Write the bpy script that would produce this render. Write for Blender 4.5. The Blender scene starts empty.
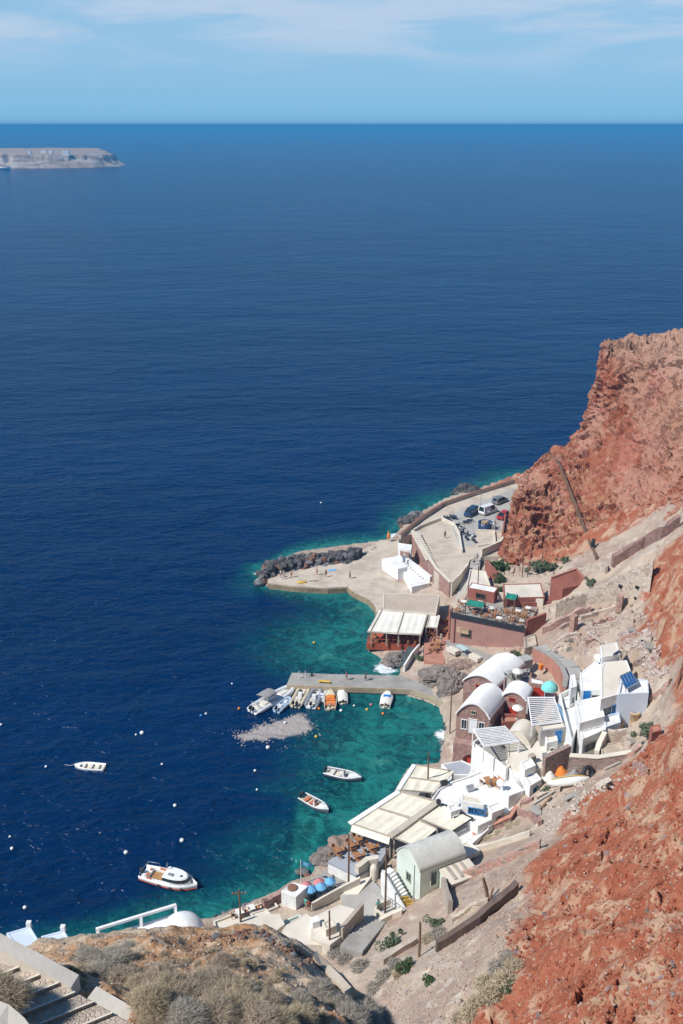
import bpy, bmesh, math, random
import numpy as np
from mathutils import Vector, Matrix, noise as mnoise
from mathutils.bvhtree import BVHTree
random.seed(7)
C = bpy.context.scene.collection
PI = math.pi
# ------------------------------------------------------------------ camera geometry (35 mm lens on a full frame, on a terrace 90 m above the sea)
FPX = 996.0; PITCH = math.radians(21.24); CAM = Vector((0, 0, 90.0))
def ray(px, py):
    xr = (px-341.5)/FPX; yr = (512-py)/FPX
    return Vector((xr, math.cos(PITCH)+yr*math.sin(PITCH), -math.sin(PITCH)+yr*math.cos(PITCH)))
def P(px, py, z=0.0):
    d = ray(px, py); t = (z-CAM.z)/d.z
    return Vector((d.x*t, d.y*t, z))
def D(px, py, Y):
    d = ray(px, py); t = Y/d.y
    return Vector((d.x*t, Y, CAM.z+d.z*t))
def zat(base, py):
    """height straight above a base point whose picture row is py"""
    lo, hi = base.z-5, base.z+60
    for _ in range(40):
        m = (lo+hi)/2; v = Vector((base.x, base.y, m))-CAM
        f = v.y*math.cos(PITCH)-v.z*math.sin(PITCH); u = v.y*math.sin(PITCH)+v.z*math.cos(PITCH)
        if 512-FPX*u/f > py: lo = m
        else: hi = m
    return lo

# ------------------------------------------------------------------ numpy noise
def _h(ix, iy, iz):
    n = (ix.astype(np.int64)*374761393 + iy.astype(np.int64)*668265263 + iz.astype(np.int64)*2147483647*3) & 0xffffffff
    n = ((n ^ (n >> 13))*1274126177) & 0xffffffff
    n = ((n ^ (n >> 16))*2246822519) & 0xffffffff
    return ((n ^ (n >> 15)) & 0xffff)/65535.0
def vnoise(p):
    i = np.floor(p).astype(np.int64); f = p-i; f = f*f*f*(f*(f*6-15)+10)
    r = 0
    for a in (0, 1):
        for b in (0, 1):
            for c in (0, 1):
                w = (f[:, 0] if a else 1-f[:, 0])*(f[:, 1] if b else 1-f[:, 1])*(f[:, 2] if c else 1-f[:, 2])
                r = r + w*_h(i[:, 0]+a, i[:, 1]+b, i[:, 2]+c)
    return r*2-1
def fbm(p, scale, octs=4, gain=.5, seed=0):
    q = p*scale+seed*17.3; r = 0; a = 1
    for _ in range(octs):
        r = r+a*vnoise(q); a *= gain; q = q*2.03+11.7
    return r
def cells(p, scale, seed=0):
    """distance to the nearest random point: rounded stones"""
    q = p*scale+seed*9.1; i = np.floor(q).astype(np.int64); best = np.full(len(q), 9.0)
    for a in (-1, 0, 1):
        for b in (-1, 0, 1):
            for c in (-1, 0, 1):
                j = i+np.array([a, b, c])
                pt = j+np.stack([_h(j[:, 0], j[:, 1], j[:, 2]), _h(j[:, 0]+31, j[:, 1]+7, j[:, 2]), _h(j[:, 0], j[:, 1]+57, j[:, 2]+13)], 1)
                best = np.minimum(best, ((q-pt)**2).sum(1))
    return np.sqrt(best)

# ------------------------------------------------------------------ materials
MAT = {}
class NT:
    def __init__(s, m):
        m.use_nodes = True; s.t = m.node_tree; s.n = s.t.nodes; s.l = s.t.links
        s.b = s.n.get('Principled BSDF')
        s.pos = s.n.new('ShaderNodeNewGeometry').outputs['Position']
    def new(s, k, **kw):
        n = s.n.new(k)
        for a, v in kw.items(): setattr(n, a, v)
        return n
    def link(s, a, b): s.l.new(a, b)
    def val(s, sock, v):
        if isinstance(v, bpy.types.NodeSocket): s.link(v, sock)
        else: sock.default_value = v
    def noise(s, scale, detail=4, rough=.55, vec=None, dist=0):
        n = s.new('ShaderNodeTexNoise'); n.inputs['Scale'].default_value = scale
        n.inputs['Detail'].default_value = detail; n.inputs['Roughness'].default_value = rough; n.inputs['Distortion'].default_value = dist
        s.link(vec or s.pos, n.inputs['Vector']); return n.outputs['Fac']
    def vor(s, scale, feature='F1', vec=None, out='Distance'):
        n = s.new('ShaderNodeTexVoronoi', feature=feature); n.inputs['Scale'].default_value = scale
        s.link(vec or s.pos, n.inputs['Vector']); return n.outputs[out]
    def ramp(s, fac, a, b):
        n = s.new('ShaderNodeMapRange'); n.clamp = True; n.interpolation_type = 'SMOOTHSTEP'
        s.link(fac, n.inputs[0]); n.inputs[1].default_value = a; n.inputs[2].default_value = b; return n.outputs[0]
    def mix(s, fac, a, b, mode='MIX'):
        n = s.new('ShaderNodeMix', data_type='RGBA', blend_type=mode)
        s.val(n.inputs[0], fac)
        for sock, v in ((n.inputs[6], a), (n.inputs[7], b)):
            if isinstance(v, bpy.types.NodeSocket): s.link(v, sock)
            else: sock.default_value = (*v[:3], 1)
        return n.outputs[2]
    def math(s, op, a, b=0.0):
        n = s.new('ShaderNodeMath', operation=op); s.val(n.inputs[0], a); s.val(n.inputs[1], b); return n.outputs[0]
    def attr(s, name):
        return s.new('ShaderNodeAttribute', attribute_name=name).outputs['Fac']
    def scaled(s, v):
        n = s.new('ShaderNodeVectorMath', operation='MULTIPLY'); s.link(s.pos, n.inputs[0]); n.inputs[1].default_value = v; return n.outputs[0]
    def bump(s, h, strength=.5, dist=.1, normal=None):
        n = s.new('ShaderNodeBump'); n.inputs['Strength'].default_value = strength; n.inputs['Distance'].default_value = dist
        s.link(h, n.inputs['Height'])
        if normal: s.link(normal, n.inputs['Normal'])
        return n.outputs['Normal']
    def out(s, col, rough=.8, normal=None, metal=0, spec=.4):
        b = s.b
        if isinstance(col, bpy.types.NodeSocket): s.link(col, b.inputs['Base Color'])
        else: b.inputs['Base Color'].default_value = (*col, 1)
        s.val(b.inputs['Roughness'], rough); b.inputs['Metallic'].default_value = metal
        b.inputs['Specular IOR Level'].default_value = spec
        if normal: s.link(normal, b.inputs['Normal'])
def mat(name, col, rough=.8, col2=None, scale=.6, bump=.3, bscale=6, metal=0, spec=.35, streak=0, fine=.12):
    """weathered surface: two colours in broad patches, fine mottling, optional rain streaks"""
    if name in MAT: return MAT[name]
    m = bpy.data.materials.new(name); t = NT(m)
    c2 = col2 or tuple(c*.78 for c in col)
    c = t.mix(t.ramp(t.noise(scale, 5, .6), .42, .68), col, c2)
    c = t.mix(t.math('MULTIPLY', t.ramp(t.noise(scale*9, 3), .35, .75), fine*2), c, tuple(x*.6 for x in col))
    if streak:
        s = t.ramp(t.noise(1, 4, .6, t.scaled((3.2, 3.2, .25))), .55, .8)
        c = t.mix(t.math('MULTIPLY', s, streak), c, tuple(x*.5 for x in c2))
    t.out(c, rough, t.bump(t.noise(bscale, 3), bump, .03) if bump else None, metal, spec)
    MAT[name] = m; return m
def stone(name, c1, c2, c3, mortar, scale=2.6, rough=.9):
    if name in MAT: return MAT[name]
    m = bpy.data.materials.new(name); t = NT(m)
    vec = t.scaled((1, 1, 1.5))
    r = t.vor(scale, 'F1', vec, 'Color'); sep = t.new('ShaderNodeSeparateColor'); t.link(r, sep.inputs[0])
    c = t.mix(t.ramp(sep.outputs[0], .2, .8), c1, c2); c = t.mix(t.ramp(sep.outputs[1], .7, .9), c, c3)
    e = t.vor(scale, 'DISTANCE_TO_EDGE', vec)
    c = t.mix(t.ramp(e, .1, .03), c, mortar)
    c = t.mix(t.math('MULTIPLY', t.ramp(t.noise(.5, 4), .4, .7), .4), c, tuple(x*.6 for x in c1))
    t.out(c, rough, t.bump(t.ramp(e, .0, .12), .7, .06)); MAT[name] = m; return m

WHITE = mat('whitewash', (.78, .78, .76), .85, (.66, .645, .61), .45, .4, 4, streak=.3, fine=.05)
BRIGHT = mat('bright_whitewash', (.84, .84, .83), .85, (.77, .765, .75), .5, .25, 4, streak=.1, fine=.03)
WHITE_SMOOTH = mat('white_paint', (.80, .80, .80), .5, (.74, .74, .73), .8, .05, 8, fine=.03)
PALE = mat('pale_plaster', (.66, .60, .52), .92, (.57, .51, .43), .5, .4, 5, streak=.15, fine=.08)
CREAM = mat('cream_plaster', (.66, .60, .50), .9, (.55, .49, .40), .3, .35, 5, streak=.25, fine=.07)
CREAM_ROOF = mat('cream_roof_coating', (.68, .62, .53), .9, (.58, .52, .43), .25, .3, 3, fine=.06)
CONCRETE = mat('pale_concrete', (.56, .48, .39), .92, (.41, .34, .265), .3, .45, 4, fine=.2)
GREYCON = mat('grey_concrete', (.36, .34, .31), .92, (.27, .25, .23), .3, .45, 4, fine=.14)
ROADCON = mat('grey_road_surface', (.42, .40, .37), .95, (.34, .32, .29), .25, .3, 4, fine=.1)
TERRA = mat('terracotta_plaster', (.32, .115, .085), .92, (.25, .095, .07), .5, .35, 6, streak=.25, fine=.07)
MAUVE = mat('faded_rose_plaster', (.40, .22, .18), .92, (.34, .185, .155), .25, .3, 5, streak=.2, fine=.06)
REDTILE = mat('red_floor_paint', (.42, .10, .05), .7, (.33, .075, .04), .8, .3, 6)
PINKFLOOR = mat('rose_floor', (.46, .22, .16), .9, (.38, .17, .12), .6, .3, 5)
MINT = mat('mint_plaster', (.63, .69, .62), .85, (.54, .60, .53), .4, .2, 5, streak=.2, fine=.03)
MINTROOF = mat('pale_grey_roof', (.58, .58, .53), .9, (.44, .44, .40), .4, .45, 4, streak=.3, fine=.12)
WOOD = mat('weathered_wood', (.22, .13, .075), .85, (.15, .09, .055), 1.5, .5, 12, fine=.2)
POLEWOOD = mat('pole_wood', (.17, .10, .065), .9, (.12, .075, .05), 1.5, .5, 12, fine=.2)
TABLEWOOD = mat('orange_varnished_wood', (.38, .18, .08), .6, (.27, .13, .065), 2, .2, 10)
TAUPE = mat('taupe_plaster', (.45, .38, .31), .9, (.38, .32, .26), .4, .3, 5, streak=.3)
STEEL = mat('galvanised_steel', (.50, .50, .50), .4, None, 2, .1, 8, metal=.6)
DARKMETAL = mat('dark_metal', (.05, .05, .055), .5, None, 2, .1, 8, metal=.3)
BLACK = mat('black_rubber', (.018, .018, .02), .6, (.03, .03, .03), 3, .2, 12)
GLASS = mat('dark_glass', (.02, .027, .033), .08, (.03, .04, .05), 2, 0, 8, spec=.6)
REDPAINT = mat('red_paint', (.52, .05, .03), .5, (.42, .04, .025), 1.5, .15, 8)
BLUEPAINT = mat('blue_paint', (.03, .22, .55), .5, (.025, .18, .46), 1.5, .15, 8)
TURQ = mat('turquoise_canvas', (.22, .66, .62), .8, (.19, .58, .56), 1.5, .25, 10)
AWN = mat('cream_awning_canvas', (.75, .71, .58), .85, (.65, .60, .48), .6, .5, 2.0, streak=.15, fine=.06)
AWNW = mat('white_awning_canvas', (.74, .71, .64), .85, (.65, .62, .55), .5, .4, 2.0, streak=.15, fine=.07)
GREYCLOTH = mat('grey_canvas', (.30, .29, .28), .85, (.25, .24, .23), 1, .3, 8)
PINKCLOTH = mat('pink_canvas', (.60, .22, .22), .85, (.52, .18, .18), 1.5, .2, 8)
BLUECLOTH = mat('light_blue_canvas', (.16, .42, .68), .85, (.14, .36, .6), 1.5, .2, 8)
ORANGE = mat('orange_canvas', (.75, .24, .04), .8, (.66, .2, .03), 1.5, .2, 8)
YELLOW = mat('yellow_paint', (.72, .46, .06), .6, (.64, .4, .05), 1.5, .2, 8)
GEL = mat('white_gelcoat', (.78, .78, .76), .3, (.72, .72, .69), 1.2, .05, 6, fine=.04, spec=.5)
GELC = mat('cream_gelcoat', (.68, .61, .44), .35, (.60, .53, .38), 1.2, .05, 6, fine=.05, spec=.5)
TUBEW = mat('white_inflatable_rubber', (.66, .68, .70), .5, (.58, .60, .62), 1.5, .1, 6)
TUBEG = mat('grey_inflatable_rubber', (.26, .29, .33), .5, (.22, .24, .28), 1.5, .1, 6)
TUBEB = mat('pale_blue_inflatable_rubber', (.38, .48, .60), .5, (.33, .42, .53), 1.5, .1, 6)
NAVY = mat('navy_paint', (.025, .05, .11), .4, (.02, .04, .09), 1.5, .1, 6)
HULLRED = mat('red_hull_paint', (.50, .085, .06), .45, (.42, .07, .05), 1.5, .1, 6)
DECKWOOD = mat('teak_deck', (.40, .22, .085), .7, (.33, .17, .065), 2, .2, 10)
SEATOR = mat('orange_vinyl', (.55, .20, .09), .55, (.47, .17, .08), 2, .1, 8)
SEATW = mat('cream_vinyl', (.70, .66, .58), .55, (.62, .58, .5), 2, .1, 8)
SKIN = mat('skin', (.46, .26, .17), .6, (.40, .22, .14), 6, .05, 20, fine=.04)
HAIR = mat('dark_hair', (.03, .02, .015), .6, (.045, .03, .02), 8, .2, 30)
CLOTH_W = mat('white_cotton', (.72, .71, .69), .9, None, 5, .2, 20, fine=.03)
CLOTH_N = mat('navy_cotton', (.03, .04, .08), .9, None, 5, .2, 20)
CLOTH_R = mat('red_cotton', (.45, .06, .05), .9, None, 5, .2, 20)
CLOTH_K = mat('khaki_cotton', (.30, .24, .15), .9, None, 5, .2, 20)
CLOTH_B = mat('blue_cotton', (.10, .22, .42), .9, None, 5, .2, 20)
CLOTH_T = mat('teal_cotton', (.08, .45, .42), .9, None, 5, .2, 20)
STONE_PINK = stone('rose_rubble_masonry', (.34, .165, .135), (.42, .24, .20), (.24, .15, .14), (.42, .31, .26), 2.4)
STONE_DARK = stone('dark_lava_masonry', (.27, .17, .14), (.36, .24, .20), (.18, .15, .14), (.42, .33, .28), 2.0)
STONE_BEIGE = stone('beige_rubble_masonry', (.50, .42, .33), (.58, .49, .40), (.36, .27, .22), (.46, .38, .30), 1.6)
STONE_RED = stone('red_lava_masonry', (.42, .21, .16), (.52, .31, .25), (.24, .19, .17), (.44, .34, .28), 2.2)
LAVA = mat('dark_lava_rock', (.07, .068, .07), .85, (.16, .155, .15), .9, .9, 3, fine=.3)
LAVARED = mat('rusty_lava_rock', (.19, .095, .07), .9, (.13, .075, .06), .9, .9, 3, fine=.3)
LAVAGREY = mat('grey_lava_rock', (.17, .17, .175), .9, (.14, .13, .13), .9, .9, 3, fine=.3)
ROCKTAN = mat('pale_volcanic_rock', (.34, .24, .19), .92, (.19, .13, .11), .9, 1, 2.5, fine=.3)
ROCKGREY = mat('grey_brown_rock', (.25, .21, .185), .92, (.13, .105, .095), .9, 1, 2.5, fine=.3)
TWIG = mat('dry_twigs', (.44, .36, .27), .95, (.34, .275, .20), 1.2, 0, 8, fine=.1)
TWIGG = mat('grey_dry_twigs', (.43, .385, .325), .95, (.33, .295, .25), 1.2, 0, 8, fine=.1)
STRAW = mat('straw', (.52, .43, .30), .95, (.41, .335, .225), 1.2, 0, 8, fine=.1)
LEAF = mat('green_leaves', (.07, .11, .035), .7, (.05, .075, .025), 1.5, 0, 8)
LEAFG = mat('grey_green_leaves', (.12, .15, .085), .8, (.085, .11, .06), 1.5, 0, 8)
CAR_W = mat('white_car_paint', (.74, .74, .74), .25, None, .3, 0, 8, spec=.6, fine=.02)
CAR_B = mat('dark_blue_car_paint', (.025, .06, .11), .22, None, .3, 0, 8, spec=.6, fine=.02)
CAR_G = mat('silver_grey_car_paint', (.30, .31, .30), .25, None, .3, 0, 8, metal=.4, spec=.6, fine=.02)
CAR_R = mat('red_car_paint', (.42, .03, .03), .25, None, .3, 0, 8, spec=.6, fine=.02)
LAMP_W = mat('clear_lamp_glass', (.75, .75, .72), .15, None, .3, 0, 8)
CARD = mat('cardboard', (.55, .40, .25), .9, None, 2, .1, 8)
SOLAR = mat('solar_panel_glass', (.02, .10, .28), .12, (.03, .14, .36), 2, 0, 8, spec=.6)

# ------------------------------------------------------------------ mesh builder
def rotz(p, a):
    c, s = math.cos(a), math.sin(a); return (p[0]*c-p[1]*s, p[0]*s+p[1]*c, p[2])
class MB:
    def __init__(s): s.v = []; s.f = []; s.sm = []
    def add(s, vs, fs, smooth=False):
        o = len(s.v); s.v += [tuple(v) for v in vs]; s.f += [tuple(i+o for i in f) for f in fs]; s.sm += [smooth]*len(fs); return s
    def box(s, c, d, yaw=0, taper=1.0):
        x, y, z = d[0]/2, d[1]/2, d[2]/2; vs = []
        for zz, k in ((-z, 1), (z, taper)):
            for a, b in ((-x, -y), (x, -y), (x, y), (-x, y)):
                q = rotz((a*k, b*k, zz), yaw); vs.append((c[0]+q[0], c[1]+q[1], c[2]+q[2]))
        return s.add(vs, [(3, 2, 1, 0), (4, 5, 6, 7), (0, 1, 5, 4), (1, 2, 6, 5), (2, 3, 7, 6), (3, 0, 4, 7)])
    def beam(s, a, b, w, h):
        a, b = Vector(a), Vector(b); d = (b-a).normalized(); up = Vector((0, 0, 1))
        if abs(d.z) > .95: up = Vector((1, 0, 0))
        r = d.cross(up).normalized()*w/2; u = r.cross(d).normalized()*h/2
        vs = [p+x*r+y*u for p in (a, b) for x, y in ((-1, -1), (1, -1), (1, 1), (-1, 1))]
        return s.add(vs, [(3, 2, 1, 0), (4, 5, 6, 7), (0, 1, 5, 4), (1, 2, 6, 5), (2, 3, 7, 6), (3, 0, 4, 7)])
    def prism(s, poly, z0, z1):
        poly = ccw(poly); n = len(poly)
        zs = z0 if isinstance(z0, (list, tuple)) else [z0]*n; zt = z1 if isinstance(z1, (list, tuple)) else [z1]*n
        vs = [(p[0], p[1], zs[i]) for i, p in enumerate(poly)]+[(p[0], p[1], zt[i]) for i, p in enumerate(poly)]
        return s.add(vs, [tuple(range(n))[::-1], tuple(range(n, 2*n))]+[(i, (i+1) % n, n+(i+1) % n, n+i) for i in range(n)])
    def slab(s, pts, t):
        """any planar-ish polygon in 3-D given thickness t downwards"""
        n = len(pts); a = sum(pts[i][0]*pts[(i+1) % n][1]-pts[(i+1) % n][0]*pts[i][1] for i in range(n))
        if a < 0: pts = pts[::-1]
        vs = [tuple(p) for p in pts]+[(p[0], p[1], p[2]-t) for p in pts]
        return s.add(vs, [tuple(range(n)), tuple(range(n, 2*n))[::-1]]+[(n+i, n+(i+1) % n, (i+1) % n, i) for i in range(n)])
    def tube(s, pts, r, n=8, cap=True, smooth=True):
        pts = [Vector(p) for p in pts]; rr = r if isinstance(r, (list, tuple)) else [r]*len(pts); rings = []
        ref = None
        for i, p in enumerate(pts):
            d = (pts[min(i+1, len(pts)-1)]-pts[max(i-1, 0)]).normalized()
            up = Vector((0, 0, 1)) if abs(d.z) < .9 else Vector((1, 0, 0))
            a = d.cross(up).normalized()
            if ref is not None and a.dot(ref) < 0: a = -a
            ref = a; b = d.cross(a)
            rings.append([p+rr[i]*(math.cos(2*PI*k/n)*a+math.sin(2*PI*k/n)*b) for k in range(n)])
        return s.loft(rings, True, cap, smooth)
    def loft(s, rings, closed=True, cap=True, smooth=False):
        n = len(rings[0]); o = [q for r in rings for q in r]; f = []
        for i in range(len(rings)-1):
            for k in range(n if closed else n-1):
                f.append((i*n+k, i*n+(k+1) % n, (i+1)*n+(k+1) % n, (i+1)*n+k))
        s.add(o, f, smooth)
        if cap and closed: s.add(rings[0], [tuple(range(n))[::-1]]); s.add(rings[-1], [tuple(range(n))])
        return s
    def lathe(s, c, prof, n=14, smooth=True):
        rings = [[(c[0]+r*math.cos(2*PI*k/n), c[1]+r*math.sin(2*PI*k/n), c[2]+z) for k in range(n)] for r, z in prof]
        return s.loft(rings, True, True, smooth)
    def ball(s, c, r, n=10, sq=(1, 1, 1)):
        rings = []
        for i in range(1, n):
            th = PI*i/n; rings.append([(c[0]+r*sq[0]*math.sin(th)*math.cos(2*PI*k/n), c[1]+r*sq[1]*math.sin(th)*math.sin(2*PI*k/n), c[2]-r*sq[2]*math.cos(th)) for k in range(n)])
        return s.loft(rings, True, True, True)
    def build(s, name, m, parent=None, bevel=0):
        me = bpy.data.meshes.new(name); off = Vector((0, 0, 0)); q = parent
        while q is not None: off += q.location; q = q.parent
        me.from_pydata([(v[0]-off.x, v[1]-off.y, v[2]-off.z) for v in s.v], [], s.f)
        me.polygons.foreach_set('use_smooth', s.sm); me.update()
        bm = bmesh.new(); bm.from_mesh(me); bmesh.ops.recalc_face_normals(bm, faces=bm.faces)
        bm.to_mesh(me); bm.free()
        me.materials.append(m)
        o = bpy.data.objects.new(name, me); C.objects.link(o)
        if parent is not None: o.parent = parent
        if bevel:
            b = o.modifiers.new('bevel', 'BEVEL'); b.width = bevel; b.segments = 2; b.limit_method = 'ANGLE'; b.angle_limit = .6
        return o
    def world(s, off):
        s.v = [(v[0]+off[0], v[1]+off[1], v[2]+off[2]) for v in s.v]; return s
def ccw(poly):
    n = len(poly); a = sum(poly[i][0]*poly[(i+1) % n][1]-poly[(i+1) % n][0]*poly[i][1] for i in range(n))
    return list(poly) if a > 0 else list(poly)[::-1]
def inset(poly, d):
    poly = ccw(poly); n = len(poly); out = []
    for i in range(n):
        p, a, b = Vector(poly[i][:2]), Vector(poly[i-1][:2]), Vector(poly[(i+1) % n][:2])
        e1, e2 = (p-a).normalized(), (b-p).normalized()
        n1, n2 = Vector((-e1.y, e1.x)), Vector((-e2.y, e2.x)); k = n1+n2
        k = k*(1/max(.35, (1+n1.dot(n2)))); out.append((p+k*d)[:])
    return out
def tag(o, label, cat, group=None):
    o['label'] = label; o['category'] = cat; o['kind'] = 'thing'
    if group: o['group'] = group
    return o
def thing(name, label, cat, loc=(0, 0, 0), rz=0, group=None):
    o = bpy.data.objects.new(name, None); C.objects.link(o); o.empty_display_size = .3
    o.location = loc; o.rotation_euler = (0, 0, rz); return tag(o, label, cat, group)
def single(name, mb, m, label, cat, group=None, bevel=0, loc=None):
    """a thing that is one mesh, its origin at its base"""
    if loc is None:
        xs = [v[0] for v in mb.v]; ys = [v[1] for v in mb.v]; loc = ((min(xs)+max(xs))/2, (min(ys)+max(ys))/2, min(v[2] for v in mb.v))
    mb.v = [(v[0]-loc[0], v[1]-loc[1], v[2]-loc[2]) for v in mb.v]
    o = mb.build(name, m, None, bevel); o.location = loc; return tag(o, label, cat, group)
def structure(o): o['kind'] = 'structure'; return o
def copy_tree(o, parent=None):
    c = o.copy(); C.objects.link(c); c.parent = parent
    for ch in list(o.children): copy_tree(ch, c)
    return c
used = set()
def place(proto, loc, rz, label, group=None, scale=1.0):
    """first call moves the prototype itself, later ones copy it with its parts"""
    if proto.name in used: r = copy_tree(proto)
    else: used.add(proto.name); r = proto
    r.location = loc; r.rotation_euler = (0, 0, rz)
    r.scale = scale if isinstance(scale, tuple) else (scale,)*3
    r['label'] = label
    if group: r['group'] = group
    elif 'group' in r: del r['group']
    return r
# ------------------------------------------------------------------ shoreline, sea
SHORE_PX = [(0, 962), (60, 950), (120, 938), (178, 922), (215, 921), (262, 900), (278, 893), (290, 884), (312, 877), (318, 862), (326, 850), (345, 840), (350, 832), (372, 815), (392, 797), (408, 768),
            (440, 765), (443, 745), (446, 728), (440, 707), (425, 700), (402, 694), (400, 676), (402, 664), (385, 660), (368, 651), (374, 636), (377, 616), (370, 601), (353, 593),
            (347, 589), (300, 589), (268, 586), (260, 574), (262, 566), (300, 551), (345, 545), (372, 543), (392, 540), (402, 528), (420, 514), (445, 500), (480, 489), (512, 478)]
SHORE = [tuple(P(x, y, 0).xy) for x, y in SHORE_PX] + [(60, 262), (90, 285), (140, 300), (400, 300), (400, -200), (-90, -200), (-80, 60), (-50, 82)]
def poly_dist(xy, poly):
    """signed distance, positive inside"""
    d = np.full(len(xy), 1e9); ins = np.zeros(len(xy), bool); n = len(poly)
    for i in range(n):
        a = np.array(poly[i]); b = np.array(poly[(i+1) % n]); e = b-a
        t = np.clip(((xy-a)@e)/(e@e), 0, 1); d = np.minimum(d, np.hypot(*(xy-(a+t[:, None]*e)).T))
        c = ((a[1] > xy[:, 1]) != (b[1] > xy[:, 1])); den = b[1]-a[1] if b[1] != a[1] else 1e-9
        ins ^= c & (xy[:, 0] < (b[0]-a[0])*(xy[:, 1]-a[1])/den+a[0])
    return np.where(ins, d, -d)
def axis(parts):
    out = []
    for a, b, s in parts: out += list(np.arange(a, b, s))
    return np.array(out)
def grid_mesh(name, X, Y, Z, m, attrs=None, smooth=True):
    """X, Y, Z arrays of shape (rows, cols)"""
    r, c = X.shape; me = bpy.data.meshes.new(name)
    co = np.stack([X, Y, Z], -1).reshape(-1, 3)
    me.vertices.add(len(co)); me.vertices.foreach_set('co', co.ravel())
    i = np.arange(r*c).reshape(r, c); q = np.stack([i[:-1, :-1], i[:-1, 1:], i[1:, 1:], i[1:, :-1]], -1).reshape(-1, 4)
    me.loops.add(q.size); me.loops.foreach_set('vertex_index', q.ravel()); me.polygons.add(len(q))
    me.polygons.foreach_set('loop_start', np.arange(len(q))*4); me.polygons.foreach_set('use_smooth', np.full(len(q), smooth))
    me.update(calc_edges=True)
    for k, v in (attrs or {}).items():
        a = me.attributes.new(k, 'FLOAT', 'POINT'); a.data.foreach_set('value', np.asarray(v, float).ravel())
    me.materials.append(m); o = bpy.data.objects.new(name, me); C.objects.link(o); return o, co, q

def sea_material():
    m = bpy.data.materials.new('sea_water'); t = NT(m); MAT['sea'] = m
    sh = t.attr('shallow'); foam = t.attr('foam')
    warp = t.noise(.06, 4, .6)
    patch = t.noise(.24, 6, .68, dist=.9)
    s = t.math('ADD', sh, t.math('MULTIPLY', t.math('SUBTRACT', warp, .5), t.math('MULTIPLY', sh, 1.1)))
    deep = t.mix(t.ramp(t.noise(.004, 4, .6, t.scaled((.5, 1.6, 1))), .35, .7), (.0005, .0145, .060), (.0008, .022, .084))
    c = t.mix(t.ramp(s, .04, .42), deep, (.002, .046, .072))
    c = t.mix(t.ramp(s, .36, .85), c, (.013, .150, .138))
    weed = t.math('MULTIPLY', t.ramp(patch, .44, .58), t.ramp(s, .18, .5))
    c = t.mix(t.math('MULTIPLY', weed, .7), c, (.003, .034, .048))
    pale = t.math('MULTIPLY', t.ramp(t.noise(.22, 4, .6, dist=.8), .55, .72), t.ramp(s, .45, .8))
    c = t.mix(t.math('MULTIPLY', pale, .55), c, (.06, .25, .20))
    caustic_mottle = t.math('MULTIPLY', t.ramp(t.noise(.8, 5, .7, dist=1.0), .46, .66), t.ramp(s, .1, .5))  # caustic-like ripple brightness painted into the shallow water colour
    c = t.mix(t.math('MULTIPLY', caustic_mottle, .45), c, (.022, .20, .185))
    sho = t.attr('shoal')
    c = t.mix(t.math('MULTIPLY', t.ramp(t.math('ADD', sho, t.math('MULTIPLY', t.math('SUBTRACT', t.noise(.7, 6, .7, dist=.6), .5), 1.7)), .36, .70), .85), c, t.mix(t.noise(2.5, 4, .7), (.34, .30, .28), (.50, .45, .42)))
    # white water where it breaks on rock
    fo = t.math('MULTIPLY', t.ramp(t.math('ADD', t.noise(.9, 6, .7), foam), .82, 1.1), t.ramp(foam, .02, .3))
    c = t.mix(fo, c, (.72, .76, .76))
    # wind ripples: three sizes, crests across the breeze
    v1 = t.new('ShaderNodeMapping'); t.link(t.pos, v1.inputs[0]); v1.inputs['Rotation'].default_value = (0, 0, math.radians(-24)); v1.inputs['Scale'].default_value = (.6, 1.15, 1)
    n1 = t.noise(.55, 3, .55, v1.outputs[0], .6); n2 = t.noise(.12, 3, .5, v1.outputs[0], .4); n3 = t.noise(1.9, 2, .5, v1.outputs[0], .3)
    n4 = t.noise(.025, 3, .5, v1.outputs[0])
    h = t.math('ADD', t.math('ADD', t.math('MULTIPLY', n1, 1.0), t.math('MULTIPLY', n2, 2.3)), t.math('ADD', t.math('MULTIPLY', n3, .2), t.math('MULTIPLY', n4, 4.5)))
    nb = t.bump(h, 1.0, .78)
    # crest shading mixed into the base colour, left switched off
    tilt = t.ramp(t.math('ADD', t.math('MULTIPLY', n1, .7), t.math('MULTIPLY', n2, .5)), .42, .78)
    c = t.mix(t.math('MULTIPLY', tilt, .0), c, (.012, .05, .12))
    t.out(c, t.math('ADD', .21, t.math('MULTIPLY', fo, .5)), nb, 0, .5)
    t.b.inputs['IOR'].default_value = 1.17
    return m
xs = axis([(-99000, -8000, 6500), (-8000, -900, 700), (-900, -160, 40), (-160, -70, 4), (-70, 50, 1), (50, 170, 4), (170, 900, 50), (900, 8000, 700), (8000, 99001, 6500)])
ys = axis([(20, 80, 4), (80, 260, 1), (260, 480, 5), (480, 1500, 40), (1500, 9000, 400), (9000, 150001, 6000)])
X, Y = np.meshgrid(xs, ys); xy = np.stack([X.ravel(), Y.ravel()], 1)
sd = poly_dist(xy, SHORE); dist = np.maximum(-sd, 0)
lim = np.where(xy[:, 0] < -8, 7, 1)*.0+np.where((xy[:, 0] < -6) & (xy[:, 1] < 120), 4.5, np.where(xy[:, 1] > 200, 6, np.where(xy[:, 1] > 150, 13, 15)))*(1+.25*np.sin(xy[:, 0]*.13)*np.sin(xy[:, 1]*.11))
lim = np.where((xy[:, 1] > 140) & (xy[:, 1] < 230), lim*np.clip((xy[:, 0]+24)/26, .28, 1), lim)
shal = np.exp(-(dist/lim)**1.5)
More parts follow.
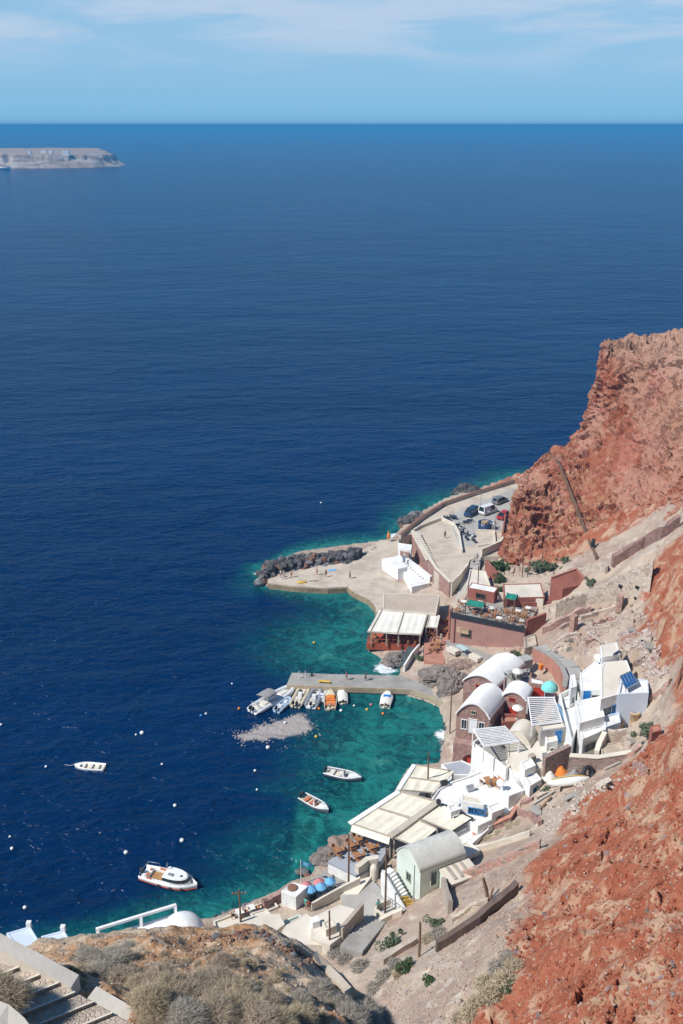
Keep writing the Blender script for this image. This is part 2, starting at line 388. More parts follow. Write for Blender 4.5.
bay = np.exp(-(((xy[:, 0]-9)/15)**2+((xy[:, 1]-131)/22)**2)); bay2 = np.exp(-(((xy[:, 0]-2)/16)**2+((xy[:, 1]-164)/13)**2)); bay3 = np.exp(-(((xy[:, 0]+6)/13)**2+((xy[:, 1]-106)/9)**2))
tip = np.exp(-(((xy[:, 0]+19)/6)**2+((xy[:, 1]-189)/8)**2))
shal = np.clip(np.maximum.reduce([shal*.85, bay*.92, bay2*.92, bay3*.42, tip*.3]), 0, 1)
isl = np.exp(-(((xy[:, 0]+560)/200)**2+((xy[:, 1]-2560)/210)**2)); shal = np.maximum(shal, isl*.28)
foam = .30*np.exp(-np.maximum(dist, 0)/.7)
for fx, fy, r, k in ((386, 668, 2.2, 1), (390, 660, 1.6, .9), (262, 580, 1.6, .8), (258, 574, 1.3, .7), (446, 735, 2.2, .75), (447, 748, 1.6, .7), (320, 862, 1.2, .6), (395, 536, 2, .7), (405, 525, 1.6, .6), (310, 880, 1.0, .5), (274, 583, 1, .7), (280, 585, .8, .6)):
    p = P(fx, fy); foam = np.maximum(foam, k*np.exp(-(((xy[:, 0]-p.x)**2+(xy[:, 1]-p.y)**2)/(r*r))))
SHOAL = [tuple(P(x, y, 0).xy) for x, y in ((236, 737), (250, 731), (262, 726), (281, 720), (299, 714), (307, 718), (308, 725), (312, 729), (300, 735), (284, 738), (262, 739.5), (245, 740))]
shoal = np.clip(.5+poly_dist(xy, SHOAL)/2.6, 0, 1)
sea, _, _ = grid_mesh('sea', X, Y, np.zeros_like(X), sea_material(), {'shallow': shal, 'foam': foam, 'shoal': shoal})
structure(sea)

# ------------------------------------------------------------------ terrain: the village slope and the red slope on the right
CTRL = [  # picture column, row, height, redness of the ground
 (280, 583, 1.0, 0), (330, 583, 1, 0), (370, 575, 1, 0), (400, 590, 1, 0), (372, 603, .8, 0), (390, 555, 1, 0), (320, 565, .9, 0), (300, 575, .9, 0),
 (410, 562, 1.2, 0), (425, 545, 1.5, 0), (450, 512, 2, 0), (490, 500, 3, .3), (470, 530, 4, 0), (450, 560, 3.5, 0), (505, 545, 5, .6), (478, 572, 4.2, 0),
 (400, 640, .8, 0), (430, 640, 1.2, 0), (425, 625, 1.2, 0), (440, 670, 2.2, 0), (425, 690, .9, 0), (450, 700, 2, 0),
 (450, 650, 2.9, 0), (520, 664, 4.0, 0), (490, 600, 6, .2), (520, 605, 8, .2), (545, 600, 8.5, .3), (530, 565, 7, .5), (592, 562, 12.5, .2), (610, 580, 14.5, 0), (640, 556, 21.5, .1), (683, 545, 27, .7), (600, 568, 15.5, 0), (618, 572, 18, 0),
 (683, 522, 26.3, 0), (660, 535, 22, 0), (672, 553, 25.5, 1), (656, 572, 21.5, 1), (652, 622, 18.3, .9), (651, 595, 18.2, .8), (640, 547, 18.3, .05), (560, 545, 9, .8),
 (463, 705, 3.5, 0), (456, 758, 1.2, 0), (500, 695, 5.5, 0), (525, 702, 7, 0), (530, 683, 7.2, 0), (535, 665, 6.8, 0), (572, 660, 10, 0), (570, 650, 11.2, 0), (590, 632, 12.6, .15), (610, 630, 13.8, .15), (640, 625, 16.5, .35), (640, 608, 15.8, .2), (618, 612, 12.8, .1), (575, 625, 12.5, .1),
 (548, 640, 9.2, .1), (570, 690, 8, 0), (545, 672, 6.8, 0), (552, 685, 7, 0), (560, 735, 8, 0), (575, 720, 10, 0), (600, 735, 11.3, 0), (625, 745, 13, 0), (640, 722, 13, .1), (620, 726, 12, 0), (652, 690, 15.5, .15), (640, 652, 17, .2), (630, 690, 12, 0), (605, 680, 11, 0), (620, 665, 14, 0), (662, 640, 23, .9), (655, 600, 22, .9), (683, 620, 28, 1), (683, 580, 29, 1), (683, 660, 25, 1), (668, 690, 18, 0), (662, 715, 16.5, 0), (652, 730, 16.5, .2),
 (470, 772, 2.8, 0), (510, 785, 5, 0), (530, 790, 8, 0), (555, 783, 9.2, 0), (595, 778, 11, 0), (625, 765, 13.5, 0), (555, 805, 9.2, 0), (570, 795, 10, 0), (520, 820, 6.6, .15), (540, 830, 9.5, .15), (490, 845, 5.2, .15), (472, 838, 2.8, 0), (500, 815, 4.2, 0), (555, 825, 12.5, .3),
 (400, 800, .6, 0), (440, 820, 2, 0), (372, 842, .8, 0), (348, 862, 1.0, 0), (330, 868, .6, 0), (420, 845, 3, 0),
 (400, 906, 3.5, 0), (425, 908, 6, 0), (455, 878, 5.2, 0), (475, 862, 5.4, 0), (470, 882, 8.0, 0), (445, 893, 7.5, 0), (500, 866, 11, .1), (540, 846, 15, .2),
 (300, 900, 1.4, 0), (350, 905, 2, 0), (380, 918, 2.5, 0), (230, 922, 1, 0), (290, 930, 2, 0), (340, 935, 2.5, 0), (180, 925, 1, 0), (380, 940, 4.5, 0), (400, 925, 4.5, 0),
 (100, 932, 1, 0), (30, 945, 1, 0),
 (440, 940, 10.5, .05), (480, 895, 12.5, .1), (420, 970, 13, 0), (400, 985, 11, 0), (385, 965, 7.5, 0), (470, 960, 17, .15), (515, 898, 16.5, .2), (450, 935, 11, .05), (500, 925, 19.5, .3), (500, 950, 20.5, .35), (440, 1000, 17.5, .1), (415, 1024, 17.5, .1), (460, 1020, 20, .4), (395, 1024, 13, 0), (380, 1000, 10, 0), (480, 990, 20.5, .2),
 (683, 1024, 38, 1), (600, 1024, 31, 1), (530, 1010, 25.5, 1), (683, 940, 37, .9), (683, 870, 35.5, .85), (600, 920, 28, .95), (560, 905, 24, .95), (530, 950, 23.5, .95), (510, 1000, 23, .8), (545, 870, 19.5, .9), (560, 845, 17, .85), (600, 830, 21.5, .8), (580, 815, 15, .95), (600, 795, 17, .95), (640, 800, 24.5, .6), (620, 812, 21.5, .4), (640, 770, 21, 1), (683, 820, 32, .75), (660, 760, 27, .95), (683, 790, 31, .8), (683, 740, 33, 1), (683, 712, 33.5, 1), (655, 735, 24, 1), (640, 850, 28, 1),
]
WCTRL = [(60, 80, 48, 1), (55, 60, 50, 1), (40, 45, 52, 1), (75, 120, 45, 1), (80, 150, 44, 1), (85, 180, 44, 1), (30, 40, 46, 1), (-60, 60, 6, 0), (-30, 60, 6, 0), (-10, 60, 8, 0), (0, 70, 5, 0), (-60, 75, 2, 0), (15, 40, 36, 1), (5, 42, 26, .3), (-10, 45, 22, 0), (-40, 45, 16, 0), (90, 220, 20, 1), (60, 245, 3, 1), (50, 235, 3, .5), (41, 225, 4, .6), (60, 215, 12, 1), (50, 205, 8, 1), (45, 210, 5, .8)]
cp = [tuple(P(a, b, z))+(r,) for a, b, z, r in CTRL]+WCTRL
cx = np.array([c[:2] for c in cp]); cz = np.array([c[2] for c in cp]); cr = np.array([c[3] for c in cp])
K = np.hypot(cx[:, None, 0]-cx[None, :, 0], cx[:, None, 1]-cx[None, :, 1])
A = np.ones((len(cx)+1,)*2); A[:-1, :-1] = K-np.eye(len(cx))*.6; A[-1, -1] = 0
WZ = np.linalg.solve(A, np.append(cz, 0)); WR = np.linalg.solve(A, np.append(cr, 0))
def rbf(xy, w):
    r = np.full(len(xy), w[-1])
    for i in range(len(cx)): r += w[i]*np.hypot(xy[:, 0]-cx[i, 0], xy[:, 1]-cx[i, 1])
    return r
def ground_height(xy):
    z = rbf(xy, WZ); d = poly_dist(xy, SHORE)
    return np.where(d > 0, np.maximum(np.minimum(z, .3+d*2.2), np.minimum(.35*d, .8)), np.maximum(d*.45, -7)), d

def earth_material():
    m = bpy.data.materials.new('volcanic_earth'); t = NT(m); MAT['earth'] = m
    red = t.attr('red')
    big = t.noise(.09, 5, .6); mid = t.noise(.45, 5, .62, dist=.4); fin = t.noise(3.2, 4, .65)
    e = t.mix(t.ramp(big, .35, .65), (.45, .365, .285), (.34, .245, .19))
    e = t.mix(t.ramp(mid, .5, .72), e, (.52, .455, .375))
    e = t.mix(t.ramp(t.noise(.8, 4), .62, .78), e, (.30, .19, .145))
    r = t.mix(t.ramp(mid, .34, .66), (.265, .076, .039), (.335, .120, .066))
    r = t.mix(t.ramp(t.noise(.3, 6, .68, t.scaled((1, 1, .8)), .8), .47, .61), r, (.42, .27, .18))
    r = t.mix(t.ramp(t.noise(1.1, 4, .6), .62, .72), r, (.44, .30, .22))
    k = t.ramp(t.math('ADD', red, t.math('MULTIPLY', t.math('SUBTRACT', mid, .5), .7)), .38, .62)
    c = t.mix(k, e, r)
    c = t.mix(t.math('MULTIPLY', t.ramp(fin, .55, .75), .5), c, (.52, .36, .27))
    v = t.vor(2.3); peb = t.vor(1.1, 'F1', None, 'Color'); sp = t.new('ShaderNodeSeparateColor'); t.link(peb, sp.inputs[0])
    c = t.mix(t.math('MULTIPLY', t.ramp(sp.outputs[0], .95, .97), t.ramp(t.vor(1.1), .42, .25)), c, (.25, .20, .20))
    h = t.math('ADD', t.math('MULTIPLY', fin, .6), t.math('ADD', t.math('MULTIPLY', mid, .6), t.math('MULTIPLY', v, .35)))
    t.out(c, .95, t.bump(h, .9, .22), 0, .15); return m
EARTH = earth_material()
gx = axis([(-70, -45, 3), (-45, -8, .8), (-8, 42, .34), (42, 60, .6), (60, 96, 2)]); gy = axis([(38, 104, .34), (104, 150, .45), (150, 215, .7), (215, 262, 2)])
X, Y = np.meshgrid(gx, gy); xy = np.stack([X.ravel(), Y.ravel()], 1)
Z, sd = ground_height(xy); RED = np.clip(rbf(xy, WR), 0, 1)
p3 = np.stack([xy[:, 0], xy[:, 1], Z], 1)
wild = np.clip(sd/4, 0, 1)
amp = .26+.85*RED**1.3
amp = np.where((xy[:, 1] > 75) & (RED < .25) & (xy[:, 0] < 30), .18, amp)
STAIR_DROP = None
nz = fbm(p3*np.array([1, 1, .6]), .22, 4)*.9+fbm(p3, .9, 3, seed=3)*.32
cel = cells(p3, .8, 2)
pit = np.clip((fbm(p3, .95, 2, seed=21)-.47)/.10, 0, 1)*np.clip((fbm(p3, .13, 2, seed=23)+.35)*2.5, 0, 1)
nz = nz-.35*np.clip(cel-.42, 0, 1)-pit*1.3+fbm(p3, 2.3, 2, seed=5)*.10
rdg = 1-np.abs(vnoise(np.stack([xy[:, 1]*.115+xy[:, 0]*.02+fbm(p3, .06, 2, seed=61)*.5, xy[:, 0]*.02, xy[:, 0]*0], 1))); rdg2 = 1-np.abs(vnoise(np.stack([xy[:, 1]*.33+fbm(p3, .15, 2, seed=63)*.5, xy[:, 0]*.07, xy[:, 0]*0+5], 1)))
Z2 = Z+nz*amp*wild+np.clip(RED*1.5-.4, 0, 1)*wild*((rdg-.75)*3.4+(rdg2-.75)*1.2)
def ledges(q, period, seed):
    u = q[:, 2]/period+fbm(q*np.array([1, 1, .5]), .22, 3, seed=seed)*1.3; return 1-(u-np.floor(u))
gz = np.gradient(Z2.reshape(X.shape), gy, axis=0).ravel(), np.gradient(Z2.reshape(X.shape), gx, axis=1).ravel()
gn = np.stack([-gz[1], -gz[0], np.ones(len(Z2))], 1); gn /= np.linalg.norm(gn, axis=1, keepdims=True)
msk = np.clip((fbm(p3, .35, 3, seed=31)+.05)*2.2, 0, 1)*np.clip(RED*1.6-.5, 0, 1)*wild
knob = np.clip(.55-cells(p3, 1.25, 12), 0, 1)*np.clip((fbm(p3, .5, 2, seed=33)+.1)*3, 0, 1)
off_ = (ledges(p3, 1.7, 41)*.55*msk+knob*.9*np.clip(RED*1.6-.5, 0, 1)*wild)
p4_ = np.stack([xy[:, 0], xy[:, 1], Z2], 1)+gn*np.array([1, 1, .25])*off_[:, None]
hillside, hco, hq = grid_mesh('hillside', p4_[:, 0].reshape(X.shape), p4_[:, 1].reshape(X.shape), p4_[:, 2].reshape(X.shape), EARTH, {'red': RED}, False)
structure(hillside)

# ------------------------------------------------------------------ the red headland: a net of points refined and roughened
def cr1(a, n):
    """Catmull-Rom along axis 0"""
    a = np.concatenate([2*a[:1]-a[1:2], a, 2*a[-1:]-a[-2:-1]]); out = []
    for i in range(1, len(a)-2):
        for t in np.arange(n)/n:
            out.append(.5*((2*a[i])+(-a[i-1]+a[i+1])*t+(2*a[i-1]-5*a[i]+4*a[i+1]-a[i+2])*t*t+(-a[i-1]+3*a[i]-3*a[i+1]+a[i+2])*t**3))
    out.append(a[-2]); return np.array(out)
W = lambda x, y, z: Vector((x, y, z))
NET = [
 [W(52, 232, -3), W(44, 215, -2), D(500, 556, 191), D(540, 572, 185), D(570, 574, 181), D(600, 566, 177), D(640, 548, 169), D(683, 525, 159), D(770, 485, 146)],
 [W(52, 232, 4), W(45, 217, 4), D(507, 530, 197), D(540, 541, 194), D(575, 541, 190), D(605, 537, 188), D(645, 515, 180), D(683, 490, 172), D(770, 445, 158)],
 [W(52, 231, 9), W(46, 218, 9), D(511, 508, 203), D(542, 508, 201), D(580, 505, 199), D(610, 498, 197), D(645, 475, 190), D(683, 452, 184), D(770, 410, 170)],
 [W(53, 231, 14), W(48, 220, 14), D(516, 486, 209), D(546, 474, 209), D(583, 466, 212), D(611, 452, 207), D(645, 428, 201), D(683, 408, 196), D(770, 375, 184)],
 [W(55, 232, 16), W(50, 224, 17), D(526, 472, 216), D(553, 457, 219), D(584, 430, 224), D(612, 405, 218), D(645, 385, 213), D(683, 372, 207), D(770, 345, 196)],
 [W(60, 236, 12), W(56, 232, 14), W(51, 225, 17.5), W(56, 231, 17.5), D(587, 404, 228), D(614, 374, 224), D(645, 357, 221), D(683, 348, 216), D(770, 325, 206)],
 [W(66, 242, 4), W(62, 239, 6), W(58, 236, 10), W(61, 238, 16), D(592, 374, 232), D(616, 354, 231), D(645, 348, 229), D(683, 344, 226), D(770, 328, 218)],
 [W(70, 247, -3), W(68, 246, -2), W(66, 246, 0), W(66, 246, 12), D(601, 351, 240), D(620, 342, 242), D(645, 340, 243), D(683, 337, 243), D(770, 322, 238)],
 [W(74, 252, -5), W(72, 252, -5), W(72, 255, -5), W(75, 256, -3), W(78, 262, 10), W(86, 268, 12), W(96, 270, 14), W(110, 272, 16), W(140, 265, 20)]]
net = np.array([[tuple(v) for v in r] for r in NET])
g = cr1(net, 30); g = np.transpose(cr1(np.transpose(g, (1, 0, 2)), 34), (1, 0, 2))
du = np.gradient(g, axis=1); dv = np.gradient(g, axis=0); nn = np.cross(du, dv); nn /= np.linalg.norm(nn, axis=-1, keepdims=True)+1e-9
q = g.reshape(-1, 3)
pit = np.clip((fbm(q*np.array([1, 1, 1.7]), .62, 3, seed=21)-.42)/.14, 0, 1)*np.clip((fbm(q, .06, 2, seed=23)+.45)*2, 0, 1)
disp = fbm(q*np.array([1, 1, .8]), .085, 3)*1.0+fbm(q*np.array([1, 1, 2.2]), .5, 4, gain=.62, seed=4)*.42-.45*np.clip(cells(q, .8, 3)-.4, 0, 1)-pit*.8
pit2 = np.clip((fbm(q*np.array([1, 1, 2.6]), .30, 3, seed=51)-.36)/.10, 0, 1)*np.clip((fbm(q, .07, 2, seed=53)+.3)*3, 0, 1)
disp = disp-pit2*1.7-.5
lm = np.clip((fbm(q, .16, 3, seed=31)+.15)*2.2, 0, 1)*(.3+.7*np.clip((q[:, 2]-14)/8, 0, 1))
disp = disp-.45*lm+ledges(q, 2.6, 41)*.9*lm+ledges(q, 1.0, 43)*.35*lm+np.clip(.5-cells(q, .75, 12), 0, 1)*1.0*np.clip((fbm(q, .3, 2, seed=33)+.1)*3, 0, 1)
g2 = g+nn*(-1 if nn[100, 170, 1] > 0 else 1)*disp.reshape(g.shape[0], g.shape[1], 1)
def cliff_material():
    m = bpy.data.materials.new('red_cliff_rock'); t = NT(m)
    big = t.noise(.05, 5, .6); mid = t.noise(.35, 5, .62, dist=.4); fin = t.noise(1.8, 4, .65)
    r = t.mix(t.ramp(mid, .35, .66), (.25, .078, .042), (.30, .115, .068))
    sx = t.new('ShaderNodeSeparateXYZ'); t.link(t.pos, sx.inputs[0])
    upf = t.math('MULTIPLY', t.ramp(t.math('ADD', sx.outputs[2], t.math('MULTIPLY', t.math('SUBTRACT', big, .5), 16)), 22, 32), t.ramp(t.math('ADD', sx.outputs[0], t.math('MULTIPLY', t.math('SUBTRACT', mid, .5), 5)), 62, 65))
    r = t.mix(t.math('MULTIPLY', upf, t.ramp(fin, .3, .55)), r, (.345, .195, .13))
    r = t.mix(t.ramp(t.math('ADD', big, t.math('MULTIPLY', t.math('SUBTRACT', mid, .5), .6)), .44, .60), r, (.36, .18, .125))
    r = t.mix(t.math('MULTIPLY', t.ramp(t.noise(.09, 4), .56, .66), .55), r, (.38, .14, .105))
    r = t.mix(t.ramp(t.noise(.9, 4, .6), .60, .72), r, (.46, .31, .23))
    top = t.ramp(t.math('ADD', sx.outputs[2], t.math('MULTIPLY', t.noise(.2, 4), 6)), 40.5, 45.5)
    r = t.mix(t.math('MULTIPLY', top, .4), r, (.38, .26, .19))
    cl_ = t.new('ShaderNodeSeparateColor'); t.link(t.vor(.9, 'F1', t.scaled((1, 1, 1.6)), 'Color'), cl_.inputs[0])
    r = t.mix(t.math('MULTIPLY', t.ramp(cl_.outputs[0], .86, .9), t.math('MULTIPLY', t.ramp(t.vor(.9, 'F1', t.scaled((1, 1, 1.6))), .42, .25), .8)), r, (.13, .075, .06))  # dark clast speckle, also painted to stand for shaded cavities
    yel = t.math('MULTIPLY', t.ramp(sx.outputs[2], 22, 12), t.ramp(t.noise(.5, 4, .6, t.scaled((1.2, 1.2, .18)), .5), .5, .64))
    r = t.mix(t.math('MULTIPLY', yel, .55), r, (.44, .30, .17))
    h = t.math('ADD', t.math('MULTIPLY', fin, .6), t.math('ADD', t.math('MULTIPLY', mid, .8), t.math('MULTIPLY', t.vor(1.2), .4)))
    t.out(r, .95, t.bump(h, .9, .3), 0, .15); return m
CLIFF = cliff_material()
cliff, cco, cq = grid_mesh('red_headland', g2[..., 0], g2[..., 1], g2[..., 2], CLIFF, None, False); structure(cliff)

# ------------------------------------------------------------------ the foreground slope under the viewpoint
FC = [(44, 962, 62.2), (75, 955, 61.6), (100, 950, 61.2), (123, 946, 60.9), (164, 941, 60.6), (198, 936, 60.5), (230, 931, 60.5), (253, 927, 60.5), (274, 938, 60.0), (297, 948, 59.8), (312, 955, 59.8), (330, 976, 60.2), (347, 994, 60.8),
      (60, 968, 63.0), (100, 960, 62.8), (130, 970, 63), (160, 955, 61.9), (200, 960, 62.3), (250, 965, 62.3), (300, 990, 62.6), (200, 1000, 64), (280, 1020, 64.3), (340, 1020, 62.9), (130, 1020, 66), (160, 1024, 65.6), (100, 985, 65), (0, 950, 64.9), (20, 958, 64.7), (75, 980, 65.2)]
FW = [(-16, 26, 61), (-11.5, 27, 60.5), (-9.6, 28, 60.8), (-9, 18, 68), (-5, 15, 70.5), (0, 16, 67.5), (4, 18, 64.5), (5, 24, 57), (6, 32, 49), (1.8, 27.5, 57), (2.5, 23, 60.5), (0, 32, 56.5), (-2, 34.5, 56), (-5, 35.5, 55.5), (-8, 36, 55), (-11, 36, 55), (-14, 33, 57), (-18, 31, 58), (-24, 28, 60),
      (-5, 42, 44), (-10, 42, 44), (0, 42, 42), (4, 42, 40), (-16, 42, 44), (-24, 42, 44), (-5, 52, 26), (4, 50, 28), (-16, 52, 26), (-24, 52, 28), (-5, 62, 10), (4, 58, 16), (-24, 62, 10), (9, 26, 52), (10, 34, 44), (10, 44, 34), (9, 18, 63), (12, 12, 70), (0, 10, 74), (-10, 10, 76), (-20, 12, 74), (-24, 18, 70), (-16, 18, 70), (0, 0, 87), (-20, 0, 87), (12, 0, 85), (-24, 24, 63)]
fp = [tuple(P(*c)) for c in FC]+FW
fx = np.array([c[:2] for c in fp]); fz = np.array([c[2] for c in fp])
A = np.ones((len(fx)+1,)*2); A[:-1, :-1] = np.hypot(fx[:, None, 0]-fx[None, :, 0], fx[:, None, 1]-fx[None, :, 1])-np.eye(len(fx))*.12; A[-1, -1] = 0
WF = np.linalg.solve(A, np.append(fz, 0))
gx = axis([(-26, -13, .5), (-13, 6, .1), (6, 13, .3)]); gy = axis([(-4, 15, .5), (15, 37, .1), (37, 66, .5)])
X, Y = np.meshgrid(gx, gy); xy = np.stack([X.ravel(), Y.ravel()], 1)
Z = np.full(len(xy), WF[-1])
for i in range(len(fx)): Z += WF[i]*np.hypot(xy[:, 0]-fx[i, 0], xy[:, 1]-fx[i, 1])
p3 = np.stack([xy[:, 0], xy[:, 1], Z], 1)
Z += fbm(p3, .6, 4, seed=8)*.34+fbm(p3, 2.6, 3, seed=9)*.07-.10*np.clip(cells(p3, 2.2, 4)-.45, 0, 1)
spx = [(-60, 950), (-10, 944), (40, 967), (72, 986), (125, 1012), (165, 1040), (60, 1060), (-60, 1010)]
Z -= np.clip(poly_dist(xy, [tuple(P(a_, b_, 66.2).xy) for a_, b_ in spx])*4, 0, 1)*.75
def fore_material():
    m = bpy.data.materials.new('dry_foreground_soil'); t = NT(m)
    big = t.noise(.35, 5, .6); mid = t.noise(1.6, 5, .6, dist=.5); fin = t.noise(9, 4, .65)
    c = t.mix(t.ramp(big, .40, .62), (.36, .20, .105), (.44, .34, .245))
    c = t.mix(t.ramp(mid, .5, .68), c, (.50, .40, .30))
    c = t.mix(t.math('MULTIPLY', t.ramp(t.noise(4, 4), .62, .72), .8), c, (.30, .155, .08))
    peb = t.vor(7, 'F1', None, 'Color'); sp = t.new('ShaderNodeSeparateColor'); t.link(peb, sp.inputs[0])
    c = t.mix(t.math('MULTIPLY', t.ramp(sp.outputs[0], .82, .88), t.ramp(t.vor(7), .4, .25)), c, (.48, .42, .36))
    t.out(c, .95, t.bump(t.math('ADD', fin, t.math('MULTIPLY', t.vor(7), .8)), .8, .06), 0, .15); return m
fore, fco, fq = grid_mesh('foreground_slope', X, Y, Z.reshape(X.shape), fore_material()); structure(fore)

# ------------------------------------------------------------------ where a line of sight meets the ground
BV_H = BVHTree.FromPolygons([tuple(v) for v in np.column_stack([hco[:, 0], hco[:, 1], hco[:, 2]])], hq.tolist())
BV_C = BVHTree.FromPolygons([tuple(v) for v in cco], cq.tolist())
BV_F = BVHTree.FromPolygons([tuple(v) for v in fco], fq.tolist())
def R(px, py, which='HCF'):
    best = None; d = ray(px, py).normalized()
    for k, b in (('H', BV_H), ('C', BV_C), ('F', BV_F)):
        if k in which:
            h = b.ray_cast(CAM, d)
            if h[0] is not None and (best is None or h[3] < best[3]): best = h
    return best[0] if best else P(px, py, 0)
def G(x, y, which='HCF'):
    z = -9
    for k, b in (('H', BV_H), ('C', BV_C), ('F', BV_F)):
        if k in which:
            h = b.ray_cast(Vector((x, y, 200)), Vector((0, 0, -1)))
            if h[0] is not None: z = max(z, h[0].z)
    return z
# ------------------------------------------------------------------ quay, pier, parking, roads (setting)
def px2(pts, z): return [tuple(P(x, y, z).xy) for x, y in pts]
def roughen(poly, step, amp, seed):
    rnd = random.Random(seed); out = []
    n = len(poly)
    for i in range(n):
        a, b = Vector(poly[i]), Vector(poly[(i+1) % n]); k = max(1, int((b-a).length/step))
        for j in range(k): out.append(tuple(a.lerp(b, j/k)+Vector((rnd.uniform(-amp, amp), rnd.uniform(-amp, amp)))))
    return out
QUAY_Z = 1.2
b = MB(); b.prism(roughen(px2([(268, 579), (269, 583), (295, 586), (328, 588), (348, 586.5), (353, 591), (369, 599), (376, 607), (378, 622), (440, 622), (452, 590), (425, 548), (412, 533), (399, 539), (380, 541), (345, 558), (300, 571)], QUAY_Z), 1.5, .09, 3), -1, QUAY_Z)
structure(b.build('quay', CONCRETE))
b = MB(); b.prism(roughen(px2([(270.5, 583.3), (295, 586.6), (328, 588.6), (347, 587), (352, 591.5), (368.5, 599.8), (375, 607.5), (377, 622)], .75)+px2([(380, 622), (378, 604), (352, 585), (300, 580), (270, 578)], .75), 1.2, .12, 5), -1, .75)
structure(b.build('quay_footing', mat('wet_concrete', (.30, .23, .15), .6, (.20, .16, .10), .5, .4, 5, fine=.2)))
PIER_Z = 1.25
b = MB(); qe = [P(x, y, QUAY_Z) for x, y in ((268, 580), (269.5, 583.3), (295, 586.3), (328, 588.3), (348, 586.8), (353, 591.3), (369, 599.3), (376, 607.3), (378, 622))]
for i in range(len(qe)-1):
    n = (qe[i+1]-qe[i]).cross(Vector((0, 0, 1))).normalized()*.1; b.beam(qe[i]+n+Vector((0, 0, -.75)), qe[i+1]+n+Vector((0, 0, -.75)), .3, 1.2)
structure(b.build('quay_edge', mat('stained_quay_face', (.34, .26, .17), .8, (.20, .15, .095), .6, .6, 4, streak=.6, fine=.25)))
pier_px = [(292, 672.5), (330, 674), (403, 675.5), (412, 680), (430, 687), (458.6, 704), (456, 709), (429.6, 695), (410, 689), (350, 687), (287, 684.5)]
b = MB(); b.prism(roughen(px2(pier_px, PIER_Z), 1.6, .06, 4), -1.5, PIER_Z); structure(b.build('pier', GREYCON))
b = MB()
ed = [P(x, y, PIER_Z) for x, y in ((287, 684.5), (350, 687), (410, 689), (429.6, 695), (456, 709))]
for i in range(4):
    n = (ed[i+1]-ed[i]).cross(Vector((0, 0, 1))).normalized()*.1
    b.beam(ed[i]+n+Vector((0, 0, -.45)), ed[i+1]+n+Vector((0, 0, -.45)), .22, .95)
structure(b.build('pier_edge', mat('stained_concrete', (.46, .37, .26), .9, (.34, .26, .17), .4, .5, 4, streak=.5, fine=.2)))
PARK_Z = 5.6
park = px2([(399, 537.5), (443, 505.5), (512, 482.5), (532, 489), (528, 545), (508, 556), (481, 556.5), (470, 560), (467, 567), (450, 585), (435, 571), (414, 533)], PARK_Z)
b = MB(); b.prism(park, -1, PARK_Z); structure(b.build('parking_lot', CONCRETE))
b = MB(); b.prism(px2([(441, 520), (470, 506), (512, 489), (530, 492), (526, 530), (494, 531), (476, 531), (475, 546), (459, 546), (452, 527)], PARK_Z+.004), PARK_Z-.2, PARK_Z+.012); structure(b.build('parking_surface', ROADCON))
b = MB(); b.slab([P(455, 556, 5.63), P(481, 556.5, 5.63), P(479, 574, 4.6), P(468, 600, 3.6), P(455, 600, 3.5), P(464, 575, 4.6)], 3); structure(b.build('ramp_road', ROADCON))
lane = [P(446, 640, 3.3), P(527, 655, 4.2), P(524, 664, 4.2), P(500, 663, 4.0), P(452, 651, 3.3)]
b = MB(); b.slab(lane, 2.5); structure(b.build('lane', GREYCON))

# ------------------------------------------------------------------ walls
def wall(name, label, pts, h, t, m, cap=None, jag=0, down=1.5, cat='wall', seed=1, capt=.12):
    """a wall along a line of points on its foot; jag makes a ruined top; cap adds a coping"""
    pts = [Vector(p) for p in pts]; rnd = random.Random(seed); fine = []
    for i in range(len(pts)-1):
        k = max(1, int((pts[i+1]-pts[i]).length/(.7 if jag else 50)))
        for j in range(k): fine.append(pts[i].lerp(pts[i+1], j/k))
    fine.append(pts[-1]); mb = MB(); cb = MB(); rings = []; cr_ = []
    for i, p in enumerate(fine):
        d = (fine[min(i+1, len(fine)-1)]-fine[max(i-1, 0)]); d.z = 0; d.normalize(); n = Vector((-d.y, d.x, 0))*t/2
        hh = h*(1-jag*rnd.random()) if jag else h; w = Vector((0, 0, 1))
        rings.append([p-n-w*down, p+n-w*down, p+n*.92+w*hh, p-n*.92+w*hh])
        n2 = n*(1+.14/t); cr_.append([p-n2+w*(hh+.003), p+n2+w*(hh+.003), p+n2+w*(hh+capt), p-n2+w*(hh+capt)])
    mb.loft(rings)
    mid = fine[len(fine)//2]
    if not cap: return single(name, mb, m, label, cat)
    r = thing(name, label, cat, mid); mb.build('masonry', m, r); cb.loft(cr_); cb.build('coping', cap, r); return r
pz = lambda pts, z: [P(x, y, z) for x, y in pts]
wall('parapet_wall', 'long reddish brown parapet along the sea edge of the parking lot', pz([(400, 538), (420, 521), (443, 506), (475, 495), (514, 483)], PARK_Z), .75, .5, CONCRETE, mat('red_brown_coping', (.24, .12, .09), .85, (.18, .09, .07), .5, .3, 6), down=.3)
wall('low_wall', 'low cream kerb wall between the coast road and the sunken terrace', pz([(413.5, 532), (420, 528), (441, 520)], PARK_Z), .7, .35, CREAM, down=.3)
wall('low_wall', 'curved cream wall between terrace and row of parked motorbikes', pz([(441, 520), (454, 526), (459, 535), (461, 547), (462, 553)], PARK_Z), .8, .3, CREAM, down=.3)
wall('retaining_wall', 'rosy stone retaining wall with zigzag cream coping above the white stair block', pz([(412, 533), (424, 552), (436, 570.5), (450.5, 585)], PARK_Z), .55, .5, STONE_PINK, CREAM, down=6.2)
wall('retaining_wall', 'cream wall closing the corner of the terrace beside the ramp', pz([(451, 585), (460, 576), (468, 566)], PARK_Z), .55, .4, CREAM, down=4)
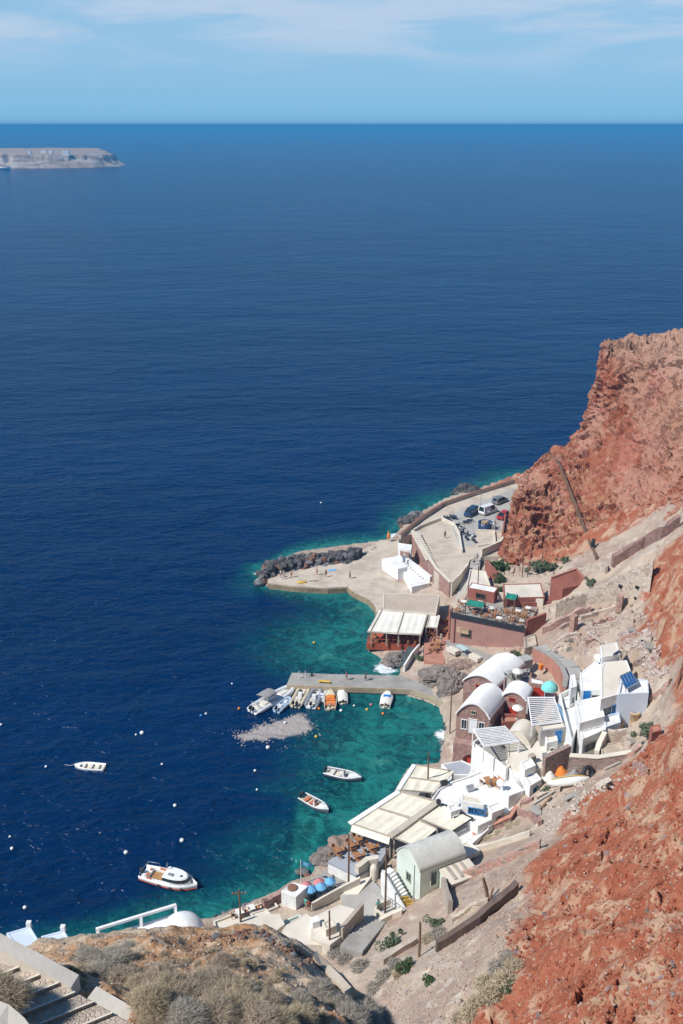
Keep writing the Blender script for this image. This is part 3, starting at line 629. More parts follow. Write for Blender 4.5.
wall('low_wall', 'broad cream wall with flat top below the round blue container', pz([(476, 531.5), (494, 532), (495, 545), (477, 547)], PARK_Z+.02), .5, .4, CREAM, down=.2)
wall('boundary_wall', 'long cream wall running from the ramp up to the foot of the cliff', pz([(481, 556.5), (500, 548), (505, 541)], PARK_Z), 1.7, .5, CREAM, down=1)
wall('boundary_wall', 'dark red wall between the red car and the cliff', pz([(502, 541), (505, 520)], PARK_Z), 1.5, .35, TERRA, down=.4)
r = thing('stair_flight', 'narrow cream stair running down beside the zigzag retaining wall', 'stairs', P(425, 548, PARK_Z))
b = MB(); a0, a1 = P(418, 536.5, PARK_Z+.02), P(433, 559, PARK_Z+.02)
for i in range(13):
    p = a0.lerp(a1, i/12); d = (a1-a0).normalized(); n = Vector((-d.y, d.x, 0))
    b.beam(p+n*.15+Vector((0, 0, 1.05-i*.085)), p-n*1.45+Vector((0, 0, 1.05-i*.085)), .75, .16)
b.build('step', CREAM, r); b = MB(); b.slab([a0-n*.02+Vector((0, 0, 1.0)), a0-n*1.5+Vector((0, 0, 1.0)), a1-n*1.5, a1-n*.02], .3); b.build('base', CREAM, r)
# white stair block on the quay
def zbox(mb, pts, zt, zb): mb.prism([tuple(p.xy) for p in pts], zb, zt)
r = thing('white_stair_house', 'small white block with outside stair on the quay below the rosy wall', 'building', P(400, 575, QUAY_Z))
b = MB(); zbox(b, pz([(382, 559), (401, 555), (407, 567), (398, 569)], 3.9), 3.9, 1.3); b.build('lower_block', WHITE, r)
b = MB(); zbox(b, pz([(398, 544), (412, 546), (411, 552), (398, 550)], 5.0), 5.3, 1.3); b.build('end_wall', WHITE, r)
b = MB(); q = [P(400, 550.5, 5.0), P(409, 552, 5.0)]; b.prism([(q[0].x, q[0].y-.25), (q[1].x, q[1].y-.25), (q[1].x, q[1].y+.2), (q[0].x, q[0].y+.2)], 2.4, 4.9); b.build('stone_panel', STONE_PINK, r)
b = MB(); zbox(b, pz([(400, 566), (408, 564), (430, 583), (412, 587)], 2.9), 2.9, 1.3); b.build('landing', WHITE, r)
b = MB(); pa, pb = P(404, 557, 4.6), P(430, 577, 3.4); b.slab([pa, pb, pb+Vector((.5, .5, 0)), pa+Vector((.5, .5, 0))], 1.9); b.build('stair_parapet', WHITE, r)
b = MB()
for i in range(10):
    p = P(402, 563, 4.0).lerp(P(424, 582, 2.8), i/9); b.box((p.x+.3, p.y, p.z-.6), (1.0, .7, 1.3), -.6)
b.build('stair_flight', WHITE, r)
b = MB(); p = P(404, 562, 4.1); b.box((p.x, p.y-.05, 4.7), (.6, .25, 1.6)); b.build('door', mat('grey_blue_paint', (.25, .30, .38), .6), r)

# ------------------------------------------------------------------ buildings
def openings(r, poly, specs, zb):
    """specs: (edge index, position along it 0..1, sill above zb, width, height, kind, paint)"""
    poly = ccw(poly); n = len(poly)
    for e, s, h0, w, h, kind, pm in specs:
        a, c = Vector((*poly[e][:2], 0)), Vector((*poly[(e+1) % n][:2], 0)); d = (c-a).normalized(); nn = Vector((d.y, -d.x, 0))
        p = a.lerp(c, s)+Vector((0, 0, zb+h0)); ft = .09
        f = MB()
        f.beam(p-d*w/2+nn*.03, p-d*w/2+nn*.03+Vector((0, 0, h)), ft, .1); f.beam(p+d*w/2+nn*.03, p+d*w/2+nn*.03+Vector((0, 0, h)), ft, .1)
        f.beam(p-d*(w/2+ft)+nn*.035+Vector((0, 0, h)), p+d*(w/2+ft)+nn*.035+Vector((0, 0, h)), .12, ft)
        if kind == 'window':
            f.beam(p-d*(w/2+ft)+nn*.045, p+d*(w/2+ft)+nn*.045, .16, ft); f.beam(p+nn*.03, p+nn*.03+Vector((0, 0, h)), .05, .05)
            o = f.build('window', pm, r); g = MB(); g.beam(p+nn*.012+Vector((0, 0, .03)), p+nn*.012+Vector((0, 0, h)), w-.02, .02) if abs(d.x) > .7 else None
            g = MB(); u = Vector((0, 0, 1)); g.add([p-d*w/2+nn*.014, p+d*w/2+nn*.014, p+d*w/2+nn*.014+u*h, p-d*w/2+nn*.014+u*h], [(0, 1, 2, 3)]); g.build('pane', GLASS, o)
        else:
            o = f.build('door', pm, r); g = MB(); u = Vector((0, 0, 1)); v = [p-d*w/2+nn*.01, p+d*w/2+nn*.01, p+d*w/2+nn*.01+u*h, p-d*w/2+nn*.01+u*h]
            g.add(v+[q+nn*.03 for q in v], [(0, 1, 2, 3), (4, 5, 6, 7), (0, 1, 5, 4), (1, 2, 6, 5), (2, 3, 7, 6), (3, 0, 4, 7)]); g.build('door_leaf', GLASS if kind == 'opening' else pm, o)
            if kind == 'door': k = MB(); k.ball(p+d*w*.38+nn*.07+u*h*.48, .05, 6); k.build('handle', STEEL, o)
def house(name, label, pxs, zt, zb, wm, rm, par=.3, ops=(), cat='building', world=None, pt=.22, ramp=0):
    """flat roofed block: walls rising to a parapet, roof sunk behind it"""
    poly = world or [tuple(P(x, y, zt).xy) for x, y in pxs]; poly = ccw(poly)
    cxy = Vector((sum(p[0] for p in poly)/len(poly), sum(p[1] for p in poly)/len(poly), zb))
    r = thing(name, label, cat, cxy); n = len(poly); inn = inset(poly, pt); mb = MB()
    vs = [(*p[:2], zb) for p in poly]+[(*p[:2], zt) for p in poly]+[(*p[:2], zt) for p in inn]+[(*p[:2], zt-par-.05) for p in inn]
    fs = []
    for i in range(n):
        j = (i+1) % n
        for k in range(3): fs.append((k*n+i, k*n+j, (k+1)*n+j, (k+1)*n+i))
    mb.add(vs, fs); mb.build('wall', wm, r, .04)
    rb = MB(); rb.prism(inset(poly, pt-.02) if pt > .1 else inn, zt-par-.25, zt-par); rb.build('roof', rm, r)
    openings(r, poly, ops, zb); return r
def vault(name, label, fl, fr, depth, ze, rise, zb, wm, rm, seg=14, over=.25, ops=(), cat='house', lip=.22):
    """barrel vaulted house: front wall from fl to fr, running back along depth"""
    fl, fr, dp = Vector((*fl[:2], 0)), Vector((*fr[:2], 0)), Vector((*depth[:2], 0)); u = fr-fl
    r = thing(name, label, cat, (fl+fr)/2+dp/2+Vector((0, 0, zb))); mb = MB()
    arc = [(k/seg, math.sin(PI*k/seg)**.8*rise) for k in range(seg+1)]
    front = [fl+u*s+Vector((0, 0, ze+h)) for s, h in arc]; back = [p+dp for p in front]
    f = [fl+Vector((0, 0, zb)), fr+Vector((0, 0, zb))]+front[::-1]; k = len(f)
    mb.add(f+[p+dp for p in f], [tuple(range(k)), tuple(range(k, 2*k))[::-1]]+[(i, (i+1) % k, k+(i+1) % k, k+i) for i in range(k) if not 1 < i < k-1])
    mb.build('wall', wm, r)
    d = dp.normalized()*over; rb = MB(); rings = []
    for off in (-d, dp+d):
        ring = []
        for s, h in arc:
            e = (s-.5)*2; ring.append(fl+u*(.5+e*.5*(1+.14/u.length*2))+off+Vector((0, 0, ze+h+lip)))
        for s, h in arc[::-1]: ring.append(fl+u*s+off+Vector((0, 0, ze+h+.004)))
        rings.append(ring)
    rb.loft(rings, True, True, True); n0 = len(arc)
    rb.build('roof', rm, r); openings(r, [fl.xy[:], fr.xy[:], (fr+dp).xy[:], (fl+dp).xy[:]], ops, zb); return r

# --- restaurant by the water: beige flat roofed hall and white awnings on a red deck
house('restaurant_hall', 'flat beige roofed restaurant hall behind the white awnings by the water', [(383.5, 593), (440, 594.5), (436, 614), (383.5, 609.5)], 5.6, .8, CREAM, mat('beige_roof', (.50, .41, .33), .92, (.44, .36, .28), .3, .3, 4), .12, [(0, .3, .8, 2.6, 1.6, 'window', WOOD), (0, .7, .8, 2.6, 1.6, 'window', WOOD)])
DK = 1.9; r = thing('restaurant_deck', 'red painted dining deck jutting over the water below the white awnings', 'deck', P(395, 640, DK))
deck = px2([(367, 643.5), (419, 645), (432, 618), (383, 612)], DK); b = MB(); b.prism(deck, .9, DK); b.build('floor', REDTILE, r)
b = MB(); e0, e1 = P(367, 643.5, DK), P(419, 645, DK); b.beam(e0+Vector((0, -.06, -.55)), e1+Vector((0, -.06, -.55)), .14, 1.25); e2 = P(383, 612, DK); b.beam(e0+Vector((-.06, 0, -.55)), e2+Vector((-.06, 0, -.55)), .14, 1.25); b.build('skirt', REDTILE, r)
b = MB(); b.beam(e0+Vector((0, 0, .95)), e1+Vector((0, 0, .95)), .07, .09)
for i in range(15): p = e0.lerp(e1, i/14); b.beam(p, p+Vector((0, 0, .95)), .05, .05)
b.beam(e0+Vector((0, 0, .95)), e2+Vector((0, 0, .95)), .07, .09); b.build('railing', REDTILE, r)
for i in range(4): p = e0.lerp(e1, .05+i*.3); pb = MB(); pb.beam((p.x, p.y+.4, -1), (p.x, p.y+.4, .9), .3, .3); pb.build('pile', GREYCON, r)
def canopy(name, label, quads, beams, posts, m, beam_m, ridges=7, cat='awning', sag=.17, t=.05, extra=()):
    """quads: four 3-D corners each (one fabric panel); ripples between the bars"""
    c = sum((Vector(p) for q_ in quads for p in q_), Vector())/(4*len(quads)); r = thing(name, label, cat, (c.x, c.y, c.z))
    for q_ in quads:
        a, b_, c_, d_ = (Vector(p) for p in q_); nu, nv = 36, 10; vs = []
        for k in range(2):
            for i in range(nu+1):
                for j in range(nv+1):
                    p = a.lerp(b_, i/nu).lerp(d_.lerp(c_, i/nu), j/nv); w = abs(math.sin(PI*i/nu*ridges/2*2/2)); z = -sag*w*(.35+.65*math.sin(PI*j/nv))-k*t+.025*mnoise.noise(p*.8)
                    vs.append((p.x, p.y, p.z+z))
        o = (nu+1)*(nv+1); fs = []
        for i in range(nu):
            for j in range(nv):
                k = i*(nv+1)+j; fs += [(k, k+nv+1, k+nv+2, k+1), (o+k, o+k+1, o+k+nv+2, o+k+nv+1)]
        mb = MB(); mb.add(vs, fs, True); mb.build('fabric_panel', m, r)
    for x in beams: mb = MB(); mb.beam(x[0], x[1], x[2] if len(x) > 2 else .14, x[3] if len(x) > 3 else .16); mb.build('beam', x[4] if len(x) > 4 else beam_m, r)
    for p, h in posts: mb = MB(); mb.beam((p[0], p[1], p[2]-h), (p[0], p[1], p[2]), .2, .2); mb.build('post', beam_m, r)
    return r
aw = [P(379.5, 609.5, 5.3), P(404, 611.5, 5.35), P(428, 613, 5.35), P(421.5, 634.5, 4.5), P(397, 634, 4.5), P(367, 631.5, 4.5)]
up = Vector((0, 0, .06)); inn_ = lambda p, q_, f: p.lerp(q_, f)
canopy('awning', 'twin cream awning panels over the red dining deck by the water', [(inn_(aw[0], aw[1], .12), aw[1], aw[4], inn_(aw[5], aw[4], .12)), (aw[1], inn_(aw[2], aw[1], .04), inn_(aw[3], aw[4], .04), aw[4]), (aw[0], inn_(aw[0], aw[1], .1), inn_(aw[5], aw[4], .1), aw[5])],
       [(aw[0]+up, aw[2]+up), (aw[1]+up, aw[4]+up), (aw[5]-up, aw[3]-up, .2, .25), (aw[2]+up, aw[3]+up), (inn_(aw[0], aw[1], .11)+up, inn_(aw[5], aw[4], .11)+up)], [(inn_(aw[5], aw[3], f)-up, 2.7) for f in (.08, .36, .58, .97)], AWNW, TAUPE, sag=.08)
sm = [P(430, 614, 5.2), P(440, 615, 5.2), P(437, 628, 4.7), P(426, 627, 4.7)]
canopy('awning', 'narrow white awning between the twin panels and the rose dining terrace', [sm], [(sm[0], sm[3]), (sm[2], sm[3])], [(sm[2], 2.8), (sm[3], 2.8)], AWNW, TAUPE, 3)
b = MB(); b.prism(px2([(424, 640), (431, 622), (449, 618), (450, 640), (444, 664), (424, 660)], 2.5), .4, 2.5); structure(b.build('dining_terrace', PINKFLOOR))
wall('low_wall', 'red plastered wall edging the rose dining terrace beside the long building', pz([(449.5, 612), (448.5, 640)], 2.5), 1.4, .3, TERRA, down=.5)
wall('quay_ramp_edge', 'white edged sloping wall beside the dark slipway at the red deck', [P(404, 668, 1.5), P(412, 655, 2.0), P(419, 647, 2.3)], .55, .3, WHITE, down=1.5)
b = MB(); b.slab([P(398, 664, .6), P(406, 666, 1.2), P(418, 648, 2.3), P(408, 646, 1.9)], .7); structure(b.build('slipway', mat('wet_dark_concrete', (.07, .085, .09), .5, (.05, .06, .065), .7, .3, 5)))
# --- long rose building with roof terrace
lb = [P(449.7, 643, 3.2), P(523, 654.5, 4.0)]; zt_l = zat(lb[0], 615)
dirn = (lb[1]-lb[0]); dirn.z = 0; dirn.normalize(); L2 = (Vector(lb[1].xy)-Vector(lb[0].xy)).length; back = Vector((-dirn.y, dirn.x, 0))*9.5
foot = [lb[0].xy[:], lb[1].xy[:], (lb[1]+back).xy[:], (lb[0]+back).xy[:]]
ROOFT = zt_l
r = house('long_building', 'long faded rose building with restaurant terrace on its roof', None, ROOFT, 2.2, MAUVE, GREYCON, .05, [(0, .22, 2.9, 1.9, 1.5, 'window', WOOD)], world=foot, pt=.12)
b = MB(); f0 = Vector((*foot[0], ROOFT)); f1 = Vector((*foot[1], ROOFT)); nrm = Vector((dirn.y, -dirn.x, 0))
b.beam(f0+nrm*.12+Vector((0, 0, .12)), f1+nrm*.12+Vector((0, 0, .12)), .2, .95); b.build('dark_band', mat('charcoal_cladding', (.03, .034, .04), .7), r)
b = MB(); b.beam(f0+nrm*.1+Vector((0, 0, .95)), f1+nrm*.1+Vector((0, 0, .95)), .06, .06)
for i in range(20): p = f0.lerp(f1, i/19)+nrm*.1; b.beam(p+Vector((0, 0, .5)), p+Vector((0, 0, .95)), .05, .05)
b.build('railing', STEEL, r); b = MB(); p = f0.lerp(f1, .055)+nrm*.03; b.beam((p.x, p.y, 2.5), (p.x, p.y, ROOFT-.4), .35, .12); b.build('drainpipe', TERRA, r)
b = MB(); p = f0.lerp(f1, .17)+nrm*.02; b.beam(p-dirn*1.1+Vector((0, 0, -2.6)), p+dirn*1.1+Vector((0, 0, -2.6)), .06, 1.1); b.build('pale_panel', CARD, r)
TR = lambda u, v, z=0: f0+(f1-f0)*u+back*v+Vector((0, 0, z))
house('bar_hut', 'low white roofed bar with orange counter at the back of the roof terrace', None, ROOFT+2.2, ROOFT-.1, TERRA, WHITE, .1, [(0, .5, .6, 1.8, 1.0, 'window', WOOD)], world=[TR(.04, .80).xy[:], TR(.42, .80).xy[:], TR(.42, 1.06).xy[:], TR(.04, 1.06).xy[:]], pt=.15, cat='kiosk')
cn = [TR(.16, .16, 1.7), TR(.38, .16, 1.7), TR(.38, .36, 2.0), TR(.16, .36, 2.0)]
canopy('awning', 'flat green awning near the railing of the roof terrace', [cn], [(cn[0], cn[1], .08, .1), (cn[2], cn[3], .08, .1)], [(cn[i], 1.8) for i in range(4)], mat('green_canvas', (.02, .22, .17), .8), WOOD, 3)
cn = [TR(.58, .70, 1.9), TR(.72, .70, 1.9), TR(.72, .9, 2.2), TR(.58, .9, 2.2)]
canopy('awning', 'small green awning at the back of the roof terrace', [cn], [(cn[0], cn[1], .08, .1)], [(cn[i], 1.9) for i in range(4)], MAT['green_canvas'], WOOD, 3)
cn = [TR(.74, .12, 1.5), TR(.97, .12, 1.5), TR(.97, .34, 1.5), TR(.74, .34, 1.5)]
r = thing('pergola', 'orange wooden slatted pergola at the corner of the roof terrace', 'pergola', TR(.85, .2))
b = MB()
for i in range(9): a = cn[0].lerp(cn[1], i/8); c = cn[3].lerp(cn[2], i/8); b.beam(a, c, .12, .08)
b.build('slat', TABLEWOOD, r)
for p in cn: b = MB(); b.beam(p-Vector((0, 0, 1.6)), p, .1, .1); b.build('post', TABLEWOOD, r)
# --- houses behind the long building
house('white_house', 'cream house with dark doorway at the foot of the ramp', [(470, 569), (486, 571), (492, 590), (466, 588)], 6.9, 3, CREAM, CREAM_ROOF, .25, [(1, .45, .8, 1.0, 2.0, 'opening', WOOD)])
house('flat_roof_house', 'small red walled house with pale flat roof below the green vines', [(503, 584), (541, 583), (545, 597), (504, 598)], 10.6, 6.5, TERRA, CREAM_ROOF, .12, [(3, .3, 1.5, .7, .9, 'window', WOOD)])
house('red_block', 'low dark red plastered block in front of the pale flat roof', [(520, 599), (549, 597), (551, 602), (521, 603)], 9.6, 5, TERRA, TERRA, .05)
wall('boundary_wall', 'dark red wall beside the green vines above the roof terrace', pz([(486, 567), (497, 580)], 6.0), 1.6, .5, TERRA, down=2)
wall('boundary_wall', 'cream wall across the back of the roof terrace', [TR(.44, 1.0, 0), TR(1.05, 1.05, 0)], 1.5, .35, CREAM, down=3)
r = thing('red_gable_house', 'dark red plastered house with sloping gable beside the crenellated beige wall', 'house', P(565, 600, 9))
gb = [P(549, 602, 9.2), P(583, 594, 11.5)]; rd = [P(550, 578, 13.2), P(576, 569, 14.8)]
b = MB(); g0, g1 = P(549, 602, 9), P(574, 594, 9.5); h0, h1 = zat(g0, 578), zat(g1, 569)
far = P(587, 590, 11); vs = [g0, g1, far, Vector((far.x-(g1.x-g0.x), far.y-(g1.y-g0.y), far.z))]
b.add([(g0.x, g0.y, 7), (g1.x, g1.y, 7), (far.x, far.y, 7), (vs[3].x, vs[3].y, 7), (g0.x, g0.y, h0), (g1.x, g1.y, h1), (far.x, far.y, h1-2.2), (vs[3].x, vs[3].y, h0-1.5)], [(0, 1, 5, 4), (1, 2, 6, 5), (2, 3, 7, 6), (3, 0, 4, 7), (4, 5, 6, 7), (3, 2, 1, 0)]); b.build('wall', TERRA, r)
b = MB(); b.beam((g1.x, g1.y, h1+.08), (far.x, far.y, h1-2.1), .35, .2); b.beam((g0.x, g0.y, h0+.08), (g1.x, g1.y, h1+.08), .3, .18); b.build('coping', PINKFLOOR, r)
# beige retaining wall, stepped
r = thing('stepped_wall', 'tall beige retaining wall with stepped top rising to the red slope', 'wall', P(600, 600, 12))
b = MB(); pl = [(555, 624, 8.4), (585, 616, 10.0), (618, 612, 12.2), (648, 608, 15.2)]; tp = [601, 590, 574, 559]
base = [P(*p) for p in pl]; tops = [zat(base[i], tp[i]) for i in range(4)]; rings = []
for s in range(31):
    u = s/30*3; i = min(int(u), 2); f = u-i; p = base[i].lerp(base[i+1], f); z = tops[i]+(tops[i+1]-tops[i])*f
    nn_ = Vector((.45, .89, 0))*.5; zz = math.floor(z/.45)*.45
    for k in (0, .97) if s < 30 else (0,):
        pk = p.lerp(base[i].lerp(base[i+1], min(f+.1, 1)), k); rings.append([pk-nn_+Vector((0, 0, -3)), pk+nn_+Vector((0, 0, -3)), Vector((pk.x+nn_.x, pk.y+nn_.y, zz)), Vector((pk.x-nn_.x*.6, pk.y-nn_.y*.6, zz))])
b.loft(rings); b.build('masonry', STONE_BEIGE, r)
b = MB()
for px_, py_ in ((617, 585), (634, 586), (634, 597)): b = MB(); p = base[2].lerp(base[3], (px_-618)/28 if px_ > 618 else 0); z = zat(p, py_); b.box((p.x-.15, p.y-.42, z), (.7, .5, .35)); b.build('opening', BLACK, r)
wall('ruined_wall', 'broken rosy stone wall running below the stepped beige wall', [R(542, 634), R(556, 627), R(575, 618), R(590, 612)], 1.6, .7, STONE_RED, jag=.35, down=2)
wall('ruined_wall', 'tall red masonry stump standing on the rubble slope', [R(571, 632), R(575, 628)], 3.0, 1.0, STONE_RED, jag=.2, down=1)
wall('ruined_wall', 'red masonry pier casting a black shadow below the stepped wall', [R(618, 613), R(620, 608)], 3.2, 1.0, STONE_RED, jag=.2, down=1)
wall('ruined_wall', 'pale coping wall between the two red masonry stumps', [R(580, 620), R(598, 615), R(615, 610)], .9, .6, STONE_BEIGE, jag=.2, down=1)
wall('boundary_wall', 'dark red plastered wall right of the roof terrace', [P(526, 631, 8), P(545, 624, 8.6)], 2.2, .5, TERRA, down=4)
house('stone_block', 'rough beige stone block at the end of the long rose building', [(524, 637), (535, 633), (537, 645), (525, 648)], 7.8, 3, STONE_BEIGE, STONE_BEIGE, .2)
# path with curved wall
pth = [(536, 647, 7.5), (546, 652, 7.8), (556, 658, 8.5), (564, 667, 9.2), (568, 678, 9.6), (566, 687, 9.8)]
pth = [(x, y, z+1.3) for x, y, z in pth]
wall('curved_wall', 'curved grey topped retaining wall above the red garage door', [P(x-2, y+3, z) for x, y, z in pth], .5, .6, PINKFLOOR, GREYCON, down=5.5, capt=.15)
b = MB()
for i in range(len(pth)-1):
    a, c = P(*pth[i]), P(*pth[i+1]); d = (c-a).normalized(); n = Vector((d.y, -d.x, 0)); b.slab([a-n*.2, c-n*.2, c+n*-2.4, a+n*-2.4], .5)
structure(b.build('footpath', ROADCON))
# --- arched rosy houses
ZE = 9.3
fl, fr = P(456.5, 714, ZE), P(490, 719.5, ZE); bl = P(472, 696, ZE)
vault('arched_house', 'rosy stone house with white barrel roof and white doors, nearest the shore', fl, fr, (bl-fl)*1.05, ZE, 2.2, 1.0, STONE_PINK, BRIGHT,
      ops=[(0, .24, 6.0, .8, 1.6, 'window', WHITE_SMOOTH), (0, .5, 5.5, 1.2, 2.4, 'door', WHITE_SMOOTH), (0, .76, 6.0, .8, 1.6, 'window', WHITE_SMOOTH), (0, .5, 8.7, .7, .6, 'window', STONE_BEIGE)])
b = MB(); d = (fr-fl).normalized(); nb = Vector((d.y, -d.x, 0)); b.slab([fl+nb*.1+Vector((0, 0, -3.9)), fr+nb*.1+Vector((0, 0, -3.9)), fr+nb*1.6+Vector((0, 0, -3.9)), fl+nb*1.6+Vector((0, 0, -3.9))], 4.4)

r = thing('house_terrace', 'rosy stone terrace block with red arched opening under the nearest arched house', 'terrace', fl+nb*.9+Vector((0, 0, -8.3))); b.build('masonry', STONE_PINK, r)
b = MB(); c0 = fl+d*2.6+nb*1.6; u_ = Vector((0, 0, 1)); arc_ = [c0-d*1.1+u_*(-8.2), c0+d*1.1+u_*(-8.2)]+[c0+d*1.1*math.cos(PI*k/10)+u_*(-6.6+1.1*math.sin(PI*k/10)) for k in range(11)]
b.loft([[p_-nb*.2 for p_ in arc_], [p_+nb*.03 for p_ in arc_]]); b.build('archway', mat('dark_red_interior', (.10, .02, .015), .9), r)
b = MB(); b.loft([[p_-nb*.2+d*.7 for p_ in (arc_[0], arc_[0]+d*.55, arc_[0]+d*.55+u_*2.1, arc_[0]+u_*2.1)], [p_+nb*.06+d*.7 for p_ in (arc_[0], arc_[0]+d*.55, arc_[0]+d*.55+u_*2.1, arc_[0]+u_*2.1)]]); b.build('door', REDPAINT, r)
ZE1 = 8.9; fl, fr = P(463.7, 680.5, ZE1), P(498, 688, ZE1); bl = P(491, 659.5, ZE1)
vault('arched_house', 'larger rosy stone house with long white barrel roof and red shutters', fl, fr, bl-fl, ZE1, 1.5, 2.5, STONE_PINK, BRIGHT, ops=[(0, .45, 2.9, .8, 1.3, 'window', REDPAINT), (0, .62, 2.9, .8, 1.3, 'window', REDPAINT), (0, .45, 5.6, .9, .6, 'window', REDPAINT)])
ZE2 = 10.2; fl, fr = P(503, 695.5, ZE2), P(526.5, 701, ZE2); bl = P(509, 686, ZE2)
vault('arched_house', 'small rosy stone house with white lip roof and red door', fl, fr, bl-fl, ZE2, 1.0, 5, STONE_PINK, BRIGHT, ops=[(0, .45, 1.2, 1.1, 2.2, 'door', REDPAINT), (0, .4, 4.6, .8, .5, 'window', REDPAINT), (0, .1, 1.5, .6, 1.2, 'window', REDPAINT)])
house('terrace_block', 'grey floored roof terrace between the big arched house and the curved wall', [(505, 668), (532, 672), (529, 694), (503, 688)], 9.6, 4, STONE_PINK, GREYCON, .35, cat='terrace')
house('patio', 'small white rimmed patio with red floor behind the big barrel roof', [(500, 653), (514, 654), (510, 662), (498, 660)], 7.4, 4, WHITE, REDTILE, .5, cat='terrace')
house('garage', 'white topped garage with bright red door under the curved wall', [(529, 677), (544, 680), (545, 685), (530, 683)], 10.6, 7, STONE_PINK, WHITE, .1, [(0, .5, .3, 2.0, 2.6, 'door', REDPAINT)])
house('red_kerb_terrace', 'small terrace with red wall in front of the little red door', [(500, 713), (517, 714), (520, 721), (502, 722)], 8.3, 4, TERRA, PINKFLOOR, .5, cat='terrace')
cn = [P(541, 689, 10.6), P(558, 692, 10.6), P(553, 683, 11.4), P(545, 682, 11.4)]
r = thing('tent_canopy', 'turquoise domed canopy beside the red garage door', 'canopy', (P(549, 690, 9)))
b = MB(); c0 = P(549.5, 689, 10.2); rings = [[(c0.x+math.cos(a)*1.3*k, c0.y+math.sin(a)*1.1*k, c0.z+h*.8) for a in [2*PI*i/16 for i in range(16)]] for k, h in ((1.0, 0), (.98, .35), (.8, .95), (.45, 1.45), (.06, 1.65))]; b.loft(rings, True, True, True); b.build('fabric', TURQ, r)
for a in (.6, 2.2, 3.9, 5.4): b = MB(); x, y = c0.x+math.cos(a)*1.15, c0.y+math.sin(a)*.95; b.beam((x, y, c0.z-2.3), (x, y, c0.z+.1), .08, .08); b.build('post', WHITE_SMOOTH, r)
# --- cream vault and flat roof, pergolas
house('courtyard_house', 'big cream flat roofed house between the two white pergolas', [(507, 741), (541, 736), (566, 728), (577, 752), (548, 768), (522, 768), (508, 757)], 9.9, 5, CREAM, CREAM_ROOF, .15, cat='house')
fl, fr = P(506, 737, 9.9), P(530, 747, 9.9); bl = P(513, 727, 9.9)
vault('vaulted_cistern', 'low cream barrel vault beside the white slatted pergola', fl, fr, (bl-fl)*1.15, 9.9, 1.7, 6, CREAM, CREAM_ROOF, cat='building', lip=.08, over=.05)
def pergola(label, c, n, slat_m, h, post_m=WHITE_SMOOTH, w=.16):
    r = thing('pergola', label, 'pergola', sum((Vector(p) for p in c), Vector())/4)
    for i in range(n): b = MB(); b.beam(c[0].lerp(c[3], (i+.5)/n), c[1].lerp(c[2], (i+.5)/n), w, .09); b.build('slat', slat_m, r)
    for a, e in ((0, 3), (1, 2), (0, 1), (3, 2)): b = MB(); b.beam(c[a]-Vector((0, 0, .1)), c[e]-Vector((0, 0, .1)), .14, .16); b.build('beam', post_m, r)
    for p in c: b = MB(); b.beam(p-Vector((0, 0, h)), p, .16, .16); b.build('post', post_m, r)
    return r
pergola('white slatted pergola above the grey wall with the blue door', pz([(528, 697), (554, 697), (562, 721), (532, 725)], 12.6), 14, WHITE_SMOOTH, 2.8)
pergola('white slatted pergola over the tables on the white terrace by the shore', pz([(473, 729), (505, 726), (519, 741), (484, 746)], 11.6), 11, WHITE_SMOOTH, 2.6)
house('blue_door_house', 'low grey house with bright blue door under the slatted pergola', [(540, 725), (563, 721), (566, 727), (541, 731)], 12.3, 8, mat('grey_plaster', (.42, .40, .38), .9), CREAM_ROOF, .12, [(0, .72, 1.95, .9, 1.9, 'door', BLUEPAINT)], cat='house')
house('pergola_terrace', 'white walled terrace house carrying the shoreside pergola and its tables', [(472, 742), (485, 733), (514, 736), (528, 752), (506, 768), (499, 762)], 9.0, 3, WHITE, GREYCON, .7, [(0, .5, 1.6, 1.3, 2.3, 'door', mat('salmon_paint', (.62, .34, .24), .6))], cat='house')
r = thing('sign_board', 'square red sign with white mark on the white terrace wall', 'sign', P(494, 772, 6))
p0, p1 = P(491, 770, 6.3), P(497, 772, 6.3); d = (p1-p0).normalized(); n_ = Vector((d.y, -d.x, 0)); r.location = p0-Vector((0, 0, .5))
b = MB(); b.beam(p0+n_*.12, p1+n_*.12, .06, 1.0); b.build('board', REDPAINT, r)
b = MB(); m_ = (p0+p1)/2+n_*.17; b.beam(m_-d*.22+Vector((0, 0, .12)), m_+d*.22+Vector((0, 0, .12)), .03, .14); b.beam(m_-d*.1+Vector((0, 0, -.15)), m_+d*.2+Vector((0, 0, -.15)), .03, .12); b.build('mark', WHITE_SMOOTH, r)
# --- white complex up the slope
house('white_house', 'small cream roofed white house highest on the slope, blue panel beside it', [(600, 645.5), (617, 642), (620, 654), (602, 657)], 18.0, 14, WHITE, CREAM_ROOF, .1, cat='house')
house('white_house', 'white house with wide sloping white roof at the left of the white cluster', [(580, 673), (600, 657), (608, 668), (602, 690), (581, 690)], 16.2, 9, WHITE, WHITE, .08, [(0, .3, 5, .9, 2, 'door', BLUEPAINT), (0, .7, 5.2, .8, 1.2, 'window', STEEL)], cat='house')
house('white_house', 'tall white house with large cream flat roof in the middle of the cluster', [(601, 668), (604, 662), (627, 660), (631, 671), (619, 694), (601, 699)], 17.2, 9, WHITE, CREAM_ROOF, .1, [(0, .4, 5.2, 1.6, 1.4, 'window', STEEL), (0, .75, 5.4, .7, 1.2, 'window', BLUEPAINT), (4, .5, 5, .8, 1.2, 'window', STEEL)], cat='house')
house('white_house', 'white house with square white roof at the front of the cluster', [(575, 701), (600, 696), (605, 716), (580, 723)], 15.3, 9, WHITE, WHITE, .1, [(0, .3, 3.2, 1.2, 1.7, 'opening', WHITE_SMOOTH), (0, .72, 3.2, 1.2, 1.7, 'opening', WHITE_SMOOTH)], cat='house')
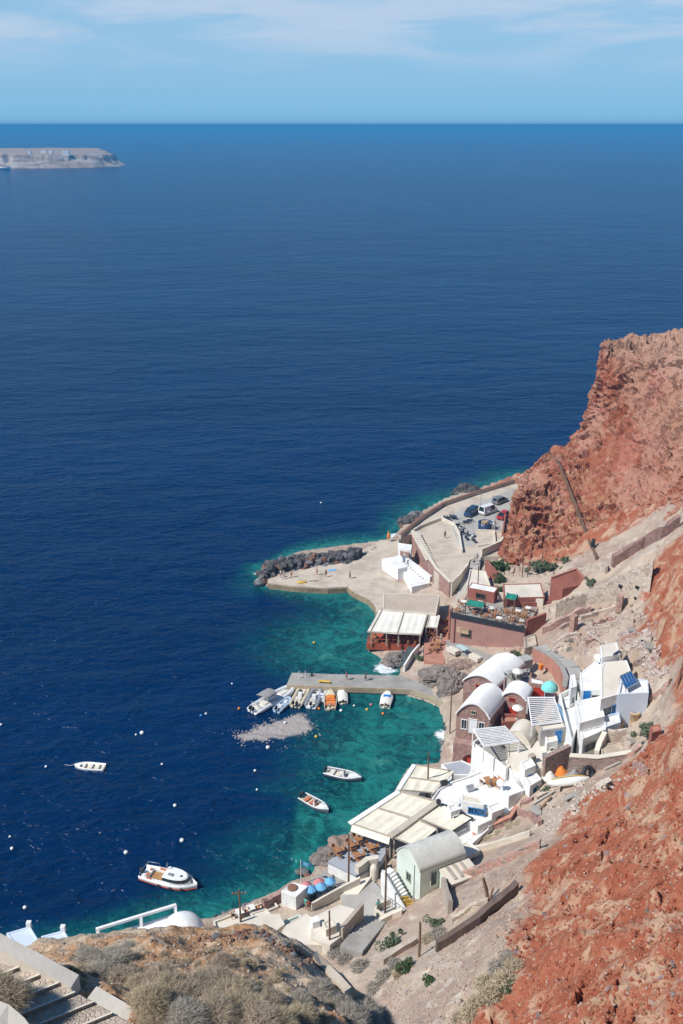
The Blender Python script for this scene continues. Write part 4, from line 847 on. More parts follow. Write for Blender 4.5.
WB = mat('pale_blue_white', (.58, .65, .76), .85, (.53, .60, .71), .4, .25, 5, streak=.1, fine=.03)  # whitewash tone shifted evenly towards pale blue
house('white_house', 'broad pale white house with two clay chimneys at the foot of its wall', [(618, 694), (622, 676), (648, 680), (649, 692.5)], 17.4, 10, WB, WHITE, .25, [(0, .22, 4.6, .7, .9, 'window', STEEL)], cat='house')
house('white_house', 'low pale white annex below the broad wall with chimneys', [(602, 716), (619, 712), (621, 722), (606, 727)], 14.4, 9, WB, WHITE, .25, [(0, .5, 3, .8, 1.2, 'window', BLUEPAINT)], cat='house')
house('courtyard', 'grey paved courtyard with black railing inside the white cluster', [(577, 688), (592, 683), (594, 696), (579, 699)], 14.6, 9, WHITE, GREYCON, .6, cat='terrace')
house('white_stair_tower', 'narrow white tower at the left edge of the white cluster', [(570, 675), (575, 674), (577, 686), (571, 688)], 15.6, 9, WHITE, WHITE, .1, [(0, .5, 4, .5, .9, 'window', STEEL)])
house('white_terrace', 'white walled lower terrace at the left foot of the white cluster', [(559, 694), (574, 686), (580, 721), (572, 740)], 13.2, 8, WHITE, WHITE, .8, cat='terrace')
house('white_house', 'low flat white house with dark windows under the square white roof', [(578, 726), (604, 718), (606, 729), (583, 739)], 13.9, 9, WHITE, WHITE, .12, [(0, .35, 2.6, 2.0, 1.2, 'window', STEEL)], cat='house')
r = thing('stair_flight', 'grey stair passage between the cream roof and the white cluster', 'stairs', P(572, 730, 11)); b = MB()
for i in range(14): a = P(561, 708, 12.4).lerp(P(577, 748, 10.2), i/13); b.box((a.x, a.y, a.z-.5), (1.5, .75, 1.2), .3)
b.build('step', ROADCON, r); b = MB(); a, c = P(558, 706, 12.6), P(573, 748, 10.6); b.beam(a, c, .25, .9); b.build('side_wall', mat('blue_grey_paint', (.16, .27, .38), .7), r)
def solar(label, c, n, legs=True):
    r = thing('solar_panel', label, 'solar panel', sum(c, Vector())/4-Vector((0, 0, .6)))
    for i in range(n):
        a, e, f, g = c[0].lerp(c[1], (i+.07)/n), c[0].lerp(c[1], (i+.93)/n), c[3].lerp(c[2], (i+.93)/n), c[3].lerp(c[2], (i+.07)/n)
        b = MB(); b.slab([a, e, f, g], .08); b.build('panel', SOLAR, r)
    b = MB(); b.beam(c[0], c[1], .1, .1); b.beam(c[3], c[2], .1, .1); b.beam(c[0]-Vector((0, 0, .05)), c[3]-Vector((0, 0, .05)), .08, .1); b.beam(c[1]-Vector((0, 0, .05)), c[2]-Vector((0, 0, .05)), .08, .1); b.build('frame', STEEL, r)
    for p in c: b = MB(); b.beam(p-Vector((0, 0, 1.3)), p, .07, .07); b.build('leg', STEEL, r)
solar('rack of four tilted blue solar panels on the pale white roof', [P(620, 676, 18.7), P(631, 671, 18.7), P(638, 682.5, 17.9), P(626, 689, 17.9)], 4)
solar('single blue solar panel beside the highest white house', [P(613, 654, 18.4), P(619, 650, 18.4), P(622, 652, 17.5), P(615, 657, 17.5)], 1)
for lab, q_ in (('round clay chimney pot at the foot of the broad pale wall, the right one', (634, 711, 14.2)), ('round clay chimney pot at the foot of the broad pale wall, the left one', (618, 721, 13.2))):
    b = MB(); p = P(*q_); b.lathe((p.x, p.y-.3, p.z-2), [(.7, 0), (.7, 1.9), (.78, 1.95), (.78, 2.1), (.5, 2.12), (.5, 1.7)], 16); single('chimney_pot', b, CARD, lab, 'chimney', 'clay chimney pots')
wall('low_wall', 'beige stone wall below the low flat white house', [R(575, 744), R(590, 738), R(606, 734)], 1.3, .6, WHITE, down=2)
wall('ruined_wall', 'long beige ruined wall right of the stairs, above the dark retaining wall', [P(607, 737, 13.4), P(625, 736, 14), P(640, 738, 14.5)], 1.2, .6, STONE_BEIGE, jag=.25, down=3)
wall('ruined_wall', 'beige wall running down from the long ruined wall to the dark retaining wall', [P(604, 738, 13.4), P(599, 748, 12.7), P(596, 757, 12)], 1.0, .7, CREAM, down=3)
wall('retaining_wall', 'dark lava stone retaining wall above the rubble with the white tarpaulin', [P(543, 772, 9.3), P(568, 760, 10)], 2.4, .7, STONE_DARK, down=3)
wall('retaining_wall', 'long dark lava stone wall below the ruined beige plot', [P(568, 772, 9.6), P(596, 774, 10.2), P(629, 769, 12)], 2.6, .7, STONE_DARK, CREAM, down=3)
wall('ruined_wall', 'collapsed red block wall by the edge of the red slope', [R(634, 768), R(645, 775)], 1.2, .5, STONE_RED, jag=.5, down=1)
house('red_shed', 'tiny red walled shed on the edge of the red slope', [(650, 726), (660, 724), (662, 730), (652, 733)], 20.5, 16, TERRA, PINKFLOOR, .05, cat='shed')
# rubbish by the dark wall
r = thing('upturned_boat', 'white upturned boat hull lying on the rubble below the dark wall', 'boat', P(568, 783, 10)); b = MB(); a, c = P(547, 784, 10.0), P(589, 779, 10.4); d = c-a; n_ = Vector((-d.y, d.x, 0)).normalized(); rings = []
for i in range(13):
    t = i/12; w = .7*(1-abs(2*t-1)**2.6)+.06; p = a.lerp(c, t); rings.append([p+n_*w*math.cos(q_)+Vector((0, 0, max(0, math.sin(q_))*.8*(.4+.6*w))) for q_ in [PI*k/8 for k in range(9)]]+[p-n_*w*.9-Vector((0, 0, .2)), p+n_*w*.9-Vector((0, 0, .2))])
b.loft(rings, True, True, True); b.build('hull', GEL, r); b = MB(); b.tube([a.lerp(c, t)+Vector((0, 0, .8*(.4+.6*(1-abs(2*t-1)**2.6))+.03)) for t in (.1, .3, .5, .7, .9)], .06, 6); b.build('keel', YELLOW, r)
for i, (x, y, rad, lab) in enumerate(((588, 777, .95, 'large black tyre leaning on the dark lava wall'), (553, 771, .55, 'black round tub at the left end of the dark lava wall'), (610, 789, .5, 'black tyre lying alone on the rubble slope'))):
    q_ = R(x, y); b = MB(); ax = Vector((.3, -.8, .5)).normalized(); s1 = ax.cross(Vector((1, 0, 0))).normalized(); s2 = ax.cross(s1); b.tube([q_+Vector((0, 0, rad*.7))+(s1*math.cos(t)+s2*math.sin(t))*rad*.72 for t in [2*PI*k/18 for k in range(19)]], rad*.3, 8, False); single('tyre', b, BLACK, lab, 'tyre')
for x, y, m_, lab in ((561, 774, ORANGE, 'orange tarpaulin heap beside the black round tub'), (574, 777, GREYCLOTH, 'dark grey tarpaulin heap under the lava wall'), (550, 779, AWNW, 'white sheet heaped over things below the lava wall'), (505, 787, GREYCLOTH, 'grey covered heap on the white terrace corner')):
    q_ = R(x, y); b = MB(); rings = []
    for i in range(7):
        t = i/6; rings.append([(q_.x+math.cos(a)*1.1*(1-t*.85)*(1+.25*math.sin(3*a+i)), q_.y+math.sin(a)*.9*(1-t*.85)*(1+.2*math.cos(2*a+i)), q_.z-.2+1.4*t**.8) for a in [2*PI*k/12 for k in range(12)]])
    b.loft(rings, True, True, True); single('tarpaulin', b, m_, lab, 'tarpaulin')
# --- big awnings by the shore
zA = 5.2; ca = [P(416, 765, 5.4), P(453, 771.5, 5.4), P(432, 793, zA), P(400, 790, zA)]
canopy('awning', 'cream awning nearest the arched houses, two bays beside the tall pole', [(ca[0], ca[0].lerp(ca[1], .96), ca[3].lerp(ca[2], .96).lerp(ca[0].lerp(ca[1], .96), .5), ca[3].lerp(ca[0], .5)), (ca[3].lerp(ca[0], .48), ca[3].lerp(ca[2], .96).lerp(ca[0].lerp(ca[1], .96), .48), ca[2], ca[3])],
       [(ca[0]+up, ca[1]+up), (ca[3]+up, ca[2]+up), (ca[3].lerp(ca[0], .49)+up, ca[2].lerp(ca[1], .49)+up, .2, .12, TAUPE), (ca[1]+up, ca[2]+up, .5, .15, CREAM), (ca[0]+up+Vector((-.25, 0, 0)), ca[3]+up+Vector((-.25, 0, 0)), .6, .12, WHITE_SMOOTH)], [(p-up, 3.5) for p in ca], AWN, TAUPE, 6)
zB = 5.4; cb = [P(401, 792, zB+.6), P(438, 802, zB+.6), P(390, 837, zB), P(352, 824, zB)]
def quad_in(c, u0, u1, v0, v1):
    f = lambda u, v: c[0].lerp(c[1], u).lerp(c[3].lerp(c[2], u), v); return (f(u0, v0), f(u1, v0), f(u1, v1), f(u0, v1))
ra_ = canopy('awning', 'largest cream awning over the shore, in four panels with a white outer rail', [quad_in(cb, .02, .98, .01, .48), quad_in(cb, .02, .98, .52, .99)],
       [(cb[0]+up, cb[1]+up), (cb[3]+up, cb[2]+up), quad_in(cb, 0, 1, .5, .5)[:2]+(.3, .12, TAUPE), (cb[0]+Vector((-.3, 0, .06)), cb[3]+Vector((-.3, 0, .06)), .7, .14, WHITE_SMOOTH), (cb[1]+up, cb[2]+up, .9, .3, mat('beige_beam', (.50, .45, .37), .8))], [(p-up, 4.2) for p in cb]+[(cb[0].lerp(cb[3], .5)-up, 4)], AWN, TAUPE, 8)
b = MB(); v0, v1 = cb[3]+Vector((0, -.1, 0)), cb[2]+Vector((0, -.1, 0)); b.slab([v0, v1, v1+Vector((-.2, -.75, -.45)), v0+Vector((-.2, -.75, -.45))], .05); b.build('valance', AWN, ra_)
cc = [P(442, 804, 6.0), P(473, 818.5, 6.0), P(452, 832, 5.6), P(420, 819, 5.6)]
canopy('awning', 'cream awning right of the beige beam, dark gap behind it', [quad_in(cc, .02, .98, .01, .99)], [(cc[0]+up, cc[1]+up, .14, .14, DARKMETAL), (cc[1]+up, cc[2]+up, .14, .14, DARKMETAL), (cc[3]+up, cc[2]+up)], [(p-up, 3) for p in cc], AWN, TAUPE, 7)
cd = [P(418, 820, 5.6), P(437, 829, 5.6), P(414, 846, 5.3), P(394, 838, 5.3)]
canopy('awning', 'small cream awning between the beige beam and the mint vault', [quad_in(cd, .02, .98, .01, .99)], [(cd[0]+up, cd[1]+up), (cd[3]+up, cd[2]+up)], [(p-up, 3) for p in cd], AWN, TAUPE, 5)
b = MB(); b.prism(px2([(352, 838), (372, 822), (403, 796), (416, 775), (452, 775), (440, 800), (452, 836), (418, 850), (396, 850), (385, 858)], 2.1), .2, 2.1); structure(b.build('restaurant_floor', GREYCON))
house('white_terrace_house', 'large white flat roofed building between the awnings and the rubble', [(430, 801), (438, 789), (452, 781), (468, 776), (482, 770), (505, 788), (523, 800), (508, 812), (478, 826), (452, 812)], 5.9, 1.5, WHITE, WHITE, .25, cat='building')
house('white_roof_block', 'low white block with blue windows on the white flat roof', [(461, 793), (480, 797), (484, 805), (462, 801)], 7.6, 5, WHITE, CREAM, .08, [(0, .45, .95, .8, .9, 'window', BLUEPAINT), (0, .7, .95, .8, .9, 'window', BLUEPAINT), (0, .9, .95, .8, .9, 'window', BLUEPAINT)])
house('white_roof_block', 'white stepped block under the sign, right of the white flat roof', [(500, 783), (513, 779), (524, 790), (509, 796)], 7.8, 5, WHITE, WHITE, .12)
house('white_terrace', 'white floored terrace at the landward end of the white flat roof', [(484, 812), (512, 800), (520, 808), (488, 827)], 5.2, 2, WHITE, WHITE, .5, cat='terrace')
house('white_yard', 'narrow white yard between the awning and the dry garden', [(452, 834), (474, 822), (490, 828), (474, 842), (468, 848)], 4.9, 2, WHITE, WHITE, .4, cat='terrace')
house('white_annex', 'white annex with curved wall between pergola terrace and cream roof', [(506, 760), (522, 752), (536, 764), (528, 778), (512, 776)], 8.6, 5, WHITE, WHITE, .15)
0 and wall('low_wall', 'curved white wall with pale blue top edge on the white flat roof', [P(431, 800, 5.75), P(440, 790, 5.8), P(452, 783, 5.85), P(466, 779, 5.9)], .55, .25, mat('pale_blue_edge', (.45, .55, .68), .8), down=1)
wall('garden_wall', 'low rosy wall edging the dry garden behind the awnings', [R(470, 842), R(492, 830), R(510, 822), R(516, 812)], .9, .4, STONE_PINK, PINKFLOOR, down=1.5)
# --- mint vault
ZM = 8.2; fl = P(397, 852, ZM); fr = P(420.5, 873, ZM); bl = P(441, 836, ZM)
MD = bl-fl
rm_ = vault('mint_vault_house', 'pale mint green barrel vaulted building with grey roof and shuttered window', fl, fr, MD, ZM, 1.9, 2.2, MINT, MINTROOF, lip=.1, over=.12, ops=[(0, .52, 3.3, .8, 1.3, 'window', mat('grey_green_shutter', (.38, .42, .36), .7)), (1, .3, 3.5, .9, 2.0, 'opening', MINT)])
q0 = fr+Vector((.1, 0, 0)); n_ = Vector((MD.y, -MD.x, 0)).normalized()
r = thing('mint_annex', 'low mint annex with sloping roof at the back of the mint vault', 'building', fr+MD*.7)
b = MB(); b.prism([tuple((fr+MD*.42+n_*.02).xy), tuple((fr+MD*.42+n_*2.6).xy), tuple((fr+MD*1.05+n_*2.6).xy), tuple((fr+MD*1.05+n_*.02).xy)], 4, 7.5); b.build('wall', mat('pale_mint_plaster', (.62, .70, .60), .85), r)
b = MB(); b.slab([fr+MD*.40+n_*.02+Vector((0, 0, -.35)), fr+MD*.40+n_*2.75+Vector((0, 0, -.65)), fr+MD*1.07+n_*2.75+Vector((0, 0, -.65)), fr+MD*1.07+n_*.02+Vector((0, 0, -.35))], .25); b.build('roof', CREAM, r)
b = MB()
for i in range(3): a = fr+MD*(.55+i*.15)+n_*.3+Vector((0, 0, -.25)); b.beam(a, a+n_*2.0+Vector((0, 0, -.25)), .35, .12)
b.build('roof_plank', mat('grey_planks', (.42, .37, .31), .9), r)
b = MB(); 
for i in range(7): a = fr+MD*(.05+i*.065)+n_*.12; b.box((a.x, a.y, ZM+.1), (.42, .3, .3), .4)
0
r = thing('stair_flight', 'white outside stair climbing below the mint gable end', 'stairs', P(405, 895, 4)); b = MB(); a, c = P(392, 868, 6.2), P(417, 910, 3.4); n2 = Vector((-.6, -.55, 0))
for i in range(14): p = a.lerp(c, i/13); b.box((p.x-.55, p.y-.5, p.z-1.2), (1.5, .8, 2.2), .75)
b.build('step', WHITE, r); b = MB(); b.slab([a+n2*1.9+Vector((0, 0, .7)), c+n2*1.9+Vector((0, 0, .7)), c+n2*2.2+Vector((0, 0, .7)), a+n2*2.2+Vector((0, 0, .7))], 3.5); b.build('parapet', WHITE, r)
r = thing('yellow_barrier', 'yellow orange barrier panels on the path below the mint building', 'barrier', P(409, 905, 3.6))
for i in range(4): b = MB(); p = P(404, 898, 4.6).lerp(P(414, 908, 4.2), i/3); b.beam(p-Vector((.5, .1, 0)), p+Vector((.6, .2, -.1)), .06, .45); b.build('panel', YELLOW, r)
for x in (403, 414): b = MB(); p = P(x, 907, 3.6); b.beam(p, p+Vector((0, 0, 1.3)), .08, .08); b.build('post', DARKMETAL, r)
# --- blue grey dining terrace over rocks
r = thing('sea_terrace', 'blue grey floored dining terrace with white front wall above the rocks', 'terrace', P(355, 860, 2.6)); tz = 3.0
tp = px2([(327.5, 862), (352, 841), (372, 836), (390, 846), (378, 866), (357, 876)], tz); b = MB(); b.prism(tp, tz-.25, tz); b.build('floor', mat('blue_grey_floor', (.36, .375, .41), .85, (.30, .31, .35), .4, .2, 4, fine=.06), r)
b = MB(); b.prism(inset(tp, .05), .4, tz-.24); b.build('wall', WHITE, r)
wall('shore_wall', 'thick beige wall with two rounded piers beside the blue grey terrace', [P(357, 876, 2.6), P(367, 868, 2.8), P(378, 866, 3)], 1.5, .8, CREAM, down=2.5)
for x, y, lab in ((364, 872, 'rounded cream pier at the top of the ramp to the terrace, seaward one'), (374, 876, 'rounded cream pier at the top of the ramp to the terrace, landward one')):
    b = MB(); p = P(x, y, 2.4); b.lathe((p.x, p.y, .5), [(.55, 0), (.52, 3), (.46, 3.4), (.24, 3.65), (0.02, 3.7)], 12); single('pier_post', b, CREAM, lab, 'pier')
b = MB(); b.slab([P(357, 880, 3.0), P(372, 876, 3.2), P(352, 902, 2.2), P(340, 896, 2.1)], 1.6); structure(b.build('ramp', CREAM))
b = MB(); b.slab([P(340, 895, 2.15), P(372, 880, 2.6), P(394, 900, 3.2), P(398, 916, 3.3), P(376, 920, 2.9), P(345, 912, 2.3)], 1.8); structure(b.build('village_road', ROADCON))
wall('low_wall', 'long white wall curving down from the terrace ramp to the blue parasols', [P(360, 883, 2.9), P(340, 893, 2.2), P(322, 903, 2.0), P(312, 909, 1.9)], .9, .3, CREAM, down=1.5)
wall('low_wall', 'curved white wall of the round platform under the tall pole', [P(396, 902, 3.2), P(379, 908, 3.0), P(375, 914, 2.9), P(384, 920, 3.0), P(396, 919, 3.3)], .8, .3, CREAM, down=1)
r = thing('stair_railing', 'grey railing along the path below the white stair', 'railing', P(398, 900, 3.3)); b = MB(); a, c = P(385, 898, 4.0), P(404, 912, 4.4)
for k in (0, .5): b.tube([a+Vector((0, 0, k)), c+Vector((0, 0, k))], .04, 6)
b.build('rail', STEEL, r); b = MB()
for i in range(6): p = a.lerp(c, i/5); b.beam(p-Vector((0, 0, .8)), p+Vector((0, 0, .5)), .05, .05)
b.build('baluster', STEEL, r)
# --- bottom of the village
house('white_block', 'white cube building with round brown hatch on its roof, beside the parasols', [(281, 891), (293, 882), (308, 886), (296, 897)], 3.7, .6, WHITE, WHITE, .06, [(1, .5, .9, 1.6, 1.6, 'window', BLUEPAINT)])
b = MB(); p = P(292.5, 888, 3.66); b.lathe((p.x, p.y, p.z), [(.62, 0), (.62, .12), (.55, .14), (.02, .15)], 20); single('roof_hatch', b, mat('rusty_lid', (.24, .12, .08), .9), 'round rusty hatch on the roof of the white cube building', 'hatch')
b = MB(); b.prism(px2([(300, 897), (309, 881), (338, 862), (352, 878), (340, 896), (310, 910)], 1.3), .2, 1.3); structure(b.build('shore_yard', GREYCON))
house('cream_house', 'cream house with rounded roof corner in the middle of the lower village', [(312, 917), (340, 904), (362, 911), (350, 930), (330, 945), (310, 938)], 4.6, 1, CREAM, CREAM_ROOF, .02, cat='house')
house('cream_house', 'low cream house with square chimney beside the cream rounded roof', [(286, 925), (306, 913), (316, 920), (322, 945), (296, 944), (278, 936)], 4.2, 1, CREAM, CREAM_ROOF, .02, cat='house')
b = MB(); p = P(315, 928, 4.2); b.box((p.x, p.y, 4.8), (.9, .9, 1.4), .4); single('chimney_block', b, WHITE, 'square white chimney block on the low cream house', 'chimney')
house('cream_house', 'long cream house with rounded roof nearest the sea at the bottom of the village', [(226, 936), (243, 918), (280, 913), (285, 924), (262, 942), (232, 946)], 4.3, .6, CREAM, CREAM_ROOF, .02, cat='house')
house('green_court', 'small pale green courtyard between two cream houses', [(284, 920), (299, 914), (305, 918), (288, 930)], 3.4, .8, MINT, mat('pale_green_floor', (.42, .52, .42), .9), .3, cat='terrace')
fl, fr = P(232, 934, 3.3), P(240, 944, 3.3)
house('shore_terrace', 'long cream quay terrace with red chairs below the long cream house', [(213, 921), (272, 898), (279, 906), (240, 922), (216, 931)], 1.7, -.5, CREAM, CREAM, .3, cat='terrace')
wall('ruined_wall', 'ruined rosy stone wall by the water left of the white cube', [P(263, 909, 1.4), P(274, 902, 1.4), P(284, 899, 1.4), P(288, 906, 1.5)], 1.5, .6, STONE_PINK, jag=.4, down=1)
wall('boundary_wall', 'tall taupe wall with angled top beside the dark stairway', [P(341, 947, 3), P(352, 934, 3), P(362, 922, 3)], 2.8, .5, TAUPE, down=2)
r = thing('stair_flight', 'dark stone stairway in shadow beside the tall taupe wall', 'stairs', P(362, 935, 3.5)); b = MB()
for i in range(12): p = P(376, 921, 2.9).lerp(P(352, 950, 5.0), i/11); b.box((p.x, p.y, p.z-.3), (2.6, .7, 1.3), -.35)
b.build('step', GREYCON, r)
wall('retaining_wall', 'pale stone wall holding the bank right of the dark stairway', [R(380, 924), R(392, 918), R(402, 914)], .8, .5, CREAM, down=1)
# left bottom roofs
TLZ = 5.0
house('sea_house', 'long white seaside building with a pipe rail along its roof edge', [(70, 947), (98, 937), (172, 914), (178, 924), (165, 940), (110, 955)], TLZ, 0, WHITE, WHITE, .12, cat='building')
r = thing('pipe_rail', 'thick white pipe rail along the long white seaside roof', 'railing', P(130, 925, TLZ)); b = MB(); a, c = P(96, 929.5, TLZ+1.3), P(176, 905, TLZ+1.3); b.beam(a, c, .3, .3); b.build('rail', WHITE_SMOOTH, r)
for t in (.02, .55, .99): b = MB(); p = a.lerp(c, t); b.beam(p-Vector((0, 0, 2.0)), p, .35, .35); b.build('post', WHITE_SMOOTH, r)
fl, fr = P(166, 934, 4.2), P(190, 938, 4.2)
r = thing('vault_roof_house', 'small white domed vault at the end of the long seaside building', 'house', P(183, 928, 2)); b = MB(); c0 = P(183, 931, 4.2)
b.lathe((c0.x, c0.y, .5), [(2.5, 0), (2.5, 3.3), (2.4, 4.0), (2.0, 4.8), (1.2, 5.4), (.3, 5.6), (.02, 5.62)], 24); b.build('dome', WHITE, r)
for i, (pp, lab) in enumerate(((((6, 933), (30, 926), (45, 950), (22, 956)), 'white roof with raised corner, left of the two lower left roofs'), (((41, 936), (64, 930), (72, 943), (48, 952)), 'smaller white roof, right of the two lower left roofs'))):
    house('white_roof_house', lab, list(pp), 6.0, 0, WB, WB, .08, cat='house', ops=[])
    b = MB(); p = P(*( (29, 925) if i == 0 else (63, 929)), 6.2); b.box((p.x, p.y, 6.2), (.5, .5, .9)); single('chimney_block', b, WHITE, 'small white chimney on the '+('left' if i == 0 else 'right')+' lower left roof', 'chimney')
# ------------------------------------------------------------------ foreground stairway
SZ = lambda px, py: R(px, py, 'F')
dn = Vector((0, 0, .7)); wl = [P(-14, 934, 67.3)-dn, P(0, 941, 67.1)-dn, P(40, 962, 66.6)-dn, P(75, 981, 66.15)-dn]
wall('stair_wall', 'thick pale plastered stair wall in the left foreground, upper piece', wl, .7, .52, PALE, down=1.5)
wall('stair_wall', 'thick pale plastered stair wall in the foreground, lower piece beside dry soil', [P(92, 992, 66.0)-dn*.8, P(125, 1011, 65.7)-dn*.8, P(165, 1036, 65.3)-dn*.8], .56, .5, PALE, down=1.5)
wall('stair_wall', 'rounded pale wall in the bottom left corner nearest the viewer', [P(-20, 1003, 68.5)-dn*1.6, P(3, 1012, 68.3)-dn*1.6, P(16, 1024, 68.1)-dn*1.6, P(34, 1048, 67.8)-dn*1.6], 1.12, .55, PALE, down=2)
r = thing('stone_stairway', 'wide stone stairway with white painted edges in the left foreground', 'stairs', P(60, 1000, 66)); 
COB = stone('worn_cobbles', (.44, .35, .28), (.50, .41, .33), (.37, .30, .25), (.50, .43, .36), 6)
eg = [(-17, 949), (0, 958), (17.6, 967), (35, 976), (53, 984.5), (69, 994), (87, 1004), (106, 1015), (126, 1027), (147, 1040)]
for i in range(len(eg)-1):
    z0, z1 = 66.62-.125*i, 66.62-.125*(i+1); f = lambda q, z, dx, dy: P(q[0]+dx, q[1]+dy, z)
    q_ = [f(eg[i], z0, 6, -2), f(eg[i+1], z0, 6, -2), f(eg[i+1], z0, -92, 38), f(eg[i], z0, -92, 38)]
    b = MB(); b.slab(q_, 1.0); b.build('step', COB, r)
    b = MB(); b.beam(q_[1]+Vector((0, 0, .012)), q_[2]+Vector((0, 0, .012)), .06, .02); b.build('painted_edge', PALE, r)
# ------------------------------------------------------------------ poles
def pole(label, base, top_px, r0=.13, m=POLEWOOD, arms=0, name='utility_pole', cat='pole', rad1=.09, lamp=False):
    h = zat(base, top_px[1])-base.z; off = (top_px[0]-top_px[2])/FPX*base.length if len(top_px) > 2 else 0
    r = thing(name, label, cat, base); b = MB(); top = base+Vector((off, 0, h)); b.tube([base-Vector((0, 0, .8)), base.lerp(top, .5)+Vector((.03, 0, 0)), top], [r0, (r0+rad1)/2, rad1], 8); b.build('shaft', m, r)
    for k in range(arms): b = MB(); p = top-Vector((0, 0, .5+.7*k)); b.beam(p-Vector((.85, .1, 0)), p+Vector((.85, .1, 0)), .1, .12); b.build('crossarm', m, r)
    if arms:
        for s in (-.75, -.35, .35, .75): b = MB(); b.lathe((top.x+s, top.y, top.z-.46), [(.04, 0), (.07, .08), (.05, .2), (.02, .24)], 8); b.build('insulator', GREYCON, r)
    if lamp: b = MB(); b.beam(top, top+Vector((-.7, -.2, .05)), .06, .06); b.box((top.x-.75, top.y-.2, top.z), (.5, .25, .12)); b.build('lamp_head', STEEL, r)
    return r
pole('tall brown wooden pole rising between the cream awnings', P(427, 797, 2.2), (427.5, 752))
pole('wooden pole at the seaward foot of the dining terrace ramp', P(348.5, 885, 2.0), (348, 834))
pole('dark wooden pole standing in the round white platform', P(385, 913, 3.0), (385, 846))
pole('short dark pole in front of the cream rounded roof', P(329.5, 947, 3.5), (329, 911))
pole('wooden pole with crossarm behind the foreground slope', P(241, 934, 2.5), (239.5, 890), arms=1)
pole('lone wooden pole at the edge of the red slope on the right', R(677, 688), (681, 650, 677))
pole('rusty pole in front of the cream house below the vines', P(477, 598, 6.3), (477, 566), .1, mat('rust', (.30, .14, .08), .8))
pole('taller of two thin poles at the foot of the red headland', R(522, 577), (521.5, 539), .09)
pole('shorter leaning pole at the foot of the red headland', R(527, 577), (530, 546, 527), .09)
pole('thin brown pole on the shore before the nearest arched house', P(449.5, 737, 1.3), (449.5, 688), .1)
pole('grey lamp post between the blue and the white vehicle', P(480.2, 510, PARK_Z), (480, 493), .06, STEEL, name='lamp_post', lamp=True, rad1=.05)
pole('grey lamp post beside the red car', P(494.8, 531, PARK_Z), (494.6, 496), .06, STEEL, name='lamp_post', lamp=True, rad1=.05)
r = pole('white flagpole with small flag beside the white cube building', P(301, 884, 1.3), (301, 860), .06, WHITE_SMOOTH, name='flagpole', cat='flagpole', rad1=.04)
t_ = zat(P(301, 884, 1.3), 861); p = P(301, 884, 1.3); b = MB(); vs = []
for i in range(7):
    for k in (0, 1): vs.append((p.x+.08+i*.22, p.y+.1*math.sin(i*1.3), t_-.1-k*.55-i*.05))
b.add(vs, [(2*i, 2*i+1, 2*i+3, 2*i+2) for i in range(6)], True); b.add([(v[0], v[1]+.015, v[2]) for v in vs], [(2*i, 2*i+2, 2*i+3, 2*i+1) for i in range(6)], True); b.build('flag', BLUECLOTH, r)
pole('leaning brown post on the gravel slope above the dark wall', R(489, 900), (480, 878, 489), .2, WOOD, name='wooden_post', cat='post', rad1=.16)
pole('short broken post beside the leaning brown post', R(489, 901), (493, 888, 489), .12, WOOD, name='wooden_post', cat='post', rad1=.1)
pole('short brown post at the end of the low wall on the gravel slope', R(419, 957), (419, 922), .14, WOOD, name='wooden_post', cat='post', rad1=.12)
# gravel slope walls
wall('slope_wall', 'long dark faced stone wall slanting across the gravel slope', [R(436, 952), R(455, 941), R(478, 925), R(497, 909), R(516, 893)], 1.5, .7, mat('dusty_stone', (.15, .105, .085), .95, (.10, .07, .06), .5, .8, 4, fine=.25), jag=.12, down=1.6)
wall('slope_wall', 'pinkish stone wall running uphill right of the mint annex', [R(444, 890), R(462, 880), R(482, 872), R(503, 864), R(540, 848)], 1.3, .6, STONE_RED, jag=.15, down=1.6)
wall('slope_wall', 'short tall beige wall dropping towards the viewer below the mint annex', [R(443, 890), R(446, 902), R(450, 914)], 1.9, .55, TAUPE, jag=.1, down=2)
wall('slope_wall', 'low curving beige wall on the bank left of the brown post', [R(382, 965), R(396, 955), R(410, 947), R(416, 943)], 1.0, .6, TAUPE, jag=.2, down=1.5)
wall('slope_wall', 'low pale wall along the edge of the foreground slope down to the gully', [R(315, 960, 'F'), R(326, 972, 'F'), R(338, 984, 'F'), R(348, 996, 'F')], .35, .35, CONCRETE, jag=.2, down=1)
wall('slope_wall', 'pink stone wall climbing beside the pale path under the headland', [R(612, 567), R(628, 557), R(645, 547), R(662, 538), R(678, 527)], 2.3, 1.2, stone('dark_red_rubble', (.24, .12, .10), (.32, .19, .16), (.16, .12, .11), (.28, .18, .15), 2.2), jag=.1, down=2)
wall('cliff_path_wall', 'low stone wall of the stair path climbing diagonally over the headland', [R(597, 560), R(590, 545), R(583, 527), R(575, 505), R(567, 485), R(560, 468), R(556, 461)], .7, .35, mat('ochre_stone', (.19, .115, .075), .95, (.13, .075, .05), .5, .6, 4, fine=.2), jag=.1, down=1.5)
wall('low_wall', 'pale block wall at the foot of the headland stair path', [R(584, 571), R(603, 569), R(606, 574)], 1.5, .5, STONE_BEIGE, down=2)
r = thing('wooden_fence', 'small rickety wooden fence on the shoulder of the headland', 'fence', R(546, 462))
fpts = [R(539, 466), R(542, 464), R(546, 462), R(550, 461), R(554, 460)]
for p in fpts: b = MB(); b.beam(p-Vector((0, 0, .3)), p+Vector((.1, 0, 2.2)), .14, .14); b.build('post', WOOD, r)
for k in (1.0, 1.9): b = MB(); b.tube([p+Vector((0, 0, k)) for p in fpts], .06, 5); b.build('rail', WOOD, r)
r = thing('wooden_fence', 'tiny wooden gate frame at the foot of the tall headland face', 'fence', R(574, 444))
for x in (570, 577): b = MB(); p = R(x, 446 if x == 570 else 442); b.beam(p-Vector((0, 0, .3)), p+Vector((0, 0, 1.6)), .12, .12); b.build('post', WOOD, r)
